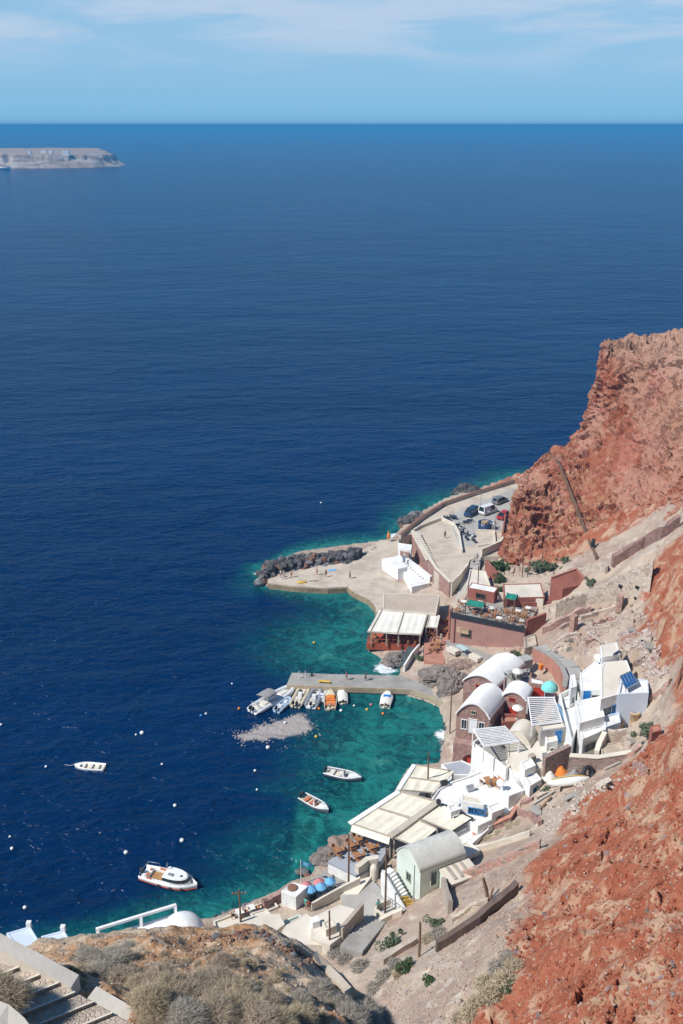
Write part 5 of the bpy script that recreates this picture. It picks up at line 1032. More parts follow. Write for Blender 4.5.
b = MB(); b.beam(R(570, 446)+Vector((0, 0, 1.5)), R(577, 442)+Vector((0, 0, 1.5)), .1, .1); b.build('rail', WOOD, r)
# parked things around the parking
p = P(485, 529, PARK_Z); r = thing('round_container', 'round dark blue container with cardboard coloured boxes in it', 'container', p); b = MB()
b.lathe(p, [(1.55, 0), (1.6, 1.7), (1.45, 1.7), (1.4, .9), (.02, .9)], 24); b.build('drum', NAVY, r)
for dx, dy in ((-.4, .3), (.35, .35), (0, -.4)): b = MB(); b.box((p.x+dx, p.y+dy, p.z+1.45), (.7, .6, .75), .3); b.build('box', CARD, r)
b = MB(); b.box((p.x+1.5, p.y-.6, p.z+.9), (.9, .5, 1.5), .2); b.build('locker', GEL, r)
p = R(592, 549); r = thing('hanging_tarpaulin', 'black and teal tarpaulin hanging beside the headland stair path', 'tarpaulin', p); b = MB(); b.tube([p+Vector((.2, 0, 2.2)), p+Vector((0, -.2, 1.1)), p+Vector((.3, -.4, -.6))], [.3, .42, .25], 8); b.build('cloth', BLACK, r); b = MB(); b.tube([p+Vector((.1, -.35, .8)), p+Vector((.3, -.6, -.9))], .22, 8); b.build('teal_edge', TURQ, r)

r = thing('courtyard_railing', 'black railing along the seaward edge of the grey courtyard', 'railing', P(577, 692, 14.6)); a, c = P(577, 688, 14.6), P(580, 699, 14.6); b = MB()
for i in range(8): q_ = a.lerp(c, i/7); b.beam(q_, q_+Vector((0, 0, 1.0)), .05, .05)
b.beam(a+Vector((0, 0, 1)), c+Vector((0, 0, 1)), .06, .06); b.build('rail', DARKMETAL, r)
for x, y, z, lab in ((597, 664, 16.2, 'satellite dish on the wide sloping white roof'), (500, 790, 7.7, 'satellite dish on the white stepped block under the sign'), (456, 806, 5.8, 'satellite dish on the white flat roof beside the awning')):
    p = P(x, y, z); r = thing('satellite_dish', lab, 'dish', p); b = MB(); b.tube([p, p+Vector((0, 0, 1.0))], .04, 6); b.build('mast', STEEL, r)
    b = MB(); d_ = Vector((-.5, -.6, .6)).normalized(); s1 = d_.cross(Vector((0, 0, 1))).normalized(); s2 = s1.cross(d_); c0 = p+Vector((0, 0, 1.1))
    b.loft([[c0+d_*h+(s1*math.cos(t)+s2*math.sin(t))*k for t in [2*PI*i/16 for i in range(16)]] for k, h in ((.02, -.02), (.3, .05), (.5, .16), (.52, .18), (.3, .09), (.02, .02))], True, True, True); b.build('reflector', GEL, r)

RU = [([(553, 645), (566, 638), (580, 635)], STONE_BEIGE, 'low ruined wall just above the curved grey topped wall'), ([(585, 644), (597, 638)], STONE_RED, 'short red ruined wall right above the sloping white roof'), ([(604, 629), (622, 623), (634, 623)], STONE_BEIGE, 'beige ruined wall below the red masonry pier'),
 ([(621, 641), (636, 635)], STONE_RED, 'red ruined wall right of the highest white house'), ([(640, 652), (652, 641)], STONE_BEIGE, 'beige ruined wall near the edge of the upper red slope'), ([(634, 664), (645, 658)], STONE_DARK, 'dark ruined wall above the solar rack'), ([(650, 671), (659, 658)], STONE_BEIGE, 'pale ruined wall beside the grey gully with the lone pole'),
 ([(560, 630), (570, 625)], STONE_DARK, 'dark ruined wall left of the tall red masonry stump'), ([(592, 626), (608, 621), (616, 622)], STONE_RED, 'curved red ruined wall between the masonry stumps'), ([(612, 748), (632, 746)], STONE_BEIGE, 'low beige wall inside the ruined plot above the lava wall'), ([(612, 757), (634, 755), (641, 748)], STONE_RED, 'red ruined wall across the ruined plot above the lava wall'), ([(536, 800), (548, 793), (560, 791)], STONE_BEIGE, 'broken beige wall in the rubble left of the upturned boat'), ([(520, 806), (532, 800)], STONE_PINK, 'broken rosy wall in the rubble behind the white flat roof'), ([(650, 700), (662, 690), (670, 684)], STONE_RED, 'red ruined wall along the grey gully by the lone pole')]
for i, (pp_, m_, lab) in enumerate(RU): wall('ruined_wall', lab, [R(*q_) for q_ in pp_], .9, .55, m_, jag=.6, down=1.5, seed=i)
SL = [(632, 631, 'large tilted grey slab below the upper red slope'), (646, 640, 'grey slab lying at the edge of the upper red slope'), (652, 648, 'pale slab beside the upper red slope, lower one'), (628, 650, 'grey slab right of the small blue panel'), (640, 660, 'tilted slab above the solar rack'), (600, 641, 'flat slab above the highest white house'), (536, 812, 'grey slab in the rubble behind the white flat roof'), (552, 806, 'long slab in the rubble below the upturned boat'), (572, 797, 'pale slab just below the upturned boat'), (604, 784, 'pale slab beside the lone black tyre'), (632, 742, 'slab in the corner of the ruined plot')]
for i, (x, y, lab) in enumerate(SL):
    p = R(x, y); b = MB(); rn_ = random.Random(i); w_, l_ = rn_.uniform(.8, 1.4), rn_.uniform(1.4, 2.8); a = rn_.uniform(0, 3); u_ = Vector((math.cos(a), math.sin(a), rn_.uniform(-.35, .35))); v_ = Vector((-math.sin(a), math.cos(a), rn_.uniform(-.3, .4)))
    q_ = [p+Vector((0, 0, .35))+u_*l_*c1*rn_.uniform(.35, .55)+v_*w_*c2*rn_.uniform(.35, .55) for c1, c2 in ((-1, -1), (1, -1), (1, 1), (-1, 1))]; b.slab(q_, .25); single('fallen_slab', b, (GREYCON, CONCRETE)[i % 2], lab, 'slab', 'fallen slabs in the rubble')
for i, (x0, y0, x1, y1, lab) in enumerate(((533, 806, 556, 792, 'long grey timber lying across the rubble'), (540, 811, 551, 799, 'shorter timber beside the long one in the rubble'), (604, 771, 620, 764, 'timber leaning at the right of the lava wall'), (642, 764, 648, 776, 'timber leaning against the red slope'))):
    b = MB(); b.beam(R(x0, y0)+Vector((0, 0, .3)), R(x1, y1)+Vector((0, 0, .35)), .22, .18); single('timber_beam', b, MAT['weathered_wood'] if i % 2 else ROADCON, lab, 'timber')
house('shore_terrace', 'pale blue grey terrace between the nearest arched house and the white flat roof', [(441, 764), (462, 760), (474, 766), (470, 775), (452, 775)], 3.6, 0, WHITE, mat('blue_grey_floor', (.36, .375, .41)), .12, cat='terrace')
house('white_steps_block', 'white block with blue window between curved annex and dark lava wall', [(524, 776), (536, 772), (542, 779), (530, 786)], 9.4, 6, WHITE, WHITE, .12, [(0, .5, 1.6, .8, 1.0, 'window', BLUEPAINT)])
house('small_white_house', 'small white house tucked between pergola and white cluster', [(562, 700), (571, 698), (574, 707), (565, 710)], 12.4, 8, WHITE, CREAM_ROOF, .12, [(0, .5, 2.2, .8, 1.2, 'window', STEEL)], cat='house')
house('small_white_house', 'small cream house left of the grey terrace with the white parasol', [(489, 667), (500, 668), (498, 676), (488, 674)], 7.6, 3, STONE_PINK, CREAM_ROOF, .12, [(0, .5, 2.0, .8, 1.2, 'window', REDPAINT)], cat='house')

wall('low_wall', 'low cream wall at the lower edge of the dry garden', [R(474, 852), R(492, 848), R(512, 842), R(530, 836)], .9, .45, CREAM, jag=.1, down=2)
wall('ruined_wall', 'broken rosy wall at the uphill edge of the dry garden', [R(518, 814), R(532, 818), R(540, 826)], 1.0, .5, STONE_PINK, jag=.4, down=2)
wall('slope_wall', 'second low stone wall on the gravel slope above the long dark one', [R(452, 922), R(470, 910), R(488, 902)], .8, .5, STONE_BEIGE, jag=.4, down=1.5)

for pp_, zt_2, zb_2, wm_2, rm_2, cat_2, nm_2, lab, ops_2 in (
 ([(487, 806), (499, 801), (505, 808), (492, 813)], 7.0, 4, WHITE, WHITE, 'building', 'white_roof_block', 'small white block at the landward edge of the white flat roof', [(0, .5, 1.2, .7, 1.0, 'window', STEEL)]),
 ([(447, 806), (456, 803), (460, 809), (451, 812)], 6.9, 5, WHITE, WHITE, 'building', 'white_roof_block', 'tiny white stair head beside the awning right of the beige beam', [(0, .5, .2, .6, .9, 'opening', WHITE_SMOOTH)]),
 ([(566, 711), (575, 709), (579, 720), (570, 723)], 11.8, 8, WHITE, WHITE, 'terrace', 'white_terrace', 'small white terrace halfway down the stair passage', []),
 ([(545, 735), (556, 733), (558, 740), (547, 743)], 11.2, 9, WHITE, CREAM_ROOF, 'building', 'white_roof_block', 'low white block on the cream flat roof below the blue door', [(0, .5, .2, .6, 1.0, 'opening', WHITE_SMOOTH)]),
 ([(520, 762), (531, 757), (536, 765), (525, 770)], 10.6, 8, WHITE, WHITE, 'building', 'white_roof_block', 'white block at the corner of the cream flat roof by the annex', [(0, .5, .5, .7, .9, 'window', BLUEPAINT)]),
 ([(600, 744), (622, 741), (628, 754), (603, 757)], 13.0, 10, STONE_BEIGE, CONCRETE, 'terrace', 'ruined_plot', 'pale floored ruined plot above the long dark lava wall', []),
 ([(456, 846), (468, 840), (480, 850), (466, 857)], 6.0, 3, WHITE, CREAM_ROOF, 'house', 'small_white_house', 'low white house behind the mint annex below the dry garden', [(0, .5, 1.4, .7, .9, 'window', STEEL)]),
 ([(322, 922), (332, 918), (337, 925), (326, 930)], 5.6, 4, CREAM, CREAM_ROOF, 'building', 'cream_roof_block', 'small cream block on the rounded cream roof behind the short pole', []),
 ([(250, 913), (266, 908), (272, 914), (255, 920)], 3.4, .8, CREAM, CREAM_ROOF, 'house', 'cream_house', 'small cream house on the shore terrace right of the crossarm pole', [(0, .5, .8, .7, 1.2, 'window', REDPAINT)])):
    house(nm_2, lab, pp_, zt_2, zb_2, wm_2, rm_2, .14, ops_2, cat_2)
# ------------------------------------------------------------------ boats
def heading(a, b): return math.atan2(b.y-a.y, b.x-a.x)
def hull_ring(L, B, h, t, tw=.86, full=2.3):
    bb = B/2*(tw+(1-tw)*math.sin(PI*min(t/.5, 1)/2)) if t < .5 else B/2*max(.03, 1-((t-.5)/.5)**full)
    return -L/2+L*t+(.0 if t < .97 else 0), bb, h*(1+.42*max(0, t-.3)**1.6)
def hull(L, B, h, floor, n=18, tw=.86, full=2.3, rail=.1):
    """open hull: outer skin, gunwale, inner skin; returns builders for hull and floor, and the station function"""
    o = MB(); fl = MB(); rings = []; fr = []
    for i in range(n+1):
        t = i/n; x, b, z = hull_ring(L, B, h, t, tw, full); bi = max(b-rail, .015); rk = .5*max(0, t-.75)**2
        rings.append([(x-rk*3, 0, -.35), (x-rk*2, b*.78, -.12), (x, b*.97, z*.55), (x, b, z), (x, bi, z+.01), (x, bi*.96, floor), (x, -bi*.96, floor), (x, -bi, z+.01), (x, -b, z), (x, -b*.97, z*.55), (x-rk*2, -b*.78, -.12)])
        fr.append([(x, bi*.95, floor+.02), (x, -bi*.95, floor+.02)])
    o.loft(rings, True, True, True)
    vs = [p for r_ in fr for p in r_]; fl.add(vs, [(2*i, 2*i+2, 2*i+3, 2*i+1) for i in range(n)])
    return o, fl
def outboard(r, x, y, z, s=1.0, m=BLACK):
    b = MB(); b.lathe((0, 0, 0), [(.16, 0), (.21, .1), (.2, .38), (.12, .5), (.02, .52)], 10); b.v = [(v[0]*1.35*s+x, v[1]*s+y, v[2]*s+z) for v in b.v]; o = b.build('outboard_motor', m, r)
    b = MB(); b.box((x, y, z-.35*s), (.16*s, .1*s, .8*s)); b.box((x-.05, y, z-.72*s), (.34*s, .08*s, .12*s)); b.build('drive_leg', DARKMETAL, o)
def rowboat():
    r = thing('rowing_boat', 'x', 'boat'); o, f = hull(4.6, 1.75, .55, .08, tw=.9); o.build('hull', GEL, r); f.build('floor', GELC, r)
    for x in (-1.3, -.25, .85): b = MB(); bb = hull_ring(4.6, 1.75, .55, (x+2.3)/4.6, .9)[1]-.06; b.box((x, 0, .38), (.36, bb*2, .06)); b.build('thwart', SEATW, r, .01)
    b = MB(); b.box((-2.1, 0, .4), (.4, 1.3, .07)); b.build('stern_seat', SEATW, r); b = MB(); b.box((1.75, 0, .5), (.7, .7, .06)); b.build('foredeck', GEL, r)
    b = MB(); b.ball((-.3, -.98, .25), .11, 8, (1, 1, 2)); b.build('fender', GEL, r)
    b = MB(); b.tube([(2.3, 0, .6), (2.9, -.15, .2), (3.6, -.4, .02), (4.1, -.6, .0)], .025, 5); b.build('mooring_rope', CLOTH_W, r); return r
a, c = P(104.5, 769.5), P(75, 767.5)
place(rowboat(), (a+c)/2, heading(a, c), 'white open rowing boat with three thwarts alone on the dark water')
def cruiser():
    L, B = 9.2, 3.3; r = thing('motor_cruiser', 'x', 'boat'); o, f = hull(L, B, .95, .35, tw=.84, full=2.6, rail=.2); o.build('hull', GEL, r); f.build('deck', GEL, r)
    b = MB(); rings = []
    for i in range(19):
        t = i/18; x, bb, z = hull_ring(L, B, .95, t, .84, 2.6); rk = .5*max(0, t-.75)**2
        rings.append([(x-rk*2, bb*.86+.02, .02), (x-rk, bb*.95+.025, .36), (x-rk, -bb*.95-.025, .36), (x-rk*2, -bb*.86-.02, .02)])
    b.loft(rings, True, True, True); b.build('red_stripe', HULLRED, r)
    b = MB(); b.box((-1.9, 0, .40), (2.5, 1.9, .06)); b.build('cockpit_floor', DECKWOOD, r)
    for x, y, sx, sy in ((-1.9, 1.2, 2.9, .45), (-1.9, -1.2, 2.9, .45), (-3.4, 0, .5, 2.2)): b = MB(); b.box((x, y, .62), (sx, sy, .45)); b.build('bench', GEL, r, .03)
    for x, y, sx, sy in ((-1.7, 1.25, 1.2, .4), (-2.9, -1.25, .8, .45), (-3.5, -.5, .45, .9), (-3.5, .7, .4, .5)): b = MB(); b.box((x, y, .9), (sx, sy, .14)); b.build('cushion', SEATOR, r, .03)
    # cabin: body, dark wrap-round window, white roof
    def ring(x, w, z): return x, w, z
    body = [(-.6, 1.25), (.6, 1.32), (1.8, 1.22), (2.7, .92), (3.2, .5), (3.35, .1)]
    def shell(z0, z1, k0, k1, sh0=0, sh1=0):
        b = MB(); lo = [(x*k0+sh0, w*k0) for x, w in body]; hi = [(x*k1+sh1, w*k1) for x, w in body]
        o1 = lo+[(x, -w) for x, w in lo[::-1]]; o2 = hi+[(x, -w) for x, w in hi[::-1]]
        b.loft([[(x, y, z0) for x, y in o1], [(x, y, z1) for x, y in o2]], True, True); return b
    shell(.5, 1.2, 1.02, 1.0).build('cabin', GEL, r); shell(1.2, 1.75, 1.0, .9, 0, -.05).build('cabin_window', GLASS, r); b = shell(1.75, 1.9, .96, .9, -.08, -.08); b.build('cabin_roof', GEL, r)
    b = MB(); b.box((.3, 0, 1.35), (1.9, 2.3, .95)); b.build('wheelhouse', GEL, r, .06)
    b = MB(); b.lathe((2.15, -.2, 1.9), [(.2, 0), (.2, .06), (.02, .07)], 14); b.build('hatch', GLASS, r)
    b = MB(); b.tube([(-.5, .5, 1.8), (-.6, .5, 3.2)], .04, 6); b.box((-.55, .5, 2.7), (.1, .5, .08)); b.build('mast', STEEL, r)
    b = MB(); b.box((.5, -.5, 2.0), (.8, .5, .18)); b.build('roof_locker', STEEL, r, .03)
    b = MB()
    for s in (1, -1): b.tube([(-4.4, s*1.3, 1.0), (-4.3, s*1.32, 1.6), (-2.5, s*1.5, 1.6), (-2.4, s*1.5, 1.0)], .035, 6)
    b.tube([(-4.35, 1.3, 1.6), (-4.35, -1.3, 1.6)], .035, 6); b.build('rail', STEEL, r)
    b = MB(); pts = [(x, w+.35, 1.35) for x, w in ((1.0, 1.2), (2.4, .95), (3.6, .35))]; pts += [(x, -y, z) for x, y, z in pts[::-1]]; b.tube(pts, .03, 5)
    for p in pts: b.tube([p, (p[0], p[1], 1.0)], .025, 5)
    b.build('bow_rail', STEEL, r)
    for x in (-1.0, .9, 2.6): b = MB(); y = -hull_ring(L, B, .95, (x+L/2)/L, .84, 2.6)[1]-.12; b.ball((x, y, .55), .13, 8, (1, 1, 2.1)); b.build('fender', BLACK, r)
    outboard(r, -4.75, 0, .75, 1.3); return r
a, c = P(142.5, 875), P(198, 889.5)
place(cruiser(), (a+c)/2, heading(a, c), 'white motor cruiser with red waterline stripe and wooden cockpit floor', None, (c-a).length/9.4)
def rib(L, B, tm, dm, seat, console=True, bimini=None, motors=1, extra=None, tr=None):
    r = thing('inflatable_boat', 'x', 'boat'); tr = tr or B*.13; path = []
    for i in range(9): path.append((-L/2+i/8*L*.62, B/2-tr, .38))
    for i in range(1, 10):
        a = PI/2*i/9; path.append((-L/2+L*.62+L*.36*math.sin(a), (B/2-tr)*math.cos(a)**.8 if i < 9 else 0, .38+.22*(i/9)**2))
    full = path+[(x, -y, z) for x, y, z in path[::-1][1:]]; n = len(full)
    b = MB(); b.tube(full, [tr*(.35 if i in (0, n-1) else (.8 if i in (1, n-2) else 1)) for i in range(n)], 10); b.build('inflatable_tube', tm, r)
    o = MB(); rings = [[(x, max(y, .02), .34), (x-.1, max(y*.75, .015), -.15), (x-.15, 0, -.4), (x-.1, -max(y*.75, .015), -.15), (x, -max(y, .02), .34)] for x, y, z in path]; o.loft(rings, True, True, True); o.build('hull', dm, r)
    if console: b = MB(); b.box((-.02*L, 0, .75), (.12*L, .3*B, .75), 0, .8); c_ = b.build('console', GEL, r, .03); g = MB(); g.beam((.045*L, -.13*B, 1.25), (.045*L, .13*B, 1.25), .04, .4); g.build('windscreen', GLASS, c_)
    b = MB(); b.box((-.2*L, 0, .58), (.12*L, .42*B, .4)); b.build('seat', seat, r, .04)
    b = MB(); b.box((.24*L, 0, .5), (.2*L, .38*B, .22), 0, .8); b.build('bow_cushion', seat, r, .04)
    b = MB(); b.box((-.36*L, 0, .5), (.1*L, .5*B, .3)); b.build('stern_bench', seat, r, .04)
    for k in range(motors): outboard(r, -L/2-.08, (k-(motors-1)/2)*.62, .72, 1.15)
    if bimini:
        x0, x1, w, z = -.28*L, .0*L, .36*B, 2.05; b = MB(); rings = []
        for i in range(7): rings.append([(x0+(x1-x0)*i/6, w*math.cos(q)*1.02, z+.28*math.sin(q)-.1*abs(i/3-1)) for q in [PI*k/8 for k in range(9)]]+[(x0+(x1-x0)*i/6, w*math.cos(q), z-.05+.28*math.sin(q)-.1*abs(i/3-1)) for q in [PI*k/8 for k in range(8, -1, -1)]])
        b.loft(rings, True, True, True); o = b.build('bimini_top', bimini, r)
        for x in (x0, x1):
            for s in (1, -1): g = MB(); g.tube([(x, s*w, z), ((x0+x1)/2, s*w*1.05, .5)], .03, 5); g.build('support', STEEL, o)
    b = MB(); b.tube([(L*.48, 0, .6), (L*.48+.7, .05, .75), (L*.48+1.5, .1, 1.25)], .03, 5); b.build('mooring_rope', CLOTH_W, r)
    if extra: b = MB(); b.tube([(-.42*L, .3*B, .5), (-.42*L, .3*B, 1.5), (-.42*L, -.3*B, 1.5), (-.42*L, -.3*B, .5)], .05, 6); b.build('arch', STEEL, r)
    return r
def put_rib(proto, stern, bow, label, L=None): a, c = P(*stern), P(*bow); return place(proto, (a+c)/2, heading(a, c), label, None, (c-a).length/L if L else 1)
GREYHULL = mat('grey_hull_paint', (.10, .12, .16), .4)
put_rib(rib(9.8, 3.0, TUBEW, GEL, SEATW, True, GREYCLOTH, 2, True), (252, 713), (293, 689), 'longest white inflatable boat with grey sunshade, moored at the pier head')
put_rib(rib(4.2, 1.8, TUBEB, TUBEB, TUBEW, False, None, 1), (277, 712), (289, 701), 'small pale blue inflatable dinghy lying beside the longest boat')
put_rib(rib(6.2, 2.5, mat('cream_inflatable_rubber', (.60, .53, .40), .5), GELC, SEATW, True, None, 2), (296, 706), (305, 690), 'cream inflatable boat with two black motors moored at the pier')
put_rib(rib(5.4, 2.5, TUBEG, GEL, SEATW, True, None, 1, True), (311, 708), (317.5, 692), 'dark grey inflatable boat with white seats moored at the pier')
put_rib(rib(4.4, 1.9, TUBEW, GEL, TUBEW, False, None, 0), (321, 700), (326, 690), 'small white inflatable boat squeezed between grey and orange boats')
def speedboat(hm, seat, motors):
    L, B = 6.4, 2.35; r = thing('speedboat', 'x', 'boat'); o, f = hull(L, B, .78, .25, tw=.88, full=2.1, rail=.14); o.build('hull', hm, r); f.build('floor', GELC, r)
    b = MB(); rings = []
    for i in range(17):
        t = i/16; x, bb, z = hull_ring(L, B, .78, t, .88, 2.1); bi = max(bb-.2, .012); rings.append([(x, bb+.03, z-.05), (x, bb+.03, z+.04), (x, bi, z+.05), (x, bi, z-.03)])
    b.loft(rings, True, True, True); r2 = [[(x, -y, z) for x, y, z in g_] for g_ in rings]; b.loft(r2, True, True, True); b.build('gunwale', GEL, r)
    b = MB(); rings = []
    for i in range(9):
        t = .66+.34*i/8; x, bb, z = hull_ring(L, B, .78, t, .88, 2.1); bb = max(bb-.06, .02); rings.append([(x, bb, z+.012), (x, bb*.5, z+.07), (x, -bb*.5, z+.07), (x, -bb, z+.012), (x, 0, z-.03)])
    b.loft(rings, True, True, True); b.build('foredeck', GEL, r)
    for x, y, sx, sy, h in ((-2.0, 0, .7, 1.7, .35), (-.6, .35, .6, .55, .5), (-.6, -.35, .6, .55, .5), (.75, .55, 1.1, .4, .3), (.75, -.55, 1.1, .4, .3)): b = MB(); b.box((x, y, .25+h/2), (sx, sy, h)); b.build('seat', seat, r, .03)
    b = MB(); b.box((0, 0, .65), (.45, .8, .8), 0, .85); c_ = b.build('console', GEL, r, .03); b = MB(); b.beam((.2, -.42, 1.2), (.2, .42, 1.2), .04, .4); b.build('windscreen', GLASS, c_)
    b = MB()
    for s in (1, -1): b.tube([(1.2, s*.95, .9), (1.5, s*.9, 1.15), (2.8, s*.35, 1.3), (3.1, 0, 1.32)], .025, 5)
    b.build('bow_rail', STEEL, r)
    for k in range(motors): outboard(r, -L/2-.1, (k-(motors-1)/2)*.7, .75, 1.1)
    return r
def dayboat(hm, stripe, seat, cover=None):
    L, B = 5.0, 2.1; r = thing('small_motorboat', 'x', 'boat'); o, f = hull(L, B, .7, .2, tw=.88); o.build('hull', hm, r); f.build('floor', GELC, r)
    b = MB(); rings = []
    for i in range(9):
        t = .62+.38*i/8; x, bb, z = hull_ring(L, B, .7, t, .88); bb = max(bb-.05, .02); rings.append([(x, bb, z+.015), (x, bb*.5, z+.09), (x, -bb*.5, z+.09), (x, -bb, z+.015), (x, 0, z-.03)])
    b.loft(rings, True, True, True); b.build('foredeck', hm, r)
    if cover:
        b = MB(); rings = []
        for i in range(9): t = .04+.6*i/8; x, bb, z = hull_ring(L, B, .7, t, .88); rings.append([(x, bb+.03, z-.1), (x, bb*.9, z+.06), (x, 0, z+.26*math.sin(PI*i/8)+.1), (x, -bb*.9, z+.06), (x, -bb-.03, z-.1)])
        b.loft(rings, False, False, True); b.build('boat_cover', cover, r)
    for x in (-1.5, -.1): b = MB(); b.box((x, 0, .5), (.6, 1.6, .3)); b.build('seat', seat, r, .03)
    if stripe:
        b = MB(); b.box((.2, 0, .75), (.9, 1.5, .5), 0, .8); b.build('console_cover', stripe, r, .04); b = MB(); b.box((-.8, 0, .42), (.7, 1.5, .06)); b.build('floor_mat', stripe, r)
    outboard(r, -L/2-.1, 0, .7, 1.0, GREYCON if stripe else BLACK); return r
put_rib(speedboat(GREYHULL, SEATW, 1), (325, 773.5), (362, 782), 'grey and white speedboat at anchor with cream seats, one motor', 6.6)
put_rib(speedboat(mat('slate_hull_paint', (.13, .15, .18), .4), SEATOR, 2), (301.5, 798.5), (329, 814), 'white and grey speedboat at anchor with orange seats, two black motors', 6.6)
def put_boat(proto, stern, bow, label, s=1): a, c = P(*stern), P(*bow); return place(proto, (a+c)/2, heading(a, c), label, None, s)
put_boat(dayboat(GELC, ORANGE, SEATOR), (330, 711), (331.5, 693), 'cream motorboat with bright orange console moored at the pier', 1.05)
wb = dayboat(GEL, None, SEATW, AWNW)
put_boat(wb, (343, 704), (341.5, 692), 'short white covered motorboat moored right of the orange one', .85)
put_boat(dayboat(GEL, BLUEPAINT, SEATW, AWNW), (385, 708), (388.5, 694), 'white covered motorboat with blue stern moored alone by the pier', .95)
for x, y, s in ((2, 170, 7), ):
    r_ = place(wb, P(x, y), .4, 'tiny white boat on the water below the distant island', None, s)
# mooring buoys
bu = {}
def buoy(m, rad):
    k = (m.name, rad)
    if k not in bu: b = MB(); b.ball((0, 0, rad*.4), rad, 10, (1, 1, .9)); b.lathe((0, 0, rad*1.15), [(rad*.2, 0), (rad*.2, rad*.3), (.02, rad*.32)], 8); o = b.build('mooring_buoy', m); tag(o, 'x', 'buoy'); bu[k] = o
    return bu[k]
WHB = [(10, 837, 'left edge'), (12, 849, 'left edge'), (46, 767, ''), (136, 734, ''), (142, 733.5, ''), (126, 853, ''), (162, 764.5, ''), (175, 806, ''), (182, 841, ''), (205, 714, ''), (232, 684, ''), (268, 748, ''), (255, 771, ''), (257, 790, ''), (25, 907, ''), (0, 725, ''), (200, 715, ''), (355, 706, ''), (341, 711, '')]
near = [(10, 837, 'upper of two white buoys by the left edge of the water'), (12, 849, 'lower of two white buoys by the left edge of the water'), (46, 767, 'white buoy left of the lone rowing boat'), (136, 735, 'smaller of two neighbouring white buoys above the rowing boat'), (142, 733.5, 'larger of two neighbouring white buoys above the rowing boat'), (126, 853, 'white buoy up-left of the motor cruiser'), (162, 764.5, 'white buoy right of the lone rowing boat'), (175, 806, 'small white buoy halfway between rowing boat and motor cruiser'), (182, 841, 'large white buoy just beyond the motor cruiser'), (206, 714, 'white buoy left of the floating pumice, beside the blue one'), (232, 684, 'white float far left of the pier head'), (268, 748, 'round white buoy right below the floating pumice'), (255, 771, 'white buoy below the floating pumice, middle of three'), (257, 790, 'white buoy below the floating pumice, lowest of three'), (25, 908, 'white buoy in the lower left corner of the sea'), (1, 725, 'white buoy cut by the left picture edge'), (354, 706, 'white float right of the short white motorboat'), (341, 711, 'white float behind the short white motorboat'), (321, 503, 'far white float beyond the boulder breakwater')]
for i, (x, y, lab) in enumerate(near): place(buoy(WHITE_SMOOTH, .34 if i in (5, 8, 11, 4) else .25), P(x, y, .05), i, lab, 'white mooring buoys', .65+.45*((i*37) % 10)/10)
for x, y, m_, lab in ((201, 716, BLUEPAINT, 'blue buoy left of the floating pumice'), (239, 709, ORANGE, 'orange buoy left of the longest inflatable boat'), (319, 709, ORANGE, 'orange buoy between the grey inflatable and the orange motorboat'), (367, 710, YELLOW, 'yellow buoy in the middle of the harbour'), (383, 714, ORANGE, 'orange buoy below the lone white motorboat'), (316, 737, YELLOW, 'yellow buoy right of the floating pumice'), (314, 643, YELLOW, 'small yellow buoy between quay and pier'), (371, 705, PINKCLOTH, 'pink float in the middle of the harbour'), (285, 723, WHITE_SMOOTH, 'white float at the edge of the pumice raft')): place(buoy(m_, .24), P(x, y, .05), 0, lab)
# floating pumice
rnd = random.Random(11); b = MB(); outl = [P(x, y, 0).xy for x, y in ((234, 737), (250, 730), (262, 725), (281, 720), (300, 713.5), (308, 718), (308, 725), (314, 729), (300, 736), (284, 739), (262, 740), (245, 741))]
ox = np.array([o_[:] for o_ in outl]); lo, hi = ox.min(0)-2, ox.max(0)+2; cand = np.array([[rnd.uniform(lo[0], hi[0]), rnd.uniform(lo[1], hi[1])] for _ in range(30000)])
sdp = poly_dist(cand, [tuple(o_) for o_ in outl]); nz_ = fbm(np.column_stack([cand, np.zeros(len(cand))]), .45, 4, seed=4)
for (x, y), s_, n_ in zip(cand, sdp, nz_):
    if s_+n_*2.6-.2 > rnd.random()*3.2-.9 and rnd.random() < .09:
        rr_ = rnd.uniform(.05, .16); a0 = rnd.uniform(0, 6); k = 5; pts = [(x+rr_*rnd.uniform(.7, 1.2)*math.cos(a0+2*PI*i/k), y+rr_*rnd.uniform(.7, 1.2)*math.sin(a0+2*PI*i/k)) for i in range(k)]
        b.loft([[(px_, py_, .0) for px_, py_ in pts], [(x+(px_-x)*.6, y+(py_-y)*.6, rr_*.5) for px_, py_ in pts]], True, True)
o = single('floating_pumice', b, mat('pumice', (.40, .35, .31), .95, (.32, .28, .25), 1.5, .3, 9, fine=.2), 'pale pinkish raft of floating pumice below the moored boats', 'pumice'); o['kind'] = 'stuff'
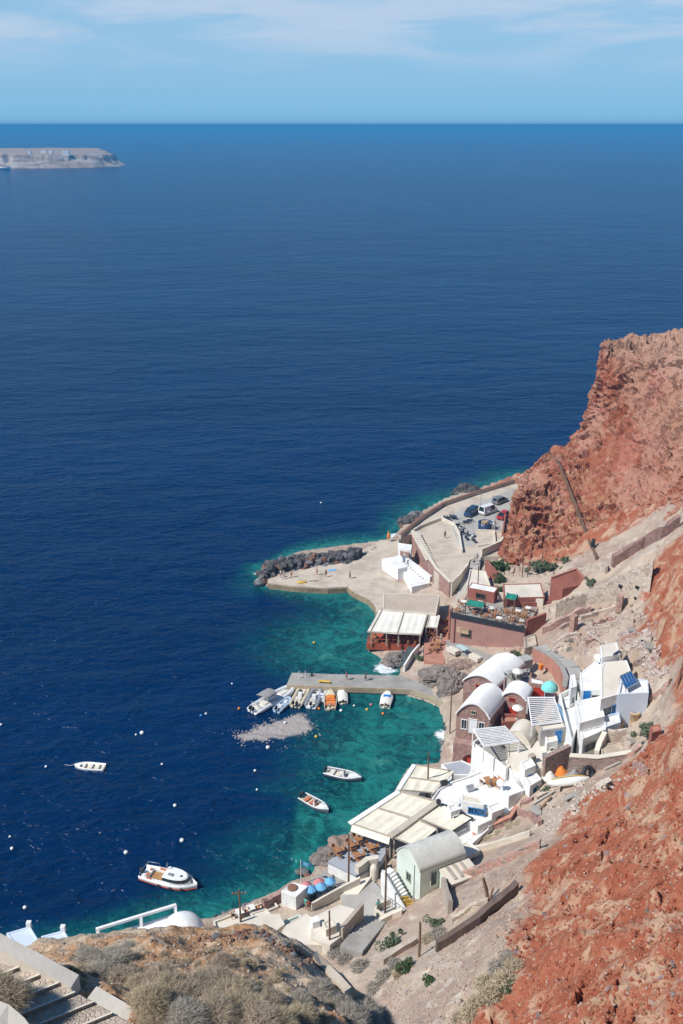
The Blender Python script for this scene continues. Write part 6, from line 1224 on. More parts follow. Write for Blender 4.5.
# ------------------------------------------------------------------ vehicles
def car(name, paint, L, Wd, H, hood, boot, van=False):
    r = thing(name, 'x', 'car' if not van else 'van'); zb, belt = .28, H*.56 if not van else H*.5
    prof = [(-L/2, .55, .80), (-L/2+.12, .28, .95), (-L/2+boot, .26, 1.0), (0, .26, 1.0), (L/2-hood, .26, 1.0), (L/2-.25, .28, .94), (L/2, .5, .8)]
    top = {0: belt*.86, 1: belt*.95, 2: belt, 3: belt, 4: belt*.98, 5: belt*.84, 6: belt*.72}; b = MB(); rings = []
    for i, (x, z0, k) in enumerate(prof):
        w = Wd/2*k; zt = top[i]; rings.append([(x, -w*.94, z0), (x, -w, (z0+zt)/2), (x, -w*.93, zt), (x, 0, zt+.03), (x, w*.93, zt), (x, w, (z0+zt)/2), (x, w*.94, z0)])
    b.loft(rings, True, True, True); b.build('body', paint, r)
    x0, x1 = -L/2+boot*.35, L/2-hood*.82; t0, t1 = -L/2+boot*.6+.15, L/2-hood*(1.0 if van else 1.25)-.45; w0, w1 = Wd/2*.92, Wd/2*.76
    lo = [(x0, -w0), (x1, -w0), (x1, w0), (x0, w0)]; hi = [(t0, -w1), (t1, -w1), (t1, w1), (t0, w1)]
    b = MB(); b.loft([[(x, y, belt) for x, y in lo], [(x, y, H-.06) for x, y in hi]], True, True); b.build('window', GLASS, r, .03)
    b = MB(); b.loft([[(x, y*1.01, H-.09) for x, y in hi], [(x*.97, y*.93, H) for x, y in hi]], True, True); b.build('roof', paint, r, .02)
    for u in (0, 1, .45) if not van else (0, 1, .62):
        for s in (-1, 1): b = MB(); b.beam((x0+(x1-x0)*u, s*w0*1.0, belt), (t0+(t1-t0)*u, s*w1*1.01, H-.06), .09 if u not in (0,) or not van else .2, .04); b.build('pillar', paint, r)
    if van: b = MB(); b.loft([[(x0+.05, s_*w0*1.012, belt) for s_ in (-1, 1)]+[(x0+(x1-x0)*.58, s_*w0*1.012, belt) for s_ in (1, -1)], [(t0+.05, s_*w1*1.03, H-.08) for s_ in (-1, 1)]+[(t0+(t1-t0)*.58, s_*w1*1.03, H-.08) for s_ in (1, -1)]]); b.build('cargo_panel', paint, r)
    for x in (-L/2+.8, L/2-.85):
        for s in (-1, 1):
            b = MB(); b.lathe((0, 0, 0), [(.2, -.11), (.32, -.1), (.33, 0), (.32, .1), (.2, .11)], 16); b.v = [(x+v[0], s*(Wd/2-.1)+v[2], .33+v[1]) for v in b.v]; w_ = b.build('wheel', BLACK, r); b = MB(); b.lathe((0, 0, 0), [(.2, -.115), (.2, .115)], 12); b.v = [(x+v[0], s*(Wd/2-.1)+v[2], .33+v[1]) for v in b.v]; b.build('rim', STEEL, w_)
    for s in (-1, 1):
        b = MB(); b.box((L/2-.1, s*Wd*.33, belt*.66), (.14, .34, .16)); b.build('headlight', LAMP_W, r, .02); b = MB(); b.box((-L/2+.08, s*Wd*.38, belt*.75), (.12, .2, .22)); b.build('tail_light', REDPAINT, r, .02)
        b = MB(); b.box((L/2-hood-.1, s*(Wd/2+.06), belt+.08), (.12, .16, .14)); b.build('mirror', paint, r, .02)
    return r
def put_car(c, mid, back_front, label): a, e = P(*back_front[0], PARK_Z), P(*back_front[1], PARK_Z); p = P(*mid, PARK_Z+.012); place(c, p, heading(a, e), label)
put_car(car('parked_car', CAR_B, 4.8, 1.95, 1.75, 1.1, .5), (471, 514.5), ((479, 509), (463, 520)), 'dark blue parked car between motorbikes and white van')
put_car(car('parked_van', CAR_W, 5.0, 2.0, 2.1, .95, .2, True), (488, 513), ((480, 516), (497, 510)), 'white parked van between the dark blue and silver cars')
put_car(car('parked_car', CAR_G, 4.7, 1.9, 1.6, 1.2, .6), (500, 502.5), ((492, 506), (508, 499)), 'silver grey parked car nearest the sea wall and the cliff')
put_car(car('parked_car', CAR_R, 4.0, 1.75, 1.5, 1.0, .4), (502.5, 518), ((509, 513), (496, 522)), 'red parked car under the red cliff')
def motorbike(paint):
    r = thing('parked_motorbike', 'x', 'motorbike')
    for x in (-.62, .62): b = MB(); b.tube([(x+.27*math.cos(t), 0, .3+.27*math.sin(t)) for t in [2*PI*k/14 for k in range(15)]], .06, 6, False); b.build('wheel', BLACK, r)
    b = MB(); b.loft([[(x, -w, z0), (x, -w, z1), (x, w, z1), (x, w, z0)] for x, w, z0, z1 in ((-.85, .08, .5, .7), (-.5, .17, .35, .78), (0, .15, .28, .6), (.3, .14, .3, .75), (.55, .1, .5, .95))], True, True, True); b.build('body', paint, r)
    b = MB(); b.box((-.3, 0, .82), (.75, .28, .1)); b.build('seat', BLACK, r, .03); b = MB(); b.tube([(.62, 0, .3), (.42, 0, 1.0)], .04, 6); b.tube([(.4, -.35, 1.05), (.45, 0, 1.0), (.4, .35, 1.05)], .025, 6); b.build('handlebar', DARKMETAL, r); return r
mb_ = [motorbike(DARKMETAL), motorbike(NAVY), motorbike(TUBEW)]
row1 = [(445 + i*3.1, 519.8 - i*.6 + (i % 2)*.8) for i in range(4)]
for i, (x, y) in enumerate(row1): place(mb_[i % 2], P(x, y, PARK_Z+.013), 1.9+.1*i, ('%s motorbike in the upper row behind the blue car, %s' % (('dark', 'navy')[i % 2], ('first from the cream kerb', 'second from the kerb', 'third from the kerb', 'nearest the blue car')[i])), 'motorbikes parked on the lot')
row2 = [(457.5, 527), (462, 529.5), (462.5, 534), (467.5, 535.5), (473, 536.5), (466, 539.5), (473.5, 542)]
for i, (x, y) in enumerate(row2): place(mb_[(i*2) % 3], P(x, y, PARK_Z+.013), .5+.25*i, ('motorbike in the lower row by the curved wall, %s' % ('pale one at its upper end', 'second down', 'third down', 'in the middle', 'upper right one', 'lower left one', 'lowest by the cream wall')[i]), 'motorbikes parked on the lot')
for x, y, lab in ((466, 524, 'motorbike standing alone before the dark blue car'), (470, 522.5, 'navy motorbike between blue car and round container')): place(mb_[1], P(x, y, PARK_Z+.013), .3, lab, 'motorbikes parked on the lot')
b = MB(); p = P(388.5, 541.5, QUAY_Z); b.lathe(p, [(.04, 0), (.04, .8), (.42, .9), (.36, 1.6), (.12, 2.4), (.03, 2.6)], 10); single('folded_parasol', b, ORANGE, 'bright orange folded parasol at the seaward edge of the quay', 'parasol')
b = MB(); a, c = P(297, 582.5, QUAY_Z+.1), P(307, 581.8, QUAY_Z+.1); d_ = (c-a); n_ = Vector((-d_.y, d_.x, 0)).normalized(); b.loft([[a.lerp(c, t)+n_*w, a.lerp(c, t)+n_*w*.9+Vector((0, 0, .14)), a.lerp(c, t)-n_*w*.9+Vector((0, 0, .14)), a.lerp(c, t)-n_*w] for t, w in ((0, .12), (.1, .32), (.3, .42), (.7, .42), (.9, .3), (1, .1))], True, True, True); single('paddle_board', b, YELLOW, 'yellow paddle board lying on the quay edge', 'paddle board')
b = MB(); a, c = P(309, 581.5, QUAY_Z), P(318, 581, QUAY_Z); b.beam(a+Vector((0, 0, .1)), c+Vector((0, 0, .1)), .18, .2); single('timber_baulk', b, mat('grey_timber', (.33, .30, .26), .9), 'grey timber baulk beside the yellow paddle board', 'timber')
b = MB(); a = P(325, 690, .9); a, c = P(319, 682.5, PIER_Z), P(330, 683.5, PIER_Z); b.beam(a+Vector((0, 0, .35)), c+Vector((0, 0, .35)), .5, .1); b.beam(a+Vector((0, 0, .15)), a+Vector((.1, 0, .15)), .5, .3); b.beam(c+Vector((0, 0, .15)), c+Vector((.1, 0, .15)), .5, .3); single('yellow_bench', b, YELLOW, 'low yellow bench on the edge of the pier above the orange boat', 'bench')
r = thing('pier_ladder', 'white tubular ladder rail at the head of the pier', 'ladder', P(299, 677, PIER_Z)); b = MB(); p = P(299, 677, PIER_Z)
for s in (0, 1.1): b.tube([p+Vector((s, -.4, 0)), p+Vector((s, -.4, 1.0)), p+Vector((s, .5, 1.0)), p+Vector((s, .5, 0))], .05, 6)
b.tube([p+Vector((0, -.4, .5)), p+Vector((1.1, -.4, .5))], .04, 6); b.build('rail', WHITE_SMOOTH, r)
b = MB(); b.lathe(p+Vector((2.2, .3, 0)), [(.18, 0), (.15, .3), (.24, .36), (.2, .45), (.02, .47)], 12); b.build('bollard', DARKMETAL, r)
# ------------------------------------------------------------------ people
def skin_mesh(name, verts, edges, radii, m, parent, sub=1):
    me = bpy.data.meshes.new(name); me.from_pydata(verts, edges, []); o = bpy.data.objects.new(name, me); C.objects.link(o)
    md = o.modifiers.new('s', 'SKIN'); sv = me.skin_vertices[0].data
    for i, rr_ in enumerate(radii): sv[i].radius = rr_ if isinstance(rr_, tuple) else (rr_, rr_); sv[i].use_root = (i == 0)
    s2 = o.modifiers.new('u', 'SUBSURF'); s2.levels = sub; s2.render_levels = sub
    dg = bpy.context.evaluated_depsgraph_get(); new = bpy.data.meshes.new_from_object(o.evaluated_get(dg)); o.modifiers.clear(); o.data = new; bpy.data.meshes.remove(me)
    new.name = name; new.polygons.foreach_set('use_smooth', [True]*len(new.polygons)); new.materials.clear(); new.materials.append(m)
    if parent: o.parent = parent
    return o
def person(shirt, legs, stride=.0, short=True, bare=False, arm=.12, hat=None):
    r = thing('person', 'x', 'person'); st = stride
    v = [(0, 0, .95), (0, 0, 1.15), (0, 0, 1.38), (0, .0, 1.48), (.01, 0, 1.56), (.02, 0, 1.66), (.0, 0, 1.75)]; e = [(0, 1), (1, 2), (2, 3), (3, 4), (4, 5), (5, 6)]; rd = [(.14, .11), (.13, .1), (.15, .1), .065, .06, (.085, .095), .06]
    for s in (1, -1):
        k = len(v); f = st*s; v += [(0, s*.1, .88), (f*.35, s*.1, .48), (f*.55-.03, s*.1, .1), (f*.55+.12, s*.11, .04)]; e += [(0, k), (k, k+1), (k+1, k+2), (k+2, k+3)]; rd += [(.095, .095), (.058, .058), (.042, .042), (.036, .03)]
        k = len(v); v += [(0, s*.19, 1.40), (-f*.15, s*(.22+arm*.4), 1.13), (-f*.25+.08, s*(.24+arm), .9), (-f*.25+.12, s*(.24+arm), .80)]; e += [(2, k), (k, k+1), (k+1, k+2), (k+2, k+3)]; rd += [(.055, .055), (.042, .042), (.032, .032), (.036, .02)]
    skin_mesh('body', v, e, rd, SKIN, r)
    if not bare:
        sv = [(0, 0, .98), (0, 0, 1.15), (0, 0, 1.38), (0, .19, 1.41), (-st*.07, .21, 1.25), (0, -.19, 1.41), (st*.07, -.21, 1.25), (0, 0, 1.46)]
        skin_mesh('shirt', sv, [(0, 1), (1, 2), (2, 3), (3, 4), (2, 5), (5, 6), (2, 7)], [(.17, .14), (.155, .125), (.17, .125), (.075, .075), (.07, .07), (.075, .075), (.07, .07), (.08, .08)], shirt, r)
    zl = .55 if short else .12; lv = [(0, 0, .98), (0, .1, .86), (st*.35*(1 if short else .9), .1, zl+.0), (0, -.1, .86), (-st*.35*(1 if short else .9), -.1, zl)]
    if not short: lv[2] = (st*.5, .1, .14); lv[4] = (-st*.5, -.1, .14)
    skin_mesh('shorts' if short else 'trousers', lv, [(0, 1), (1, 2), (0, 3), (3, 4)], [(.165, .13), (.115, .115), (.085, .085) if short else (.06, .06), (.115, .115), (.085, .085) if short else (.06, .06)], legs, r)
    b = MB(); b.ball((-.01, 0, 1.69), .108, 10, (1, .95, 1)); b.v = [q for q in b.v]; b.v = [(x if z > 1.66 else min(x, -.0), y, max(z, 1.6)) for x, y, z in b.v]; b.build('hair', HAIR, r)
    if hat: b = MB(); b.lathe((0, 0, 1.72), [(.24, 0), (.13, .03), (.11, .13), (.02, .15)], 14); b.build('hat', hat, r)
    return r
pr = {'a': person(CLOTH_W, CLOTH_N, .1), 'b': person(CLOTH_N, CLOTH_N, .35, False), 'c': person(CLOTH_R, CLOTH_R, .05, True, True), 'd': person(CLOTH_B, CLOTH_K, .3), 'e': person(CLOTH_T, CLOTH_T, .1), 'f': person(CLOTH_W, CLOTH_W, .1, False, False, .1, CARD), 'g': person(CLOTH_R, CLOTH_N, .25)}
PEOPLE = [('a', 281, 577.5, QUAY_Z, .3, 'person in white shirt by the boulders, seaward end of the quay'), ('f', 284, 579, QUAY_Z, 2, 'person all in white with sun hat at the quay end'), ('c', 291.5, 577.5, QUAY_Z, 1, 'bare chested person in red shorts near the quay end'),
 ('c', 317, 575, QUAY_Z, 4, 'bare chested person in red shorts standing under the boulders mid quay'), ('g', 326, 577, QUAY_Z, -1, 'person in red shirt walking on the quay beside the blue towel'), ('b', 350, 578.5, QUAY_Z, 0, 'person in dark clothes alone in the middle of the quay'),
 ('g', 346.5, 680, PIER_Z, 3, 'person in red shirt walking on the pier, the left one'), ('b', 365.5, 680.5, PIER_Z, 0, 'person in dark clothes walking on the pier, the right one'),
 ('b', 445, 538, PARK_Z, 2, 'person in dark clothes standing on the sunken terrace'), ('a', 474, 565, 5.2, 2, 'person in white shirt walking up the grey ramp'), ('d', 477, 561, 5.5, 1, 'person in blue shirt at the top of the grey ramp'), ('b', 494.8, 528, PARK_Z, 1, 'person in dark clothes at the foot of the lamp post by the red wall'),
 ('f', 441, 643, 2.5, 2, 'waiter in white standing on the rose dining terrace'), ('g', 420, 642, 2.5, 1, 'person in red shirt at the corner of the red deck'), ('f', 423, 655, 2.5, 2.5, 'person in white and sun hat on the steps by the slipway'), ('f', 404.5, 560, 4.0, 4, 'person in white with hat before the door of the white block'),
 ('e', 306, 909, 1.9, 1, 'person in turquoise by the green courtyard'), ('a', 316, 893, 1.3, 3, 'person in white shirt beside the shaded parasol tables'), ('g', 309, 911, 1.9, 2, 'person in red shirt behind the one in turquoise'), ('d', 333, 886, 1.3, 2, 'person in blue shirt under the light blue parasols'), ('e', 378, 911, 3.1, 2, 'person in turquoise leaning on the round white platform'), ('b', 296, 897, 1.4, 0, 'person in dark clothes by the blue door of the white cube')]
for k, x, y, z, a, lab in PEOPLE: place(pr[k], P(x, y, z+.02), a, lab)
b = MB(); p = P(332, 570, QUAY_Z+.03); b.box(p, (1.8, .9, .04), .3); single('beach_towel', b, BLUECLOTH, 'blue beach towel spread on the quay below the boulders', 'towel')
# ------------------------------------------------------------------ tables, chairs, parasols
def tset(top, chairm):
    b = MB(); b.box((0, 0, .74), (.95, .95, .05)); b.beam((0, 0, 0), (0, 0, .72), .1, .1); b.box((0, 0, .03), (.6, .6, .05)); t = b.build('dining_table', top); tag(t, 'x', 'table')
    b = MB(); b.box((0, 0, .45), (.44, .44, .05)); b.beam((-.2, 0, .95), (-.2, .001, .45), .44, .05)
    for x in (-.19, .19):
        for y in (-.19, .19): b.beam((x, y, 0), (x, y, .45), .045, .045)
    c = b.build('dining_chair', chairm); tag(c, 'x', 'chair'); return t, c
SETS = {'o': tset(TABLEWOOD, TABLEWOOD), 'w': tset(AWNW, TABLEWOOD), 'g': tset(GREYCON, GREYCLOTH), 'b': tset(mat('pale_table_top', (.6, .55, .45), .6), BLACK)}
SIDE = ['seaward side', 'viewer side', 'landward side', 'far side']
def seat_group(kind, p, rot, where, nch=4, wherechair=None):
    t, c = SETS[kind]; place(t, p, rot, 'square table '+where, 'restaurant tables')
    for i in range(nch):
        a = rot+i*PI/2; q = Vector(p)+Vector((-math.cos(a)*.85, -math.sin(a)*.85, 0)); k = int(round(((a+PI) % (2*PI))/(PI/2))) % 4
        place(c, q, a, 'chair '+where+', '+SIDE[(2, 3, 0, 1)[k]], 'restaurant chairs')
for x, y, lab in ((337, 854.5, 'seaward front'), (351, 849, 'seaward middle'), (358, 843, 'far seaward'), (371, 851, 'landward'), (357, 859.5, 'nearest the white front wall')):
    seat_group('o', P(x, y, 3.0), .5, 'of orange wood on the blue grey terrace, '+lab)
for i, (x, y) in enumerate(((376, 643), (386, 643.5), (398, 644), (407, 644.5), (414, 645))): seat_group('o', P(x, y-2, 1.93), .1, 'on the red deck under the twin awnings, number %s from the sea' % ('one', 'two', 'three', 'four', 'five')[i], 4)
for x, y, lab in ((432, 636, 'upper left'), (437, 646, 'lower, below the waiter'), (442, 632, 'by the red wall'), (434, 651, 'lowest'), (443, 622, 'farthest up')): seat_group('o', P(x, y, 2.52), .4, 'on the rose dining terrace, '+lab, 4)
for i, (u, v) in enumerate(((.06, .15), (.06, .5), (.14, .62), (.26, .6), (.45, .15), (.45, .45), (.55, .3), (.63, .12), (.66, .5), (.8, .55), (.9, .45), (.9, .75), (.8, .2), (.92, .2), (.28, .25))):
    seat_group('ow'[i % 2], TR(u, v, .02), math.atan2(dirn.y, dirn.x), 'on the roof terrace, %s from its left end, %s' % (('first', 'first', 'second', 'fourth', 'fifth', 'fifth', 'sixth', 'seventh', 'eighth', 'ninth', 'tenth', 'tenth', 'ninth', 'last', 'third')[i], ('front row', 'middle row', 'back row')[0 if v < .33 else 1 if v < .65 else 2]), 3)
for x, y, lab in ((483, 739, 'left'), (492, 741, 'middle'), (502, 742, 'right'), (507, 747, 'far right'), (493, 734, 'back')): seat_group('g', P(x, y, 8.33), .3, 'under the shoreside white pergola, '+lab)
for x, y, lab in ((510, 676, 'left'), (517, 679, 'middle'), (523, 675, 'right')): seat_group('g', P(x, y, 9.27), .3, 'on the grey terrace behind the small red doored house, '+lab, 3)
for x, y, lab in ((487, 783, 'left'), (495, 785, 'right')): seat_group('o', P(x, y, 5.7), .3, 'on the white roof below the red sign, '+lab, 3)
for x, y, lab in ((236, 916, 'left'), (247, 912, 'right')): seat_group('w', P(x+4, y, 1.45), .4, 'on the shore terrace with red cushions, '+lab, 3)
def parasol(m, rad, h):
    r = thing('parasol', 'x', 'parasol'); b = MB(); b.tube([(0, 0, 0), (0, 0, h+.25)], .035, 6); b.build('pole', WOOD, r); b = MB(); n = 8
    rings = [[(rad*k*math.cos(2*PI*i/16)*(1 if i % 2 == 0 else .955), rad*k*math.sin(2*PI*i/16)*(1 if i % 2 == 0 else .955), z) for i in range(16)] for k, z in ((1, h-.42), (1, h-.25), (.55, h+.02), (.03, h+.22))]
    b.loft(rings, True, False); b.build('canopy', m, r); b = MB(); b.lathe((0, 0, 0), [(.3, 0), (.3, .1), (.05, .14)], 10); b.build('base', GREYCON, r); return r
pp, pb, pw = parasol(PINKCLOTH, .72, 2.1), parasol(BLUECLOTH, .72, 2.1), parasol(AWNW, .85, 2.2)
for m_, x, y, lab in ((pp, 306.5, 892, 'pink parasol nearest the white cube'), (pp, 319.5, 889, 'pink parasol between the light blue ones'), (pb, 311, 896, 'light blue parasol nearest the viewer, by the white cube'), (pb, 321, 893.5, 'light blue parasol in the middle of the shore yard'), (pb, 330, 888, 'light blue parasol farthest right on the shore yard')): place(m_, P(x, y+5, 1.3), .3, lab, 'parasols on the shore yard')
for x, y, lab in ((309, 899, 'left'), (320, 899, 'middle'), (328, 895, 'right')): seat_group('b', P(x, y, 1.32), .4, 'under the shore yard parasols, '+lab)
place(pw, P(517, 719, 8.3), 0, 'white parasol in front of the small red doored house'); place(pw, P(517, 682, 9.27), .2, 'white parasol on the grey terrace behind the arched houses')
for i, (x, y, m_, lab) in enumerate(((462, 655, mat('pale_aqua_glass', (.45, .60, .60), .3), 'pale aqua glass canopy in the grey lane'), (453, 652, CREAM, 'low cream planter box at the left end of the lane'), (475, 659, CREAM, 'low cream planter box at the right of the aqua canopy'))):
    b = MB(); p = P(x, y, 3.4); b.box((p.x, p.y, 3.7 if i else 4.9), (2.2, 1.1, .7 if i else .15), -.9)
    if i == 0:
        for dx in (-.7, .7): b.beam((p.x+dx*.6, p.y-dx*.8, 3.0), (p.x+dx*.6, p.y-dx*.8, 4.85), .08, .08)
    single('planter' if i else 'glass_canopy', b, m_, lab, 'planter' if i else 'canopy')
for i, (x, y, z, m_, d_, lab) in enumerate(((525.5, 662, 8.2, mat('grey_box', (.42, .42, .40), .8), (1.7, 1.7, 1.5), 'square grey box on the terrace by the curved wall'), (541, 667, 8.2, ORANGE, (.6, .6, .9), 'orange bin beside the curved wall'), (444, 783, 6.2, DARKMETAL, (.9, .6, .5), 'dark air conditioner box on the left of the white flat roof'), (511, 806, 5.5, DARKMETAL, (1.0, .5, .6), 'dark box at the right end of the white flat roof'), (470, 788, 6.2, STEEL, (1.0, .5, .6), 'grey air conditioner box in the middle of the white flat roof'), (438.5, 802, 6.6, DARKMETAL, (.5, .5, .5), 'small dark box at the top of the beige awning beam'), (532, 758, 10.4, TAUPE, (.8, .8, .9), 'brown chimney lump at the edge of the cream flat roof'), (545, 756, 10.2, STEEL, (.6, .6, .6), 'small grey water tank on the cream flat roof'))):
    b = MB(); p = P(x, y, z); zz = max(z, 0); b.box((p.x, p.y, zz), d_, .4); b.box((p.x, p.y, zz+d_[2]/2+.03), (d_[0]*1.06, d_[1]*1.06, .06), .4); single('utility_box', b, m_, lab, 'box', bevel=.03)
# ------------------------------------------------------------------ rocks
def rock(rad, seed, m, name='boulder', sq=(1, 1, .8), sub=2):
    bm = bmesh.new(); bmesh.ops.create_icosphere(bm, subdivisions=sub, radius=rad); rnd = random.Random(seed); off = Vector((seed*3.1, seed*1.7, 0))
    planes = [(Vector((rnd.gauss(0, 1), rnd.gauss(0, 1), rnd.gauss(0, 1))).normalized(), rnd.uniform(.35, .75)) for _ in range(9)]
    for v in bm.verts:
        d = v.co.normalized(); k = 1
        for n, h in planes:
            c = d.dot(n)
            if c > 0: k = min(k, h/c)
        k *= 1+.09*mnoise.noise(d*2.2+off); v.co = Vector((d.x*sq[0], d.y*sq[1], d.z*sq[2]))*k*rad
    me = bpy.data.meshes.new(name); bm.to_mesh(me); bm.free(); me.materials.append(m)
    o = bpy.data.objects.new(name, me); C.objects.link(o); tag(o, 'x', 'boulder'); return o
RK = [[rock(1, s+10*k, m, 'boulder', (1, .85+.1*(s % 3), .75)) for s in range(4)] for k, m in enumerate((LAVA, LAVARED, LAVAGREY))]
RS = [[rock(1, s+10*k, m, 'loose_stone', (1, .85+.1*(s % 3), .75), 1) for s in range(3)] for k, m in enumerate((LAVA, LAVARED, LAVAGREY))]
for g_ in RS:
    for o_ in g_: o_['category'] = 'stone'
KN = ('black', 'rusty brown', 'grey'); rnd = random.Random(5); n = 0
line = [(261, 577), (270, 570), (285, 566), (300, 563), (315, 562), (330, 561), (345, 559), (360, 554), (372, 549), (380, 545)]
for i in range(len(line)-1):
    for j in range(5 if i < 7 else 3):
        for row in range(4 if i < 7 else 2):
            t = (j+rnd.random()*.6)/(5 if i < 7 else 4); x = line[i][0]+(line[i+1][0]-line[i][0])*t; y = line[i][1]+(line[i+1][1]-line[i][1])*t-row*(3.2 if i < 7 else 2.2)+rnd.uniform(-1, 1)+5
            hgt = (.7, 1.9, 2.1, .7)[row] if i else (.4, 1.2, 1.3, .4)[row]
            if i >= 7: hgt *= .5
            p = P(x, y-hgt*2.5, hgt+.4); k = rnd.choices((0, 1, 2), (.55, .15, .30))[0] if i < 7 else rnd.choices((0, 1, 2), (.15, .6, .25))[0]
            s = rnd.uniform(.8, 1.5)*(1.12 if i < 7 else .7)
            where = ('at the seaward tip of the breakwater' if i == 0 else 'in the outer part of the breakwater' if i < 3 else 'in the middle of the breakwater' if i < 5 else 'in the inner part of the breakwater' if i < 7 else 'in the low rubble joining the quay')
            rw = ('quay side row', 'upper quay side row', 'upper seaward row', 'seaward waterline row')[row]
            o = place(rnd.choice(RK[k]), (p.x, p.y, hgt), rnd.uniform(0, 6), '%s %s boulder %s, %s' % ('large' if s > 1.1 else 'mid sized' if s > .9 else 'small', KN[k], where, rw), 'boulders of the breakwater', s*1.05)
            o.rotation_euler = (rnd.uniform(-.4, .4), rnd.uniform(-.4, .4), rnd.uniform(0, 6)); n += 1
def crest(t):
    pl_ = [(190, 941), (215, 935), (236, 933), (255, 929), (275, 940), (297, 950), (314, 960)]; i = min(int(t*6), 5); f = t*6-i
    return (pl_[i][0]+(pl_[i+1][0]-pl_[i][0])*f+rnd.gauss(0, 2.5), pl_[i][1]+(pl_[i+1][1]-pl_[i][1])*f+abs(rnd.gauss(0, 3.5)), rnd.uniform(.04, .21), None)
def scatter_rocks(lst, ms, where, grp, zoff=.2, protos=None, word=' boulder '):
    protos = protos or RK
    for x, y, s, z in lst:
        k = rnd.choice(ms); p = P(x, y, z) if z is not None else R(x, y)
        o = place(rnd.choice(protos[k]), p, 0, '%s %s %s' % ('large' if s > 1.5 else 'mid sized' if s > .9 else 'small', KN[k]+word.rstrip(), where), grp, s); o.rotation_euler = (rnd.uniform(-.4, .4), rnd.uniform(-.4, .4), rnd.uniform(0, 6))
sea_side = [(402+i*6.2+rnd.uniform(-2, 2), 527-i*2.5+rnd.uniform(-2, 1), rnd.uniform(1.0, 2.2), .4) for i in range(17)]
scatter_rocks(sea_side, (0, 1, 2), 'at the waterline below the long parapet', 'rocks below the parapet')
scatter_rocks([(420+rnd.uniform(-9, 9), 520+rnd.uniform(-5, 4), rnd.uniform(1.5, 2.6), .8) for _ in range(8)], (2, 2, 1), 'on the shore outside the bend of the parapet', 'rocks below the parapet')
scatter_rocks([(448+rnd.uniform(-4, 5), 723+i*1.6+rnd.uniform(-2, 2), rnd.uniform(.35, .9), .2) for i in range(14)], (0, 2), 'on the shingle before the nearest arched house', 'rocks of the harbour shore')
scatter_rocks([(395+rnd.uniform(-6, 10), 660+rnd.uniform(-6, 6), rnd.uniform(.7, 1.4), .4) for _ in range(12)], (0, 2, 1), 'in the surf below the red deck', 'rocks of the harbour shore')
scatter_rocks([(322+rnd.uniform(-6, 22), 858+rnd.uniform(-9, 9)-0, rnd.uniform(.5, 1.1), .4) for _ in range(18)], (1, 1, 2), 'around the foot of the blue grey terrace', 'rocks of the lower shore')
scatter_rocks([(312+rnd.uniform(-14, 6), 876+rnd.uniform(-4, 4), rnd.uniform(.5, 1.0), .3) for _ in range(10)], (2, 1), 'on the shore beside the parasols', 'rocks of the lower shore')
scatter_rocks([(215+i*5.2, 919-i*1.75+rnd.uniform(-2, 2), rnd.uniform(.5, 1.0), .2) for i in range(12)], (2, 2, 1), 'along the foot of the shore terrace', 'rocks of the lower shore')
scatter_rocks([crest(rnd.random()) for _ in range(130)]+[(60+rnd.uniform(0, 130), 948+rnd.uniform(-6, 30), rnd.uniform(.05, .16), None) for _ in range(30)], (1, 1, 1, 1, 2), 'on the crest of the dry foreground slope', 'stones of the foreground slope', protos=RS, word=' stone ')
def outcrop(name, label, px_, py_, size, m, seed, z=None):
    bm = bmesh.new(); bmesh.ops.create_icosphere(bm, subdivisions=5, radius=1); p = P(px_, py_, z) if z is not None else R(px_, py_)
    for v in bm.verts:
        d = v.co.normalized(); q = d*1.6+Vector((seed*3.3, 0, 0)); k = 1+.24*mnoise.fractal(q, .55, 2.1, 7)-.3*max(0, mnoise.cell(q*1.3)-.5)
        v.co = Vector((d.x*size[0]*k, d.y*size[1]*k, d.z*size[2]*k))
    me = bpy.data.meshes.new(name); bm.to_mesh(me); bm.free(); me.materials.append(m); o = bpy.data.objects.new(name, me); C.objects.link(o); o.location = p; return tag(o, label, 'rock')
outcrop('rock_outcrop', 'jagged grey brown rock outcrop between the pier path and the rose terrace', 438, 678, (3.4, 2.8, 1.7), ROCKGREY, 1, 1.5)
outcrop('rock_outcrop', 'brown rock outcrop left of the big barrel roofed house', 454, 685, (2.6, 2.4, 2.6), ROCKGREY, 2, 1.8)
outcrop('rock_outcrop', 'lower grey rock outcrop above the pier path bend', 452, 694, (2.6, 2.2, 2.4), ROCKGREY, 3, 1.2)
outcrop('rock_outcrop', 'tan rock outcrop under the lane beside the aqua canopy', 463, 669, (3.6, 2.0, 1.4), ROCKTAN, 4, 2.0)
outcrop('rock_outcrop', 'brown shore rock under the seaward corner of the blue grey terrace', 331, 859, (2.5, 1.9, 1.0), ROCKGREY, 5, .3)
outcrop('rock_outcrop', 'long brown shore rock beside the blue grey terrace under the awning end', 343, 846, (2.2, 1.8, 1.0), ROCKTAN, 6, .4)
outcrop('rock_outcrop', 'dark rock by the breaking wave below the red deck', 394, 662, (2.0, 1.8, 1.5), ROCKGREY, 7, .2)
outcrop('rock_outcrop', 'grey brown shore rock outside the bend of the long parapet', 412, 523, (3.4, 2.4, 1.9), LAVA, 8, .3)
outcrop('rock_outcrop', 'dark shore rock beyond the parapet near the cliff', 466, 492, (3.6, 2.2, 2.2), LAVA, 9, .3)
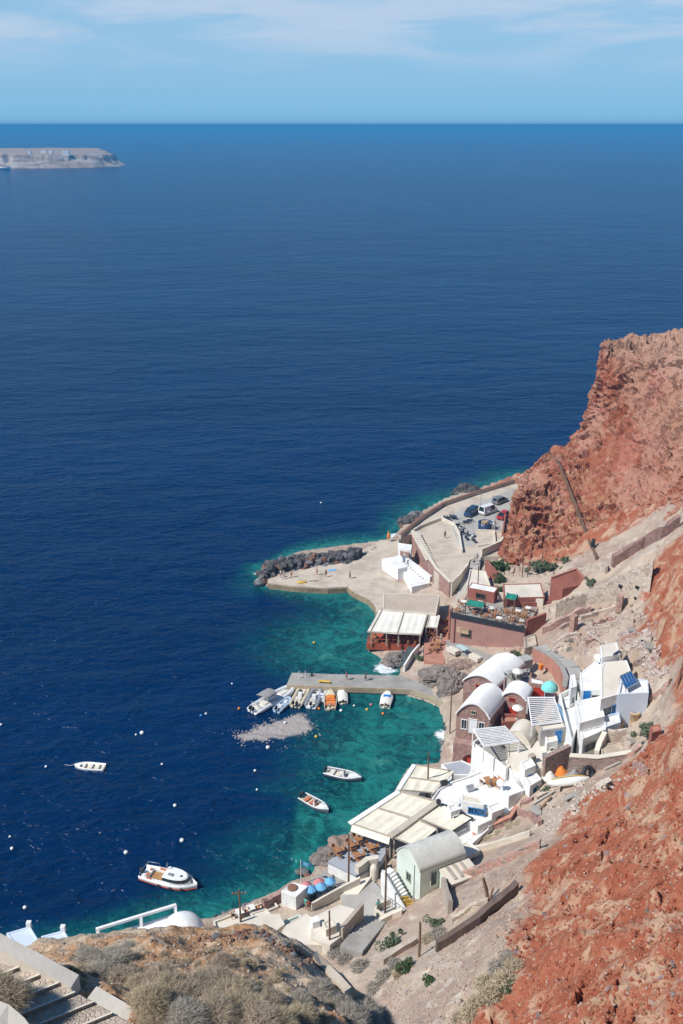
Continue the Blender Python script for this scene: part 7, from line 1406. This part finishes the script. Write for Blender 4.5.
# loose stones too many to count
def stones(name, label, n, sampler, m, smin, smax, seed, sunk=.3):
    rnd_ = random.Random(seed); b = MB(); base = [(0, 0, 1), (.9, 0, .2), (.2, .85, .1), (-.75, .4, .15), (-.6, -.6, .2), (.4, -.8, .1), (0, 0, -.8)]; fs = [(0, 1, 2), (0, 2, 3), (0, 3, 4), (0, 4, 5), (0, 5, 1), (6, 2, 1), (6, 3, 2), (6, 4, 3), (6, 5, 4), (6, 1, 5)]
    for _ in range(n):
        p = sampler(rnd_)
        if p is None or (seed in (5, 6, 7) and mnoise.noise(Vector(p)*.35+Vector((seed, 0, 0)))+.15 < rnd_.random()*.6-.1): continue
        s = smin+(smax-smin)*rnd_.random()**3; rot = Matrix.Rotation(rnd_.uniform(0, 6), 3, 'Z')@Matrix.Rotation(rnd_.uniform(-.6, .6), 3, 'X'); j = [rnd_.uniform(.7, 1.3) for _ in base]
        b.add([tuple(Vector(p)+rot@Vector(q)*s*j[i]+Vector((0, 0, s*(.5-sunk)))) for i, q in enumerate(base)], fs)
    o = single(name, b, m, label, 'stones'); o['kind'] = 'stuff'; return o
def in_px(poly, which):
    xs_, ys_ = [q[0] for q in poly], [q[1] for q in poly]
    def f(rn):
        for _ in range(20):
            x, y = rn.uniform(min(xs_), max(xs_)), rn.uniform(min(ys_), max(ys_)); c = False
            for i in range(len(poly)):
                a, e = poly[i], poly[i-1]
                if (a[1] > y) != (e[1] > y) and x < (e[0]-a[0])*(y-a[1])/(e[1]-a[1])+a[0]: c = not c
            if c: return R(x, y, which)
    return f
redpoly = [(683, 700), (690, 1030), (470, 1030), (500, 960), (520, 900), (560, 840), (600, 800), (650, 740)]
stones('loose_red_stones', 'loose rusty stones lying all over the near red slope', 2600, in_px(redpoly, 'H'), mat('rusty_stones', (.31, .085, .045), .95, (.38, .19, .125), .7, .5, 8, fine=.2), .05, .26, 1)
stones('loose_pale_stones', 'pale pinkish stones scattered on the near red slope', 700, in_px(redpoly, 'H'), mat('pale_stones', (.44, .29, .21), .95, (.36, .26, .22), .7, .5, 8, fine=.2), .04, .20, 2)
stones('loose_grey_stones', 'dark grey lava stones embedded in the near red slope', 20, in_px(redpoly, 'H'), mat('warm_grey_stones', (.20, .17, .16), .95, (.14, .12, .115), 1, .5, 6), .10, .38, 3)
stones('slope_gravel', 'pinkish gravel and small stones on the slope right of the gully', 1500, in_px([(395, 1030), (385, 990), (430, 930), (500, 870), (545, 845), (520, 900), (500, 960), (470, 1030)], 'H'), mat('pink_stones', (.43, .33, .26), .95, (.35, .26, .21), .7, .5, 8, fine=.2), .04, .22, 4)
stones('village_rubble', 'pale building rubble strewn over the slope by the lava walls', 1100, in_px([(520, 800), (560, 785), (640, 775), (600, 795), (560, 830), (535, 835)], 'H'), mat('rubble', (.52, .45, .38), .95, (.36, .29, .25), .7, .5, 8, fine=.2), .05, .40, 5)
stones('hillside_rubble', 'grey and pink rubble of collapsed houses above the white cluster', 1200, in_px([(620, 635), (640, 622), (660, 640), (668, 670), (650, 690), (640, 672), (625, 655)], 'H'), mat('grey_rubble', (.47, .40, .36), .95, (.36, .24, .2), .7, .5, 8, fine=.2), .08, .5, 6)
stones('terrace_rubble', 'broken stones on the bare slope under the stepped beige wall', 900, in_px([(550, 650), (570, 635), (600, 620), (640, 606), (650, 625), (620, 638), (590, 650), (570, 665)], 'H'), mat('grey_rubble', (.47, .40, .36)), .06, .45, 7)
stones('headland_stones', 'fallen stones on the scree at the foot of the headland', 260, in_px([(530, 560), (560, 500), (640, 470), (683, 450), (683, 515), (600, 562)], 'C'), mat('rusty_stones', (.33, .105, .05)), .1, .45, 8)
stones('foreground_pebbles', 'pebbles and bits of rubble in the dry foreground soil', 1500, in_px([(45, 955), (120, 940), (230, 930), (300, 948), (345, 995), (380, 1030), (130, 1030), (80, 985)], 'F'), mat('pale_pebbles', (.44, .37, .31), .95, (.34, .2, .14), 2, .4, 12, fine=.2), .012, .075, 9)
# ------------------------------------------------------------------ shrubs
def shrub(name, rad, h, ntw, m, seed, width=.010, droop=.2, leaf=None):
    rn = random.Random(seed); b = MB()
    for _ in range(ntw):
        a = rn.uniform(0, 2*PI); el = math.asin(rn.random()**.8*.98+.01); L_ = rn.uniform(.55, 1.05); d = Vector((math.cos(a)*math.cos(el)*rad, math.sin(a)*math.cos(el)*rad, math.sin(el)*h)); base = Vector((d.x*.12, d.y*.12, 0)); tip = d*L_*(1+.18*mnoise.noise(d*2+Vector((seed, 0, 0))))
        mid = base.lerp(tip, .55)+Vector((rn.gauss(0, .06), rn.gauss(0, .06), .06+rn.gauss(0, .04)))*rad; s = d.cross(Vector((rn.gauss(0, 1), rn.gauss(0, 1), rn.gauss(0, 1)))).normalized()*width
        b.add([base-s, base+s, mid+s, mid-s, tip+Vector((0, 0, -droop*.1))], [(0, 1, 2, 3), (3, 2, 4)])
        for _k in range(3):
            q = base.lerp(mid, .6) if _k == 0 else mid.lerp(tip, rn.uniform(.1, .8)); e = q+Vector((rn.gauss(0, 1), rn.gauss(0, 1), rn.gauss(.4, .8))).normalized()*rad*rn.uniform(.12, .3); w2 = s*.7
            b.add([q-w2, q+w2, e], [(0, 1, 2)])
    o = b.build(name, m); tag(o, 'x', 'shrub')
    return o
def leafy(name, rad, h, n, m, seed, ls=.12):
    rn = random.Random(seed); b = MB(); cl = [(Vector((rn.gauss(0, .45)*rad, rn.gauss(0, .45)*rad, rn.uniform(.3, .95)*h)), rn.uniform(.25, .5)*rad) for _ in range(14)]
    for _ in range(n):
        c, rr_ = rn.choice(cl); d = Vector((rn.gauss(0, 1), rn.gauss(0, 1), rn.gauss(0, 1))).normalized(); p = c+d*rr_*rn.uniform(.6, 1.05); u = Vector((rn.gauss(0, 1), rn.gauss(0, 1), rn.gauss(0, 1))).normalized(); v = d.cross(u).normalized(); s = ls*rn.uniform(.6, 1.3)
        b.add([p-u*s, p+v*s*.45, p+u*s, p-v*s*.45], [(0, 1, 2, 3)])
    for c, rr_ in cl: b.tube([(0, 0, 0), c*.5+Vector((0, 0, .05)), c], [.05, .035, .015], 5)
    o = b.build(name, m); tag(o, 'x', 'shrub'); return o
SH = [shrub('dry_shrub', .75, .62, 3200, (TWIG, TWIGG, STRAW, TWIGG)[i], 20+i, .0065) for i in range(4)]
SG = [shrub('dry_grass_tuft', .5, .55, 420, STRAW, 40+i, .012) for i in range(2)]
SB = [shrub('dry_shrub', 1.0, .8, 900, (TWIGG, STRAW)[i], 50+i, .028) for i in range(2)]
LG = [leafy('green_shrub', .8, .9, 900, (LEAF, LEAFG)[i], 60+i) for i in range(2)]
for p_ in LG: pass
rnd = random.Random(21)
big = [(98, 975, .9, 1), (122, 982, 1.1, 0), (145, 968, 1.0, 1), (168, 992, 1.1, 2), (192, 992, 1.2, 0), (205, 972, 1.0, 1), (222, 988, 1.2, 0), (240, 970, .8, 1), (262, 985, .9, 0), (185, 1020, 1.2, 1), (262, 1022, 1.1, 0), (300, 1000, .7, 1), (128, 948, .6, 1), (85, 955, .7, 1), (340, 1012, 1.0, 1), (366, 1024, 1.1, 1), (150, 1018, .9, 2), (210, 1000, 1.1, 0), (232, 1014, 1.2, 2), (105, 972, 1.15, 1), (120, 962, 1.0, 1), (90, 962, 1.0, 1), (135, 975, .9, 3), (112, 955, .7, 3), (160, 985, 1.25, 0), (185, 972, 1.2, 2), (205, 985, 1.2, 0), (150, 1003, 1.1, 2), (178, 1005, 1.3, 0), (230, 1000, 1.35, 2), (215, 1016, 1.2, 0), (250, 1014, 1.2, 2), (270, 1004, .9, 0), (195, 955, .8, 3), (170, 958, .7, 1), (222, 965, .8, 0), (318, 992, .95, 1), (325, 1000, .7, 3), (362, 1012, 1.2, 3), (350, 1022, 1.1, 1), (378, 1020, 1.1, 3), (300, 1018, .9, 2), (245, 985, 1.0, 2), (60, 975, .4, 3), (258, 950, .6, 1), (285, 962, .6, 3), (230, 945, .6, 1), (200, 1008, 1.2, 2), (240, 1024, 1.2, 0), (280, 1024, 1.0, 2), (160, 970, 1.0, 3), (140, 988, .9, 2), (215, 950, .5, 3), (150, 950, .5, 1)]
SIZE = lambda s: 'large' if s > 1.05 else 'mid sized' if s > .75 else 'small'
for x, y, s, k in big:
    if (235 < x < 312 and y < 1000) or (x*7 % 5 == 0 and 130 < x < 300 and y < 985): continue
    p = R(x, y, 'F'); nb = min((('the pale stair wall', (70, 985)), ('the rusty soil patch', (130, 965)), ('the crest of the slope', (230, 935)), ('the low gully wall', (330, 980)), ('the bottom edge of the view', (230, 1024))), key=lambda q: (q[1][0]-x)**2+(q[1][1]-y)**2)[0]
    place(SH[k], p-Vector((0, 0, .06)), rnd.uniform(0, 6), '%s %s dry shrub on the foreground slope near %s' % (SIZE(s), ('tan', 'grey', 'tan', 'grey')[k], nb), 'dry shrubs of the foreground', (s*.92, s*.92, s*rnd.uniform(.75, .95)))
for i in range(150):
    x, y = rnd.uniform(60, 340), rnd.uniform(945, 1022)
    if x < 120 and y > 985: continue
    if y < 950+max(0, (x-260)*.55): continue
    p = R(x, y, 'F'); s = rnd.uniform(.25, .6); place(SG[i % 2], p-Vector((0, 0, .03)), rnd.uniform(0, 6), 'small tuft of straw coloured grass on the foreground slope, %s' % ('left half' if x < 200 else 'right half'), 'grass tufts of the foreground', s)
p = R(12, 995, 'F'); place(SH[0], P(10, 1000, 66.9), 1, 'dark dry bush growing over the stairway at the left edge', 'dry shrubs of the foreground', 1.0); place(SH[2], P(-6, 992, 67.1), 2, 'second dry bush over the stairway, cut by the left edge', 'dry shrubs of the foreground', 1.0)
slope = [(505, 985, 1.6, 1), (490, 1000, 1.5, 1), (478, 1005, 1.3, 1), (498, 970, 1.2, 0), (515, 968, 1.2, 1), (470, 1015, 1.2, 1), (485, 985, 1.3, 1), (460, 1020, 1.0, 1), (508, 958, 1.0, 0), (440, 935, 1.3, 0), (430, 940, 1.2, 1), (395, 965, 1.1, 0), (385, 978, 1.4, 0), (345, 960, 1.3, 0), (360, 968, 1.4, 0), (335, 955, 1.2, 0), (375, 990, 1.2, 0), (355, 952, 1.0, 0), (400, 975, 1.0, 1)]
for x, y, s, k in slope: place(SB[k], R(x, y)-Vector((0, 0, .15)), rnd.uniform(0, 6), '%s %s dry shrub %s' % (SIZE(s*.75), ('grey', 'straw coloured')[k], 'on the bank above the dark gully' if x < 420 else 'beside the long dark slope wall' if y < 950 else 'on the slope at the edge of the red earth'), 'dry shrubs of the slopes', s)
for x, y, s, k, lab in ((405, 970, 1.3, 0, 'dark green low shrub on the bank at the end of the gully'), (430, 982, .8, 0, 'small green plant alone on the pink gravel slope'), (506, 990, .9, 0, 'small green shrub among straw coloured bushes by the red earth'), (390, 945, 1.4, 1, 'tall grey green shrub left of the low curving bank wall'), (436, 926, 1.2, 1, 'grey green shrub before the short tall beige wall'), (125, 967, .35, 0, 'small green plant on the rusty soil of the foreground'), (70, 976, .25, 0, 'tiny green weed beside the pale stair wall'), (186, 1012, .35, 0, 'small green plant between tan shrubs at the bottom of the view'),
 (571, 604, .9, 1, 'olive green plant behind the crenellated beige wall'), (590, 585, 1.3, 1, 'yellow green weeds at the foot of the stair path wall'), (538, 572, 2.2, 1, 'grey green shrub at the foot of the headland, left one'), (549, 570, 2.0, 1, 'grey green shrub at the foot of the headland, right one'), (565, 563, 1.3, 1, 'smaller grey green shrub beside the red gable house'), (502, 571, 2.0, 0, 'bright green vine bush over the red wall, upper'), (494, 568, 1.8, 0, 'bright green vine bush over the red wall, left'), (501, 582, 1.7, 0, 'bright green vine bush hanging by the pale flat roof'), (500, 592, 1.3, 0, 'bright green vine bush lowest on the red wall'), (436, 578, 1.2, 1, 'dusty shrub at the foot of the zigzag stone wall'), (568, 743, 1.3, 1, 'olive shrub beside the stair passage at the cream roof'), (612, 725, 1.0, 1, 'grey green weeds at the foot of the broad pale wall'), (649, 737, 1.8, 1, 'grey bush on the edge of the red slope by the tiny shed'), (420, 660, 1.1, 1, 'grey green bush on the rock beside the dark slipway'), (517, 657, 1.2, 0, 'green potted bush on the grey terrace behind the big barrel roof'), (506, 681, 1.0, 0, 'green bush on the corner of the grey terrace'), (486, 696, 1.0, 1, 'grey green bush between the two big arched houses'), (496, 703, .9, 0, 'green bush in the shadow between the arched houses'), (583, 681, .6, 0, 'green potted plant in the grey courtyard'), (547, 233+560, .9, 1, 'weeds among the rubble left of the upturned boat')):
    p = R(x, y); ok = place(LG[k], p-Vector((0, 0, .1)), rnd.uniform(0, 6), lab, None, s)
for x, y, s in ((480, 835, 1.0), (490, 838, 1.1), (500, 832, 1.0), (512, 826, 1.2), (520, 835, 1.1), (505, 842, .9), (520, 822, 1.0), (530, 830, .9)):
    place(SB[1], R(x, y)-Vector((0, 0, .25)), rnd.uniform(0, 6), 'rusty straw coloured weeds in the walled dry garden, %s' % ('near the awnings' if x < 503 else 'uphill part'), 'dry garden weeds', (s, s, s*.5))
for i in range(22):
    x, y = rnd.uniform(555, 640), rnd.uniform(600, 665)
    p = R(x, y); place(SB[i % 2], p-Vector((0, 0, .2)), rnd.uniform(0, 6), '%s dry weeds on the bare slope above the white cluster' % ('grey', 'straw coloured')[i % 2], 'dry weeds of the upper slope', rnd.uniform(.35, .8))
# flower pot
b = MB(); p = R(110, 966, 'F'); b.lathe(p-Vector((0, 0, .05)), [(.14, 0), (.2, .28), (.22, .3), (.22, .36), (.18, .36), (.16, .2), (.02, .2)], 16); single('terracotta_pot', b, ORANGE if False else mat('terracotta_clay', (.55, .20, .12), .85), 'terracotta pot lying in the foreground soil near the small green plant', 'pot')
# ------------------------------------------------------------------ distant island
ix = np.linspace(-1500, -500, 260); iy = np.linspace(2330, 3100, 150); X, Y = np.meshgrid(ix, iy); xy = np.stack([X.ravel(), Y.ravel()], 1)
ip = [tuple(P(x, y, 0).xy) for x, y in ((-260, 171), (-60, 169.5), (0, 168.5), (50, 168.2), (75, 167.9), (100, 167.4), (118, 166.5), (124, 165))]+[(-575, 2760), (-640, 2950), (-1500, 3000), (-1500, 2450)]
d_ = poly_dist(xy, ip)+fbm(np.column_stack([xy, xy[:, 0]*0]), .012, 4)*9; p3 = np.column_stack([xy, xy[:, 0]*0])
zt_ = 29+4*fbm(p3, .006, 3)-np.clip((xy[:, 0]+760)/25, 0, 7)*.5
bl_ = np.clip((xy[:, 0]+960)/220, 0, 1); gul = np.abs(fbm(p3, .035, 4, seed=7))*24
ramp_ = np.where(d_-gul*bl_*.6 < 20, np.clip(d_*(.42+.1*bl_)-1, -5, 1e9), np.clip(9+(d_-gul*bl_*.6-20)*(.28+3*bl_), -5, 1e9)); Zi = np.minimum(zt_, ramp_+fbm(p3, .03, 3)*5)
Zi = np.where(d_ > 0, np.maximum(Zi, -3), np.maximum(d_*.3, -8))
m = bpy.data.materials.new('island_rock'); t = NT(m); sx_ = t.new('ShaderNodeSeparateXYZ'); t.link(t.pos, sx_.inputs[0])
c_ = t.mix(t.ramp(t.noise(.02, 5, .6), .4, .6), (.34, .26, .20), (.24, .185, .15)); c_ = t.mix(t.ramp(t.noise(1, 4, .6, t.scaled((.02, .02, .16))), .45, .6), c_, (.46, .40, .35)); c_ = t.mix(t.ramp(sx_.outputs[2], 25, 28), c_, (.36, .28, .22)); t.out(c_, .95, t.bump(t.noise(.05, 4), .8, 4), 0, .1)
isl_, _, _ = grid_mesh('distant_island', X, Y, Zi.reshape(X.shape), m); structure(isl_)
for i, (x, y, w_, lab) in enumerate(((44, 151.5, 16, 'white hut on the distant island top, leftmost'), (51, 151.5, 9, 'white hut on the distant island top, middle'), (66, 151.8, 20, 'widest white house on the distant island top'), (30, 152, 8, 'smallest white hut left on the distant island'))):
    p = P(x, y+2, 29); b = MB(); b.box((p.x, p.y, 29), (w_*.8, 8, 11)); b.box((p.x, p.y, 34.9), (w_*.7, 7, .9)); single('island_house', b, WHITE, lab, 'house')
SKYT = (.45, .82, 1.0)
# ------------------------------------------------------------------ sea air
b = MB(); b.box((0, 79500, 43), (230000, 161000, 106)); hz_ = b.build('haze', bpy.data.materials.new('sea_air')); hz_['kind'] = 'stuff'
hm_ = hz_.data.materials[0]; hm_.use_nodes = True; hn = hm_.node_tree.nodes; hn.remove(hn['Principled BSDF']); pv = hn.new('ShaderNodeVolumePrincipled')
pv.inputs['Color'].default_value = (.10, .43, .80, 1); pv.inputs['Density'].default_value = 2.0e-4; pv.inputs['Anisotropy'].default_value = 0; hm_.node_tree.links.new(pv.outputs[0], hn['Material Output'].inputs['Volume'])
# ------------------------------------------------------------------ camera, light, sky
cam = bpy.data.cameras.new('camera'); co = bpy.data.objects.new('camera', cam); C.objects.link(co)
co.location = CAM; co.rotation_euler = (PI/2-PITCH, 0, 0)
cam.sensor_fit = 'VERTICAL'; cam.sensor_height = 36; cam.sensor_width = 24; cam.lens = 36*FPX/1024; cam.clip_start = .5; cam.clip_end = 200000
sc = bpy.context.scene; sc.camera = co
AZ = math.radians(26); EL = math.radians(48)
ldir = Vector((math.cos(EL)*math.cos(AZ), math.cos(EL)*math.sin(AZ), -math.sin(EL)))
sun = bpy.data.lights.new('sun', 'SUN'); sun.energy = 4.0; sun.angle = math.radians(.53); sun.color = (1, .955, .89)
so = bpy.data.objects.new('sun', sun); C.objects.link(so); so.rotation_euler = ldir.to_track_quat('-Z', 'Y').to_euler(); so.location = (-60, -30, 160)
w = bpy.data.worlds.new('World'); sc.world = w; w.use_nodes = True; nt = w.node_tree; N = nt.nodes; Lk = nt.links
bg = N['Background']; sky = N.new('ShaderNodeTexSky'); sky.sky_type = 'NISHITA'; sky.sun_disc = False
sky.sun_elevation = EL; sky.sun_rotation = math.atan2(-ldir.x, -ldir.y); sky.altitude = 100; sky.air_density = 1.0; sky.dust_density = .35; sky.ozone_density = 3.0
tc = N.new('ShaderNodeTexCoord'); mp = N.new('ShaderNodeMapping'); Lk.new(tc.outputs['Generated'], mp.inputs[0]); mp.inputs['Scale'].default_value = (4.0, 4.0, 26)
n1 = N.new('ShaderNodeTexNoise'); n1.inputs['Scale'].default_value = 1.6; n1.inputs['Detail'].default_value = 6; n1.inputs['Roughness'].default_value = .55; n1.inputs['Distortion'].default_value = .4; Lk.new(mp.outputs[0], n1.inputs[0])
sx = N.new('ShaderNodeSeparateXYZ'); Lk.new(tc.outputs['Generated'], sx.inputs[0])
def mr(src, a, b, c=0, d=1):
    n = N.new('ShaderNodeMapRange'); n.clamp = True; n.interpolation_type = 'SMOOTHSTEP'; Lk.new(src, n.inputs[0])
    for i, v in enumerate((a, b, c, d)): n.inputs[i+1].default_value = v
    return n.outputs[0]
def mul(a, b):
    n = N.new('ShaderNodeMath'); n.operation = 'MULTIPLY'
    for s, v in ((n.inputs[0], a), (n.inputs[1], b)):
        if isinstance(v, (int, float)): s.default_value = v
        else: Lk.new(v, s)
    return n.outputs[0]
hs = N.new('ShaderNodeMix'); hs.data_type = 'RGBA'; hs.blend_type = 'MULTIPLY'; hs.inputs[0].default_value = 1; Lk.new(sky.outputs[0], hs.inputs[6]); hs.inputs[7].default_value = (SKYT[0], SKYT[1], SKYT[2], 1)
hz = N.new('ShaderNodeMix'); hz.data_type = 'RGBA'; Lk.new(mr(sx.outputs[2], .42, .02, 0, .92), hz.inputs[0]); Lk.new(hs.outputs[2], hz.inputs[6])
hc = N.new('ShaderNodeMix'); hc.data_type = 'RGBA'; Lk.new(mr(sx.outputs[2], -.01, .09), hc.inputs[0]); hc.inputs[6].default_value = (2.0, 4.45, 6.9, 1); hc.inputs[7].default_value = (2.75, 4.85, 7.0, 1); h3 = N.new('ShaderNodeMix'); h3.data_type = 'RGBA'; Lk.new(mr(sx.outputs[2], .10, .20), h3.inputs[0]); Lk.new(hc.outputs[2], h3.inputs[6]); h3.inputs[7].default_value = (.5, 2.9, 6.8, 1); Lk.new(h3.outputs[2], hz.inputs[7])
cl = mul(mr(sx.outputs[2], .17, .112), mul(mul(mr(n1.outputs['Fac'], .38, .64), mr(sx.outputs[2], .03, .085)), .62))
mx = N.new('ShaderNodeMix'); mx.data_type = 'RGBA'; Lk.new(cl, mx.inputs[0]); Lk.new(hz.outputs[2], mx.inputs[6]); mx.inputs[7].default_value = (5.2, 5.9, 7.2, 1)
Lk.new(mx.outputs[2], bg.inputs['Color']); bg.inputs['Strength'].default_value = .085
sc.view_settings.view_transform = 'Standard'; sc.view_settings.look = 'None'; sc.view_settings.gamma = 1; sc.view_settings.exposure = 0.42; sc.view_settings.use_curve_mapping = False
sc.cycles.use_denoising = True; sc.cycles.max_bounces = 6; sc.cycles.diffuse_bounces = 3

for o_ in [q_ for q_ in C.objects if q_.get('label') == 'x']: bpy.data.objects.remove(o_)
for o_ in list(C.objects):
    if 'label' in o_ and len(o_['label'].split()) > 16: print('LONG', len(o_['label'].split()), o_['label'])
